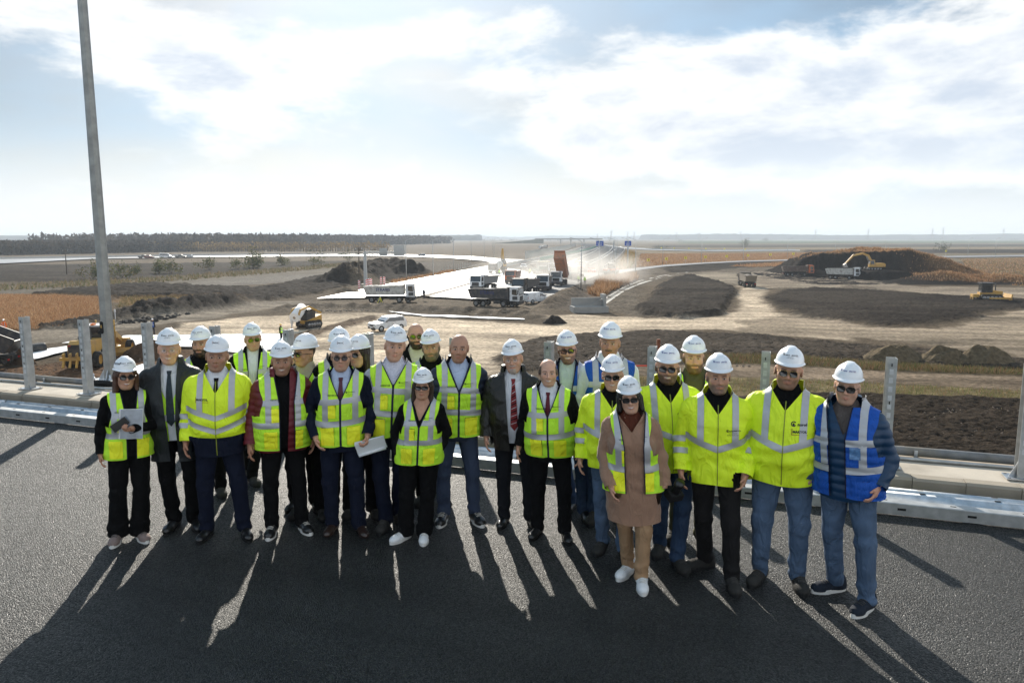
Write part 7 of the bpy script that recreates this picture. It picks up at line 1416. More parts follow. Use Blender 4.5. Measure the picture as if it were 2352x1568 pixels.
def worker(label, pos, head, vest=LIME, jacket=BLACKC, trousers=BLACKC, hat=HELM, scale=1.0, lean=0.0):
    e = at_root('person', pos, head, label, 'person', 'workers in the distance', scale)
    for k, mt in (('body', SKINP), ('jacket', jacket), ('trousers', trousers), ('vest', vest), ('reflective_tape', TAPE)):
        if mt is None: continue
        key = (k, mt.name)
        if key not in _wm: _wm[key] = mesh_np(k, WM[k][0], WM[k][1], mt)
        o = obj(k, _wm[key], e)
        if lean and k in ('body', 'jacket', 'vest', 'reflective_tape'): o.matrix_basis = Matrix.Translation((0, 0, .9)) @ Matrix.Rotation(R(lean), 4, 'X') @ Matrix.Translation((0, 0, -.9))
    if hat:
        key = ('helmet', hat.name)
        if key not in _wm: _wm[key] = mesh_np('helmet', HV, HF, hat)
        h = obj('helmet', _wm[key], e, (0, 0, 1.628))
        if lean: h.matrix_basis = Matrix.Translation((0, 0, .9)) @ Matrix.Rotation(R(lean), 4, 'X') @ Matrix.Translation((0, 0, .728))
    for s in (-1, 1): key = 'boot'; _wm.setdefault(key, mesh_np('shoe', *SHOES['sneaker'][0], SUEDE)); obj('shoe', _wm[key], e, (s * .13, .02, 0))
    return e
YH_ = M('yellow_helmet', (.75, .42, .02), .4)
worker('worker in orange jacket and white helmet at the far left by the dry grass', gp(Z1, 40, 940), R(20), ORW, ORW, BLACKC); worker('worker in blue vest standing on the grey track behind the older man', gp(Z1, 1312, 933), R(170), BLUEV, NAVYS, NAVYS)
worker('worker in lime vest bending over the white sheet', gp(Z1, 1308, 1040), R(-60), LIME, BLACKC, BLACKC, YH_, 1.0, 48); worker('worker in lime vest standing beyond the grader cab', gp(Z1, 846, 985), R(30), LIME, M('red_trousers', (.25, .04, .04)), _mats['red_trousers'], YH_)
worker('worker with yellow helmet at the edge of the white sheet', gp(Z2, 268, 985), R(80), LIME, BLACKC, BLACKC, YH_); worker('man in dark clothes standing alone on the white carriageway', gp(Z2, 1488, 628, 0, UPZ), R(0), None, NAVYS, NAVYS, None)
worker('worker in lime vest beside the mixer truck', gp(Z3, 583, 590, 0, UPZ), R(0), LIME, LIME, BLACKC, YH_); worker('worker in lime jacket left of the backhoe tractor', gp(Z3, 943, 577, 0, UPZ), R(0), LIME, LIME, BLACKC, HELM); worker('worker in the dust right of the raised bed', gp(Z3, 1585, 690, 0, .4), R(0), LIME, LIME, BLACKC, HELM); worker('worker at the paver in the dust', gp(Z3, 1512, 675, 0, .4), R(20), LIME, LIME, BLACKC, HELM)
# ---------------------------------------------------------------- lamp posts, signs, poles, gantries
def street_lamp_tree():
    e = empty('street_lamp'); b = MB(); b.tube([(0, 0, 0), (0, 0, 10.0)], [.12, .065], 8); b.build('pole', GALVP, e); b = MB(); b.tube([(0, 0, 9.9), (.5, 0, 10.3), (1.6, 0, 10.55)], .05, 6); b.build('arm', GALVP, e); P(e, 'lamp_head', GALVP, ((1.95, 0, 10.62), (.9, .32, .14), ry_(-12))); return e
SL0 = street_lamp_tree()
NTH = ['first', 'second', 'third', 'fourth', 'fifth', 'sixth', 'seventh', 'eighth', 'ninth', 'tenth', 'eleventh', 'twelfth']
def lamps(Zf, bases, where, flip=False):
    global SL0
    for i, (x, y) in enumerate(bases):
        o = SL0 if 'label' not in SL0 else copy_tree(SL0); p = spot(*Zf(x, y), GZ); o.location = p; o.rotation_euler = (0, 0, R(180 if flip else 0) + R(random.uniform(-8, 8))); tag(o, 'slim grey street lamp, %s from the left %s' % (NTH[i], where), 'street lamp', 'street lamps along the motorway and ramps')
lamps(Z2, [(1338, 476), (1567, 442), (1743, 402), (1893, 300), (2003, 300), (2088, 290)], 'in the row left of the motorway'); lamps(Z3, [(1540, 768), (1750, 655), (1945, 605)], 'at the edge of the paving works', True); lamps(Z3, [(1870, 440), (1968, 380), (2088, 495), (2180, 548)], 'beside the slip road guard rail', True)
lamps(Z4, [(917, 420), (1320, 398), (1757, 377), (2217, 360)], 'along the curved ramp with arrow boards'); lamps(Z5, [(730, 232), (1160, 200), (1625, 218), (1870, 255), (2105, 262)], 'beyond the dark mound'); lamps(Z3, [(42, 360), (250, 330), (500, 300), (606, 250), (850, 215), (1100, 195)], 'far behind the mixer truck')
CHY = M('sign_yellow', (.85, .75, .03), .4); CHR = M('sign_red', (.25, .015, .015), .4); SGB = M('sign_blue', (.012, .075, .40), .4); SGBK = M('sign_back', (.42, .42, .41), .6, .3); SGW = M('sign_white', (.8, .8, .8), .5)
def chev(Zf, x, y, yb, n_, where):
    p = spot(*Zf(x, yb), GZ); e = empty('arrow_board', p); tag(e, 'yellow arrow board with dark red chevron, %s from the left %s' % (NTH[n_], where), 'road sign', 'arrow boards along the ramps'); k = p.y / 740
    top = spot_y(*Zf(x, y), p.y).z - GZ; s_ = 1.05; P(e, 'post', GALVP, ((0, .06, top / 2), (.08, .08, top))); P(e, 'panel', CHY, ((0, 0, top), (s_, .04, s_))); q = MB(); q.add([(-.25, -.025, top + .36), (.05, -.025, top + .36), (.33, -.025, top), (.05, -.025, top - .36), (-.25, -.025, top - .36), (.03, -.025, top)], [(0, 5, 2, 1), (5, 4, 3, 2)]); q.build('chevron', CHR, e)
for i, (x, y, yb) in enumerate([(765, 362, 425), (955, 349, 415), (1155, 339, 403), (1363, 330, 393), (1585, 323, 383), (1807, 314, 372), (2040, 305, 366), (2280, 297, 360)]): chev(Z4, x, y, yb, i, 'along the near curved ramp')
for i, (x, y, yb) in enumerate([(903, 236, 266), (1037, 238, 268), (1190, 241, 270), (1367, 245, 272), (1563, 246, 272), (1780, 250, 272)]): chev(Z4, x, y, yb, i, 'on the farther ramp')
chev(Z5, 1680, 220, 262, 0, 'right of the dark mound')
def hoard(label, Zf, xm, base, panel, lines, head=0.0):
    p = spot(*Zf(xm, base), GZ); e = empty('direction_sign', p); tag(e, label, 'road sign'); a = spot_y(*Zf(panel[0], panel[1]), p.y) - p; c = spot_y(*Zf(panel[2], panel[3]), p.y) - p; cx, cz, w, h = (a.x + c.x) / 2, (a.z + c.z) / 2, abs(c.x - a.x), abs(a.z - c.z)
    P(e, 'panel', SGB, ((cx, -.6, cz), (w, .10, h))); P(e, 'border', SGW, ((cx, -.655, cz + h * .47), (w * .96, .012, h * .02)), ((cx, -.655, cz - h * .47), (w * .96, .012, h * .02)))
    for i, (t, dz, ww, mt) in enumerate(lines): flat_text('lettering', t, w * ww, mt, e, Matrix.Translation((cx, -.67, cz + h * dz)), .02)
    b = MB(); b.box((cx * .5, 0, cz), (abs(cx) + .5, .35, .35)); b.build('arm', GALVP, e); b = MB(); b.tube([(0, 0, 0), (0, 0, cz + h / 2)], .32, 10); b.build('column', GALVP, e)
GRN = M('sign_green', (.03, .28, .06), .4)
hoard('blue overhead direction sign on the left arm above the carriageway', Z3, 1922, 430, (1718, 182, 1803, 243), [('A7', .33, .22, GRN), ('Bucuresti', .05, .62, SGW), ('Ploiesti', -.25, .52, SGW)]); hoard('blue direction sign to the right of the curve', Z3, 2088, 470, (2053, 182, 2128, 242), [('A3', .33, .22, GRN), ('Urziceni', .05, .60, SGW), ('Spataru', -.25, .55, SGW)])
e = empty('sign_gantry', gp(Z2, 990, 522)); tag(e, 'grey cantilever gantry with the backs of two sign panels left of the motorway', 'sign gantry'); Yg = e.location.y
b = MB(); tz = spot_y(*Z2(990, 230), Yg).z - GZ; b.box((0, 0, tz / 2), (.75, .75, tz), taper=(.75, .75)); b.build('column', GALVP, e); P(e, 'footing', CONC, ((0, 0, .3), (1.8, 1.8, .6))); b = MB(); x1 = spot_y(*Z2(1322, 230), Yg).x - e.location.x
for dz in (0, .9): b.box((x1 / 2 - .1, 0, tz + .1 - dz * .9), (x1, .22, .22))
for k in range(8): b.box((x1 * (k + .5) / 8, 0, tz - .3), (.1, .1, .8))
b.build('arm', GALVP, e)
for (xa, ya, xb, yb) in ((1103, 195, 1171, 255), (1225, 170, 1322, 255)): a, c = spot_y(*Z2(xa, ya), Yg) - e.location, spot_y(*Z2(xb, yb), Yg) - e.location; pn = P(e, 'sign_back', SGBK, (((a.x + c.x) / 2, .3, (a.z + c.z) / 2), (c.x - a.x, .1, a.z - c.z))); P(pn, 'stiffener', GALVP, ((a.x * .8 + c.x * .2, .2, (a.z + c.z) / 2), (.12, .1, a.z - c.z)), ((a.x * .2 + c.x * .8, .2, (a.z + c.z) / 2), (.12, .1, a.z - c.z)))
WOOD = M('weathered_pole_wood', (.10, .075, .055), .9, 0, .25, 3)
for (Zf, x, y0, y1, lab) in ((Z1, 572, 425, 205, 'wooden power pole standing left of the lamp post'), (Z2, 935, 505, 188, 'wooden power pole just left of the sign gantry')):
    e = empty('power_pole', gp(Zf, x, y0)); tag(e, lab, 'power pole'); h_ = spot_y(*Zf(x, y1), e.location.y).z - GZ; tl = (spot_y(*Zf(x - 15 if Zf is Z1 else x - 6, y1), e.location.y).x - e.location.x); b = MB(); b.tube([(0, 0, 0), (tl, 0, h_)], [.17, .11], 8); b.build('pole', WOOD, e)
    for dz in (.5, 1.3): P(e, 'cross_arm', WOOD, ((tl, 0, h_ - dz), (1.7, .12, .14)))
    for s in (-.7, 0, .7): q = MB(); q.lathe([(.0, 0), (.07, .02), (.06, .2), (0, .22)], 8, Matrix.Translation((tl + s, 0, h_ - .42))); q.build('insulator', SGW, e)
RWR = M('barrier_red', (.70, .05, .02), .5); 
for i, (x, y) in enumerate([(935, 555), (999, 545), (1019, 540), (1037, 537), (1122, 520), (1150, 518)]):
    e = empty('barrier_panel', gp(Z2, x, y), R(random.uniform(-20, 20))); tag(e, 'red and white striped barrier panel, %s from the left beside the gantry' % NTH[i], 'barrier panel', 'striped barrier panels'); P(e, 'panel', SGW, ((0, 0, 1.1), (.45, .05, 1.9))); q = MB()
    for k in range(4): q.add([(-.225, -.03, .3 + k * .45), (.225, -.03, .5 + k * .45), (.225, -.03, .72 + k * .45), (-.225, -.03, .52 + k * .45)], [(0, 1, 2, 3)])
    q.build('stripes', RWR, e); P(e, 'foot', RUBK, ((0, 0, .08), (.7, .4, .14)))
for i, (x, y) in enumerate([(1632, 545), (1661, 545), (1680, 548), (1700, 548)]):
    e = empty('traffic_barrel', gp(Z3, x, y, 0, UPZ)); tag(e, 'red and white road barrel, %s from the left beside the right roller' % NTH[i], 'barrel', 'road barrels by the rollers'); MB().lathe([(.35, 0), (.33, .5), (.28, .52), (.24, 1.3), (0, 1.32)], 12).build('body', RWR, e); MB().lathe([(.325, .6), (.30, .9)], 12).build('band', SGW, e)
e = empty('survey_tripod', gp(Z2, 1115, 690)); tag(e, 'yellow survey tripod with instrument in front of the cream tipper', 'tripod'); Yt = e.location.y; hz_ = spot_y(*Z2(1118, 615), Yt).z - GZ
for a in (90, 210, 330): b = MB(); b.tube([(.55 * math.cos(R(a)) * 1.3, .55 * math.sin(R(a)), 0), (0, 0, hz_)], .035, 6); b.build('leg', CHY, e)
P(e, 'instrument', PW, ((0, 0, hz_ + .18), (.2, .2, .34))); e = empty('instrument_case', gp(Z2, 1045, 690)); tag(e, 'small yellow instrument case on the ground by the tripod', 'case'); P(e, 'case', PY, ((0, 0, .22), (.6, .4, .42))); P(e, 'handle', PBK, ((0, 0, .47), (.2, .04, .06)))
# pipe lying at the left, culvert head, formwork post
e = empty('drain_pipe'); tag(e, 'large black plastic pipe lying beside the white strip at the left', 'pipe'); a, c = gp(Z1, 60, 1085, 0, .45), gp(Z1, 375, 1045, 0, .45); b = MB(); pts = [a + (c - a) * t for t in np.linspace(0, 1, 40)]; b.tube(pts, [.52 if i % 2 else .47 for i in range(40)], 14); b.build('tube', M('black_plastic_pipe', (.03, .03, .032), .4, 0, .2, 3, dirt=(.2, .17, .13, .5)), e)
e = empty('culvert_head', gp(Z3, 1645, 1030, 1.2), R(8)); tag(e, 'grey concrete culvert head at the end of the curved drain', 'culvert'); P(e, 'base', DARKC, ((0, 0, .45), (5.2, 2.6, .9))); P(e, 'wing_wall', DARKC, ((2.2, .4, 1.7), (.35, 2.2, 1.8))); q = MB(); q.prism([(-2.3, .9), (2.0, .9), (2.0, 1.9), (.5, 1.2)], .2, .5, 'y'); q.build('wing_wall', DARKC, e); P(e, 'back_wall', DARKC, ((0, 1.1, 1.3), (4.8, .3, 1.5)))
e = empty('marker_stake', spot_y(1512, 800, 30)); e.location.z = 0; tag(e, 'rust coloured marker stake behind the guard post at the fluorescent jackets', 'stake'); zt = spot_y(1512, 778, e.location.y).z; P(e, 'stake', M('rusty_steel', (.20, .07, .035), .8, 0, .3, 8), ((0, 0, zt / 2 - 4.0), (.13, .13, zt + 8.0))); P(e, 'tape', RWR, ((-.4, 0, zt - 1.1), (1.0, .02, .05)))
for i, (x, y, w_) in enumerate([(780, 925, 2.6), (1305, 930, 6.0), (1180, 900, 1.5)]):
    pass
e = empty('white_panel', gp(Z4, 1305, 940)); tag(e, 'white board lying on the dark soil below the drain', 'board'); P(e, 'board', SGW, ((0, 0, .28), (2.6, .8, .05), Matrix.Rotation(R(9), 3, 'X'))); P(e, 'batten', SGW, ((-.4, .2, .4), (.2, .1, .7), ry_(24)), ); P(e, 'batten', SGW, ((.6, .3, .4), (.2, .1, .9), ry_(-40)))
# ---------------------------------------------------------------- barriers and walls along the motorway
def wall_along(name, label, cat, pts, h_, th, mat, n=40, part='wall', z=UPZ, posts=0, group=None):
    p = resample(W(pts), n); e = empty(name, (*p[0], GZ + z)); tag(e, label, cat, group); V = []; F = []; o = np.array(p[0])
    for i in range(n):
        d = p[min(i + 1, n - 1)] - p[max(i - 1, 0)]; d = d / np.linalg.norm(d); q = np.array([-d[1], d[0]]) * th / 2
        for a, zz in ((-q, 0), (-q * .5, h_), (q * .5, h_), (q, 0)): V.append((*(p[i] - o + a), zz))
    for i in range(n - 1):
        for k in range(3): F.append((i * 4 + k, i * 4 + k + 1, i * 4 + 5 + k, i * 4 + 4 + k))
    F += [(0, 3, 2, 1), ((n - 1) * 4, (n - 1) * 4 + 1, (n - 1) * 4 + 2, (n - 1) * 4 + 3)]
    MB().add(V, F).build(part, mat, e)
    for k in range(posts): i = int(k * (n - 1) / max(1, posts - 1)); P(e, 'post', GALVP, ((*(p[i] - o), h_ / 2), (.2, .2, h_ + .15)))
    return e
BARC = M('barrier_concrete', (.45, .43, .40), .8, 0, .12, .6); GSCR = M('green_screen', (.02, .20, .13), .6, 0, .15, 1); NWALL = M('noise_panel', (.42, .42, .40), .3, 0, .1, .5, alpha=.55)
wall_along('concrete_barrier', 'pale concrete barrier along the left side of the motorway', 'barrier', zs_(Z3, [(640, 505), (905, 437), (1270, 348), (1480, 290), (1590, 255)]), .95, .6, BARC); wall_along('glare_screen', 'green anti-glare screen along the motorway median', 'screen', zs_(Z3, [(1060, 428), (1300, 368), (1480, 327), (1640, 290), (1725, 254)]), 1.5, .2, GSCR); wall_along('concrete_barrier', 'pale concrete barrier just right of the green screen', 'barrier', zs_(Z3, [(1240, 425), (1480, 358), (1640, 312), (1740, 276)]), .95, .6, BARC)
wall_along('concrete_barrier', 'pale concrete barrier between the right carriageway and the slip road', 'barrier', zs_(Z3, [(1590, 478), (1760, 402), (1880, 322), (1915, 268)]), 1.0, .6, BARC); wall_along('guard_rail', 'dark guard rail on the outer edge of the slip road curve', 'guard rail', zs_(Z3, [(1815, 512), (1960, 402), (2040, 322), (2060, 284), (2000, 255)]), .9, .12, GALVP, posts=20); wall_along('noise_wall', 'grey translucent noise wall left of the motorway', 'wall', zs_(Z3, [(885, 408), (1100, 360), (1270, 318), (1400, 280), (1480, 245)]), 4.0, .2, NWALL, posts=26, part='panel')
wall_along('guard_rail', 'guard rail along the far ramp at the right', 'guard rail', zs_(Z4, [(560, 240), (800, 255), (1400, 268), (2300, 262)]), .85, .12, GALVP, posts=14); wall_along('guard_rail', 'guard rail along the far left ramp behind the stopped vehicles', 'guard rail', zs_(Z1, [(-300, 300), (800, 283), (1640, 266), (2352, 260)]) + zs_(Z2, [(700, 255), (1330, 255)]), .85, .12, GALVP, posts=18, z=.5)
e = wall_along('site_fence', 'thin wire fence posts along the merging left ramp', 'fence', zs_(Z3, [(-90, 560), (150, 510), (330, 465), (470, 425)]), .05, .05, GALVP, posts=14, part='rail', z=.2)
for ch in e.children:
    if ch.name.startswith('post'): ch.scale = (.5, .5, 14); ch.location.z = 0
# far overpass
e = empty('overpass_bridge', gp(Z3, 1290, 212)); tag(e, 'far concrete overpass crossing the motorway', 'bridge'); Yo = e.location.y; a, c = spot_y(*Z3(1000, 150), Yo) - e.location, spot_y(*Z3(1790, 172), Yo) - e.location; zt = (spot_y(*Z3(1300, 158), Yo) - e.location).z
P(e, 'deck', DARKC, (((a.x + c.x) / 2, 0, zt - .8), (c.x - a.x, 12, 1.6))); P(e, 'parapet', BARC, (((a.x + c.x) / 2, -6.1, zt + .5), (c.x - a.x, .3, 1.0)))
for px in (1300, 1420, 1575): x_ = (spot_y(*Z3(px, 160), Yo) - e.location).x; P(e, 'pier', BARC, ((x_, 0, zt / 2 - .8), (2.2, 8, zt - 1.6)))
rm = MB(); x_ = (spot_y(*Z3(1100, 160), Yo) - e.location).x; x2 = (spot_y(*Z3(500, 190), Yo) - e.location).x; rm.prism([(x_, 0), (x_, zt), (x2, 0)], -6, 6, 'y'); rm.build('approach_ramp', M('ramp_grass', (.12, .11, .06), .9, 0, .2, .1), e)
def pylon(Zf, x, ytop, label, D=2600):
    b_ = spot_y(*Zf(x, ytop), D); e = empty('power_pylon', (b_.x, D, GZ)); tag(e, label, 'pylon', 'power pylons on the horizon'); h_ = b_.z - GZ; w = h_ * .10; t = .28
    for sx, sy in ((-1, -1), (1, -1), (1, 1), (-1, 1)): q = MB(); q.tube([(sx * w, sy * w, 0), (sx * w * .15, sy * w * .15, h_ * .75), (0, 0, h_)], t, 4); q.build('leg', GALVP, e)
    q = MB()
    for k in range(6):
        z0, z1 = h_ * .75 * k / 6, h_ * .75 * (k + 1) / 6; w0, w1 = w * (1 - .85 * k / 6), w * (1 - .85 * (k + 1) / 6); q.tube([(-w0, -w0, z0), (w1, -w1, z1)], t * .6, 4); q.tube([(w0, -w0, z0), (-w1, -w1, z1)], t * .6, 4)
    q.build('bracing', GALVP, e)
    for f in (.72, .83, .93): P(e, 'cross_arm', GALVP, ((0, 0, h_ * f), (w * 2.6, .5, .5)))
for i, (Zf, x, y) in enumerate([(Z3, 1735, 92), (Z3, 1897, 52), (Z3, 2090, 66), (Z3, 2168, 60), (Z4, 380, 50), (Z4, 1065, 70), (Z4, 1300, 70), (Z4, 1735, 55), (Z5, 566, 28), (Z5, 1018, 28), (Z5, 1570, 18), (Z5, 1662, 12), (Z5, 2182, 16)]): pylon(Zf, x, y, 'faint lattice power pylon on the horizon, number %s counted from the motorway to the right' % (NTH[i] if i < 12 else 'thirteen'))
# ---------------------------------------------------------------- plants
def leafmat(name, tr=.35):
    m = bpy.data.materials.new(name); m.use_nodes = True; nt = m.node_tree; N = nt.nodes; L = nt.links; b = N['Principled BSDF']; b.inputs['Roughness'].default_value = .8; b.inputs['Specular IOR Level'].default_value = .1; a = N.new('ShaderNodeAttribute'); a.attribute_name = 'Col'; L.new(a.outputs['Color'], b.inputs['Base Color'])
    t = N.new('ShaderNodeBsdfTranslucent'); L.new(a.outputs['Color'], t.inputs[0]); mx = N.new('ShaderNodeMixShader'); mx.inputs[0].default_value = tr; L.new(b.outputs[0], mx.inputs[1]); L.new(t.outputs[0], mx.inputs[2]); L.new(mx.outputs[0], N['Material Output'].inputs[0]); return m
LEAF = leafmat('leaf_and_blade')
def blades(C, hgt, wid, lean, cols, seed, curve=True):
    """triangular blades at the points C (n, 3)"""
    g = np.random.default_rng(seed); n = len(C); a = g.uniform(0, 2 * np.pi, n); h = hgt * g.uniform(.5, 1.25, n); w = wid * g.uniform(.6, 1.3, n); ln = lean * g.uniform(-1, 1, (n, 2)) * h[:, None]
    dx, dy = np.cos(a) * w / 2, np.sin(a) * w / 2; V = np.empty((n, 3, 3)); V[:, 0] = C - np.stack([dx, dy, 0 * dx], 1); V[:, 1] = C + np.stack([dx, dy, 0 * dx], 1); V[:, 2] = C + np.stack([ln[:, 0], ln[:, 1], h], 1)
    cols = np.array(cols); k = g.integers(0, len(cols), n); c = cols[k] * g.uniform(.78, 1.22, (n, 1)); return V.reshape(-1, 3), np.arange(3 * n).reshape(-1, 3), np.repeat(c, 3, 0)
def field(name, label, pts, n, hgt, wid, cols, seed, clump=.5, z0=GZ, zf=None):
    p = W(pts, GZ); g = np.random.default_rng(seed); lo, hi = p.min(0), p.max(0); q = g.uniform(lo, hi, (n * 6, 2)); d = inside_dist(q[:, 0], q[:, 1], p); k = fbm(q[:, 0] * .25, q[:, 1] * .25, 3, seed); q = q[(d < 1.5 * (k - .5)) & (k > clump * g.uniform(0, 1, len(q)))][:n]
    C = np.stack([q[:, 0], q[:, 1], np.full(len(q), z0 - .05)], 1); V, F, c = blades(C, hgt, wid, .6, cols, seed); o = obj(name, mesh_np(name, V, F, LEAF, False, c)); tag(o, label, 'grass', kind='stuff'); return o
OC = [(.36, .205, .105), (.29, .155, .075), (.42, .28, .16), (.24, .135, .07)]; GC = [(.15, .16, .05), (.20, .18, .07), (.10, .125, .035), (.26, .20, .10), (.22, .12, .06)]
field('dry_grass', 'rust coloured dry grass covering the plain at the left', zs_(Z1, [(-700, 600), (400, 598), (860, 620), (860, 770), (500, 885), (0, 905), (-700, 930)]), 60000, .50, .13, OC, 3, .3); field('dry_grass', 'sparse rust and green grass between the dark soil ridges', zs_(Z1, [(1050, 610), (2000, 595), (2070, 640), (1300, 700), (1000, 700)]), 3000, .5, .15, [(.22, .15, .08), (.17, .13, .06), (.13, .12, .05)], 4)
field('dry_grass', 'rust coloured dry grass beyond the curved ramp', zs_(Z4, [(690, 298), (2600, 288), (2600, 360), (1650, 375), (1000, 410), (640, 440)]), 30000, .6, .28, OC, 5, .3); field('dry_grass', 'tall tan reeds on the bank right of the paving works', zs_(Z3, [(1640, 820), (1800, 640), (2180, 590), (2200, 640), (2000, 730), (1780, 860)]), 6000, 1.5, .22, [(.30, .17, .085), (.24, .13, .06), (.36, .23, .13)], 6); field('dry_grass', 'tan reeds on the slip road bank under the blue signs', zs_(Z3, [(1960, 525), (2080, 300), (2180, 320), (2160, 440), (2130, 505)]), 4000, 1.6, .35, [(.30, .18, .08), (.22, .14, .05), (.16, .15, .04)], 7)
field('verge_grass', 'mixed green and rust grass in front of the soil heaps', [(1560, 818), (1800, 818), (2000, 834), (2352, 852), (2900, 880), (2900, 892), (2352, 862), (2000, 849), (1800, 838), (1560, 834)], 11000, .5, .055, [(.10, .11, .038), (.13, .12, .05), (.085, .095, .03), (.20, .14, .075), (.18, .095, .05), (.19, .12, .065)], 8, .6); field('verge_grass', 'dry weeds on the near verge of the dirt road', [(1450, 866), (1750, 870), (2000, 882), (2352, 900), (2900, 935), (2900, 965), (2352, 918), (2000, 905), (1750, 908), (1450, 900)], 6000, .40, .04, GC + [(.13, .15, .045)], 9, .75); field('straw', 'straw and dead stalks on the dark ploughed soil at the right', [(1300, 915), (2000, 908), (2352, 922), (2900, 965), (3000, 1250), (1300, 1150)], 8000, .16, .05, [(.30, .23, .13), (.2, .15, .09), (.12, .09, .06)], 10, .5); field('verge_grass', 'weeds along the trench edge at the far left', [(-500, 660), (0, 654), (330, 639), (700, 612), (830, 600), (830, 608), (600, 630), (330, 651), (0, 668), (-500, 680)], 4500, .8, .35, [(.13, .115, .06), (.17, .13, .075), (.10, .10, .045), (.20, .15, .09)], 11, .6); field('dry_grass', 'rust grass along the left motorway edge', zs_(Z2, [(1180, 495), (1560, 428), (1740, 393), (1760, 403), (1560, 443), (1250, 503)]), 2500, .9, .3, OC, 12, .4); field('dry_grass', 'tan grass strip left of the brown tipper', zs_(Z4, [(1640, 428), (2352, 386), (2900, 390), (2900, 418), (2352, 418), (1900, 438)]), 5000, .9, .3, OC, 13, .4); field('dry_grass', 'rust grass flats right of the dark mound', zs_(Z5, [(1800, 290), (2700, 275), (3000, 300), (3000, 520), (2300, 520), (1980, 470), (1850, 340)]), 20000, .6, .2, OC + [(.12, .12, .04)], 14, .4)
def crown(c, r, n, size, cols, seed):
    g = np.random.default_rng(seed); k = max(4, n // 40); cl = g.normal(0, .5, (k, 3)) * np.array(r) * .9; cl[:, 2] = np.abs(cl[:, 2]) * .9; ii = g.integers(0, k, n); Pn = np.array(c) + cl[ii] + g.normal(0, .22, (n, 3)) * np.array(r)
    a = g.normal(0, 1, (n, 3)); a /= np.linalg.norm(a, axis=1, keepdims=True); b_ = np.cross(a, g.normal(0, 1, (n, 3))); b_ /= np.linalg.norm(b_, axis=1, keepdims=True); s = size * g.uniform(.5, 1.3, (n, 1)); V = np.stack([Pn - a * s, Pn + a * s, Pn + b_ * s * 1.2], 1).reshape(-1, 3); cols = np.array(cols); cc = cols[(ii + g.integers(0, 2, n)) % len(cols)] * g.uniform(.7, 1.3, (n, 1)); return V, np.arange(3 * n).reshape(-1, 3), np.repeat(cc, 3, 0)
def bush(Zf, x, y, w, h_, label, cols=((.07, .085, .028), (.11, .11, .04), (.05, .06, .022), (.14, .11, .05)), group='bushes on the site'):
    p = spot(*Zf(x, y), GZ); e = empty('bush', p); tag(e, label, 'bush', group); V, F, c = crown((0, 0, h_ * .35), (w, w * .8, h_), 420, .16 * h_ ** .5, cols, int(x)); obj('crown', mesh_np('crown', V, F, LEAF, False, c), e); b = MB()
    for k in range(4): b.tube([(0, 0, 0), (.4 * w * math.cos(k * 1.6), .4 * w * math.sin(k * 1.6), h_ * .6)], [.07, .02], 5)
    b.build('stem', WOOD, e)
for i, (x, y, w, h_) in enumerate([(800, 458, 3, 3.0), (1040, 455, 3.2, 3.2), (1165, 425, 2.6, 2.4), (1360, 415, 2.4, 3.2), (1460, 415, 4, 3.6), (1790, 385, 3, 3), (2030, 380, 3, 2.6), (2165, 370, 3, 5)]): bush(Z1, x, y, w, h_, 'olive bush at the trench edge, %s from the left' % NTH[i])
for i, (x, y, w, h_) in enumerate([(30, 365, 3, 4.5), (280, 345, 3, 3.6), (540, 345, 5, 3.4), (845, 300, 5, 3.2)]): bush(Z2, x, y, w, h_, 'bush below the far left ramp, %s from the left' % NTH[i])
for i, (Zf, x, y, w, h_, lab) in enumerate([(Z5, 1645, 228, 6, 5, 'large dark bush behind the right shoulder of the mound'), (Z5, 1385, 130, 14, 9, 'round dark bush far out on the fields behind the mound'), (Z5, 140, 140, 12, 7, 'dark bush far out left of the mound'), (Z5, 2250, 132, 30, 9, 'long dark thicket far out at the right edge'), (Z4, 1995, 170, 12, 8, 'pair of dark bushes far out behind the arrow boards'), (Z4, 1105, 168, 9, 6, 'small dark bush far out right of the blue signs'), (Z4, 1790, 232, 6, 7, 'bare shrub on the tan field behind the lamps'), (Z4, 905, 250, 6, 3, 'low dark shrub beside the far guard rail')]): bush(Zf, x, y, w, h_, lab, ((.045, .055, .025), (.06, .06, .03)))
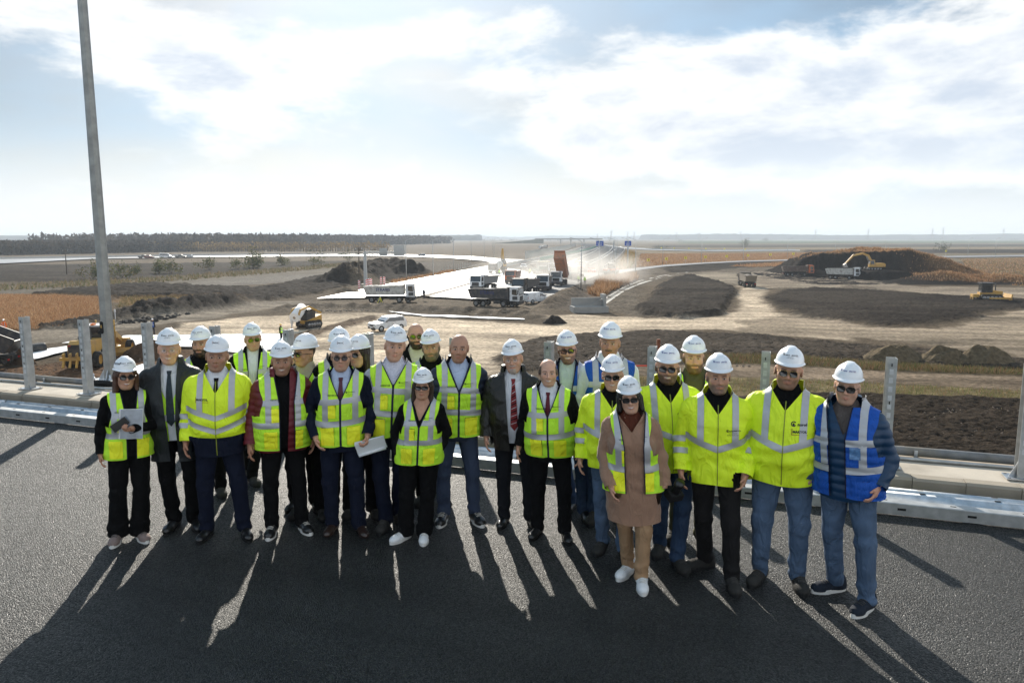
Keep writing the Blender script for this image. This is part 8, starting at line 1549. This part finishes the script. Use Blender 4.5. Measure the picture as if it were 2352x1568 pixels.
# far wood and tree rows: one mass each
def wood(name, label, a, c, depth, rows, per, hgt, cols, seed, sz=1.3, leaf=26):
    g = np.random.default_rng(seed); A, Cc = spot(*a, GZ), spot(*c, GZ); Vs, Fs, Cs = [], [], []; o = 0; d = Cc - A; nrm = Vector((-d.y, d.x, 0)).normalized()
    if nrm.y < 0: nrm = -nrm
    for r in range(rows):
        for k in range(per):
            t = (k + g.uniform(-.5, .5)) / per; q = A + d * t + nrm * (depth * (r + g.uniform(0, .8)) / rows); hh = hgt * g.uniform(.90, 1.04); col = np.array(cols[g.integers(0, len(cols))])
            Pn = g.normal(0, 1, (leaf, 3)) * np.array([hh * .22, hh * .22, hh * .25]) + np.array([q.x, q.y, GZ + hh * .52]); Pn[:, 2] = np.clip(Pn[:, 2], GZ + .4, GZ + hh)
            aa = g.normal(0, 1, (leaf, 3)); aa[:, 2] += 1.0; aa /= np.linalg.norm(aa, axis=1, keepdims=True); bb = np.cross(aa, g.normal(0, 1, (leaf, 3))); bb /= np.linalg.norm(bb, axis=1, keepdims=True); s = sz * g.uniform(.5, 1.3, (leaf, 1)); V = np.stack([Pn - aa * s, Pn + aa * s, Pn + bb * s], 1).reshape(-1, 3)
            tv = np.array([[q.x - .25, q.y, GZ], [q.x + .25, q.y, GZ], [q.x, q.y, GZ + hh * .9]]); V = np.concatenate([V, tv]); Vs.append(V); n = len(V); Fs.append(np.arange(n).reshape(-1, 3) + o); o += n; Cs.append(np.concatenate([np.tile(col, (n - 3, 1)) * np.repeat(g.uniform(.7, 1.3, (leaf, 1)), 3, 0), np.tile([.05, .04, .035], (3, 1))]))
    ob = obj(name, mesh_np(name, np.concatenate(Vs), np.concatenate(Fs), LEAF, False, np.concatenate(Cs))); tag(ob, label, 'wood', kind='stuff')
wood('forest', 'leafless grey-brown wood along the horizon at the left', (-700, 600), (700, 572), 160, 5, 420, 8.4, [(.030, .028, .027), (.036, .031, .027), (.026, .026, .027), (.045, .036, .028)], 21, 1.2, 52); wood('forest', 'far end of the leafless wood left of the motorway', (560, 572), (1045, 558), 250, 6, 190, 14, [(.030, .029, .029), (.036, .032, .03), (.05, .04, .028)], 22, 2.6, 36); wood('tree_row', 'row of young ochre trees in front of the far wood', Z1(1170, 228), Z2(1190, 222), 14, 2, 150, 7.5, [(.20, .13, .055), (.15, .105, .05), (.24, .16, .06)], 23, .8, 18); wood('tree_row', 'scattered dark trees on the far plain left of the motorway', Z3(0, 170), Z3(1000, 190), 200, 2, 26, 6, [(.05, .05, .03), (.08, .07, .04)], 25, 1.2, 14)
def skyline(label, a, c, D, hgt, seed, col, n=420):
    A, Cc = spot_y(*a, D), spot_y(*c, D); x = np.linspace(A.x, Cc.x, n); h_ = hgt * (.45 + .75 * fbm(x * .0022, x * 0, 4, seed)) + 7 * (fbm(x * .05, x * 0 + 3, 3, seed + 1) - .3); V = []; F = []
    for dy, k in ((0, .0), (0, .85), (60, 1.0), (300, .9), (400, 0)): V += [(xx, D + dy + 90 * math.sin(xx * .002), GZ + max(2, hh) * k) for xx, hh in zip(x, h_)]
    for r in range(4): F += [(r * n + i, r * n + i + 1, (r + 1) * n + i + 1, (r + 1) * n + i) for i in range(n - 1)]
    tag(obj('distant_woodland', mesh_np('distant_woodland', V, F, M('woodland_%d' % seed, col, .95, 0, .35, .02, 0), True)), label, 'wood', kind='stuff')
skyline('blue-grey line of trees and villages along the horizon at the right', (1500, 545), (3300, 540), 4200, 36, 51, (.05, .055, .05)); skyline('pale low hills on the horizon behind the motorway', (900, 545), (2000, 545), 6500, 30, 52, (.06, .065, .06)); skyline('low hills beyond the wood at the left', (-900, 545), (1100, 545), 3000, 22, 53, (.05, .05, .045))
# ---------------------------------------------------------------- the big mound with its dug face
def mound():
    x0, x1, y0, y1 = 68, 128, 168, 250; nx, ny = 190, 150; xs = np.linspace(x0, x1, nx); ys = np.linspace(y0, y1, ny); X, Y = np.meshgrid(xs, ys, indexing='ij')
    prof = np.interp(X, [81, 84, 88, 94, 101, 107, 112, 118, 124], [0, 4.0, 5.9, 6.3, 7.0, 7.1, 5.7, 2.8, 0]); nb = fbm(X * .3, Y * .12, 4, 61); prof = prof * (.93 + .16 * fbm(X * .25, Y * .2, 3, 66))
    front = np.interp(X, [80, 88, 93, 100, 106, 112, 124], [215, 212, 204, 199, 191, 184, 176]); steep = np.interp(X, [74, 98, 106, 124], [2.2, 3.0, 9, 14]); f = sst(0, 1, (Y - front + 2.5 * (nb - .5)) / steep); back = 1 - sst(0, 1, (Y - 222) / 24)
    H = prof * np.minimum(f, 1) * back; gul = (fbm(X * .9, Y * .15, 3, 63) - .5); H += gul * 2.6 * f * (1 - f) * 4 * (X < 108) + .8 * (1 - np.abs(fbm(X * .6, Y * .6, 4, 69) * 2 - 1) - .6) * (H > .3) + .7 * (fbm(X * .35, Y * .35, 3, 72) - .5) * (H > 1)
    bench = 2.3 * sst(88, 90.5, X) * sst(104, 100, X) * sst(185, 188, Y) * (1 - f); H = np.maximum(H, bench * (.9 + .2 * nb)); apr = 1.6 * np.exp(-((Y - front + 3) / 4.0) ** 2) * sst(81, 86, X) * (.5 + fbm(X * .35, Y * .35, 3, 67)); H = np.maximum(H, apr); H += .35 * (fbm(X * 1.2, Y * 1.2, 3, 64) - .5)
    low = np.exp(-(((X - 103) / 9) ** 2 + ((Y - 178) / 5) ** 2)); H = np.maximum(H, 2.6 * low * (.8 + .4 * nb)); H -= .5 * (sst(3, 0, np.minimum.reduce([X - x0, x1 - X, Y - y0, y1 - Y])))
    gx, gy = np.gradient(H, xs, ys); sl = np.hypot(gx, gy); g = np.clip((H > .8) * sst(.9, .35, sl) * (.4 + nb) * sst(93, 108, X) + .35 * (H > 4) * sst(.5, .2, sl) + sst(102, 112, X) * (.55 + .9 * (nb - .5)) * (H > .4), 0, 1) * (1 - (bench > .5) * (f < .3)); C = np.array((.020, .0165, .0145)) * (1 - g[..., None]) + np.array((.22, .115, .05)) * g[..., None]; C *= (.7 + .6 * fbm(X * 1.5, Y * 1.5, 3, 68))[..., None]
    V = np.stack([X, Y, H + GZ], -1).reshape(-1, 3); i = np.arange(nx * ny).reshape(nx, ny); F = np.stack([i[:-1, :-1], i[1:, :-1], i[1:, 1:], i[:-1, 1:]], -1).reshape(-1, 4); e = empty('earth_mound', (100, 200, GZ)); tag(e, 'big dark soil mound with a dug face and rust grass on top', 'earth mound'); o = obj('soil', mesh_np('soil', V - np.array([100, 200, GZ]), F, GROUND, True, C.reshape(-1, 3)), e)
    gr = np.random.default_rng(5); pk = gr.choice(nx * ny, 120000); w = g.ravel()[pk]; pk = pk[gr.uniform(0, 1, len(pk)) < w * .55]; Pn = V[pk] - np.array([100, 200, GZ]) + gr.normal(0, .15, (len(pk), 3)) * np.array([1, 1, 0]); bv, bf, bc = blades(Pn - np.array([0, 0, .1]), .6, .18, .6, OC, 77); t = obj('dry_grass', mesh_np('dry_grass', bv, bf, LEAF, False, bc), e); t['kind'] = 'stuff'
mound()
# stones and clods lying about on the site
def stones():
    g = np.random.default_rng(91); Vs, Fs, Cs = [], [], []; o = 0; base = np.array([(1, 0, 0), (-1, 0, 0), (0, 1, 0), (0, -1, 0), (0, 0, .8), (0, 0, -.5)]); fc = np.array([(0, 2, 4), (2, 1, 4), (1, 3, 4), (3, 0, 4), (2, 0, 5), (1, 2, 5), (3, 1, 5), (0, 3, 5)])
    for (pts, n, s, col) in ((zs_(Z5, [(105, 620), (560, 545), (2000, 620), (1900, 800), (1100, 870), (230, 720)]), 150, .09, (.30, .27, .22)), (zs_(Z4, [(1000, 565), (1640, 650), (1590, 900), (1100, 970), (620, 905)]), 110, .09, (.28, .25, .2)), ([(1240, 780), (2000, 795), (2352, 835), (2000, 838), (1200, 850)], 500, .10, (.14, .11, .085)), ([(1300, 910), (2352, 925), (2352, 1060), (1300, 1060)], 900, .07, (.16, .12, .09)), ([(0, 850), (380, 800), (500, 850), (0, 900)], 500, .09, (.13, .085, .055)), (zs_(Z1, [(300, 880), (980, 780), (1800, 640), (2230, 650), (1300, 830)]), 400, .30, (.022, .018, .015)), (zs_(Z2, [(150, 745), (1000, 700), (2352, 760), (2352, 790), (1100, 735)]), 500, .14, (.17, .14, .11))):
        p = W(pts); lo, hi = p.min(0), p.max(0); q = g.uniform(lo, hi, (n * 4, 2)); q = q[inside_dist(q[:, 0], q[:, 1], p) < 0][:n]
        for x, y in q: k = s * g.uniform(.5, 1.8); Vs.append(base * k * g.uniform(.7, 1.3, (6, 3)) + np.array([x, y, GZ + k * .25])); Fs.append(fc + o); o += 6; Cs.append(np.tile(np.array(col) * g.uniform(.7, 1.3), (6, 1)))
    tag(obj('scattered_stones', mesh_np('scattered_stones', np.concatenate(Vs), np.concatenate(Fs), M('stone', attr='Col', rough=.9, var=.2, vscale=5), False, np.concatenate(Cs))), 'stones and clods scattered over the bare soil', 'stones', kind='stuff')
stones()
# ---------------------------------------------------------------- dust over the paving works and the air over the plain
def volume_mat(name, density, col, aniso, noise=None):
    m = bpy.data.materials.new(name); m.use_nodes = True; nt = m.node_tree; N = nt.nodes; L = nt.links; N.remove(N['Principled BSDF']); v = N.new('ShaderNodeVolumePrincipled'); v.inputs['Color'].default_value = (*col, 1); v.inputs['Density'].default_value = density; v.inputs['Anisotropy'].default_value = aniso; L.new(v.outputs[0], N['Material Output'].inputs['Volume'])
    if noise:
        tc = N.new('ShaderNodeTexCoord'); n = N.new('ShaderNodeTexNoise'); n.inputs['Scale'].default_value = noise; n.inputs['Detail'].default_value = 2; L.new(tc.outputs['Object'], n.inputs['Vector']); r = N.new('ShaderNodeMapRange'); L.new(n.outputs['Fac'], r.inputs[0]); r.inputs[1].default_value = .40; r.inputs[2].default_value = .70; r.inputs[4].default_value = 1.0
        ln = N.new('ShaderNodeVectorMath'); ln.operation = 'LENGTH'; sv = N.new('ShaderNodeVectorMath'); sv.operation = 'DIVIDE'; L.new(tc.outputs['Object'], sv.inputs[0]); sv.inputs[1].default_value = DUST_R; L.new(sv.outputs[0], ln.inputs[0]); f = N.new('ShaderNodeMapRange'); L.new(ln.outputs['Value'], f.inputs[0]); f.inputs[1].default_value = 1.0; f.inputs[2].default_value = .15; f.inputs[4].default_value = density; mu = N.new('ShaderNodeMath'); mu.operation = 'MULTIPLY'; L.new(r.outputs[0], mu.inputs[0]); L.new(f.outputs[0], mu.inputs[1]); L.new(mu.outputs[0], v.inputs['Density'])
    return m
DUST_R = (24, 18, 7)
c = gp(Z3, 1340, 690); b = MB(); n = 16; prof = [(math.cos(t) , math.sin(t)) for t in np.linspace(-math.pi / 2, math.pi / 2, 9)]; b.lathe([(max(p[0], .001), p[1]) for p in prof], 20, Matrix.Diagonal((*DUST_R, 1)))
du = b.build('dust_cloud', volume_mat('dust', .11, (.95, .93, .90), .55, .11), None, loc=(c.x, c.y, GZ + 2)); tag(du, 'pale dust cloud drifting over the paving machines', 'dust', kind='stuff')
b = MB(); b.box((0, 13400, 14.5), (110000, 27200, 53)); hz = b.build('haze', volume_mat('haze', .00022, (.84, .92, 1.0), .1), None); tag(hz, kind='stuff')
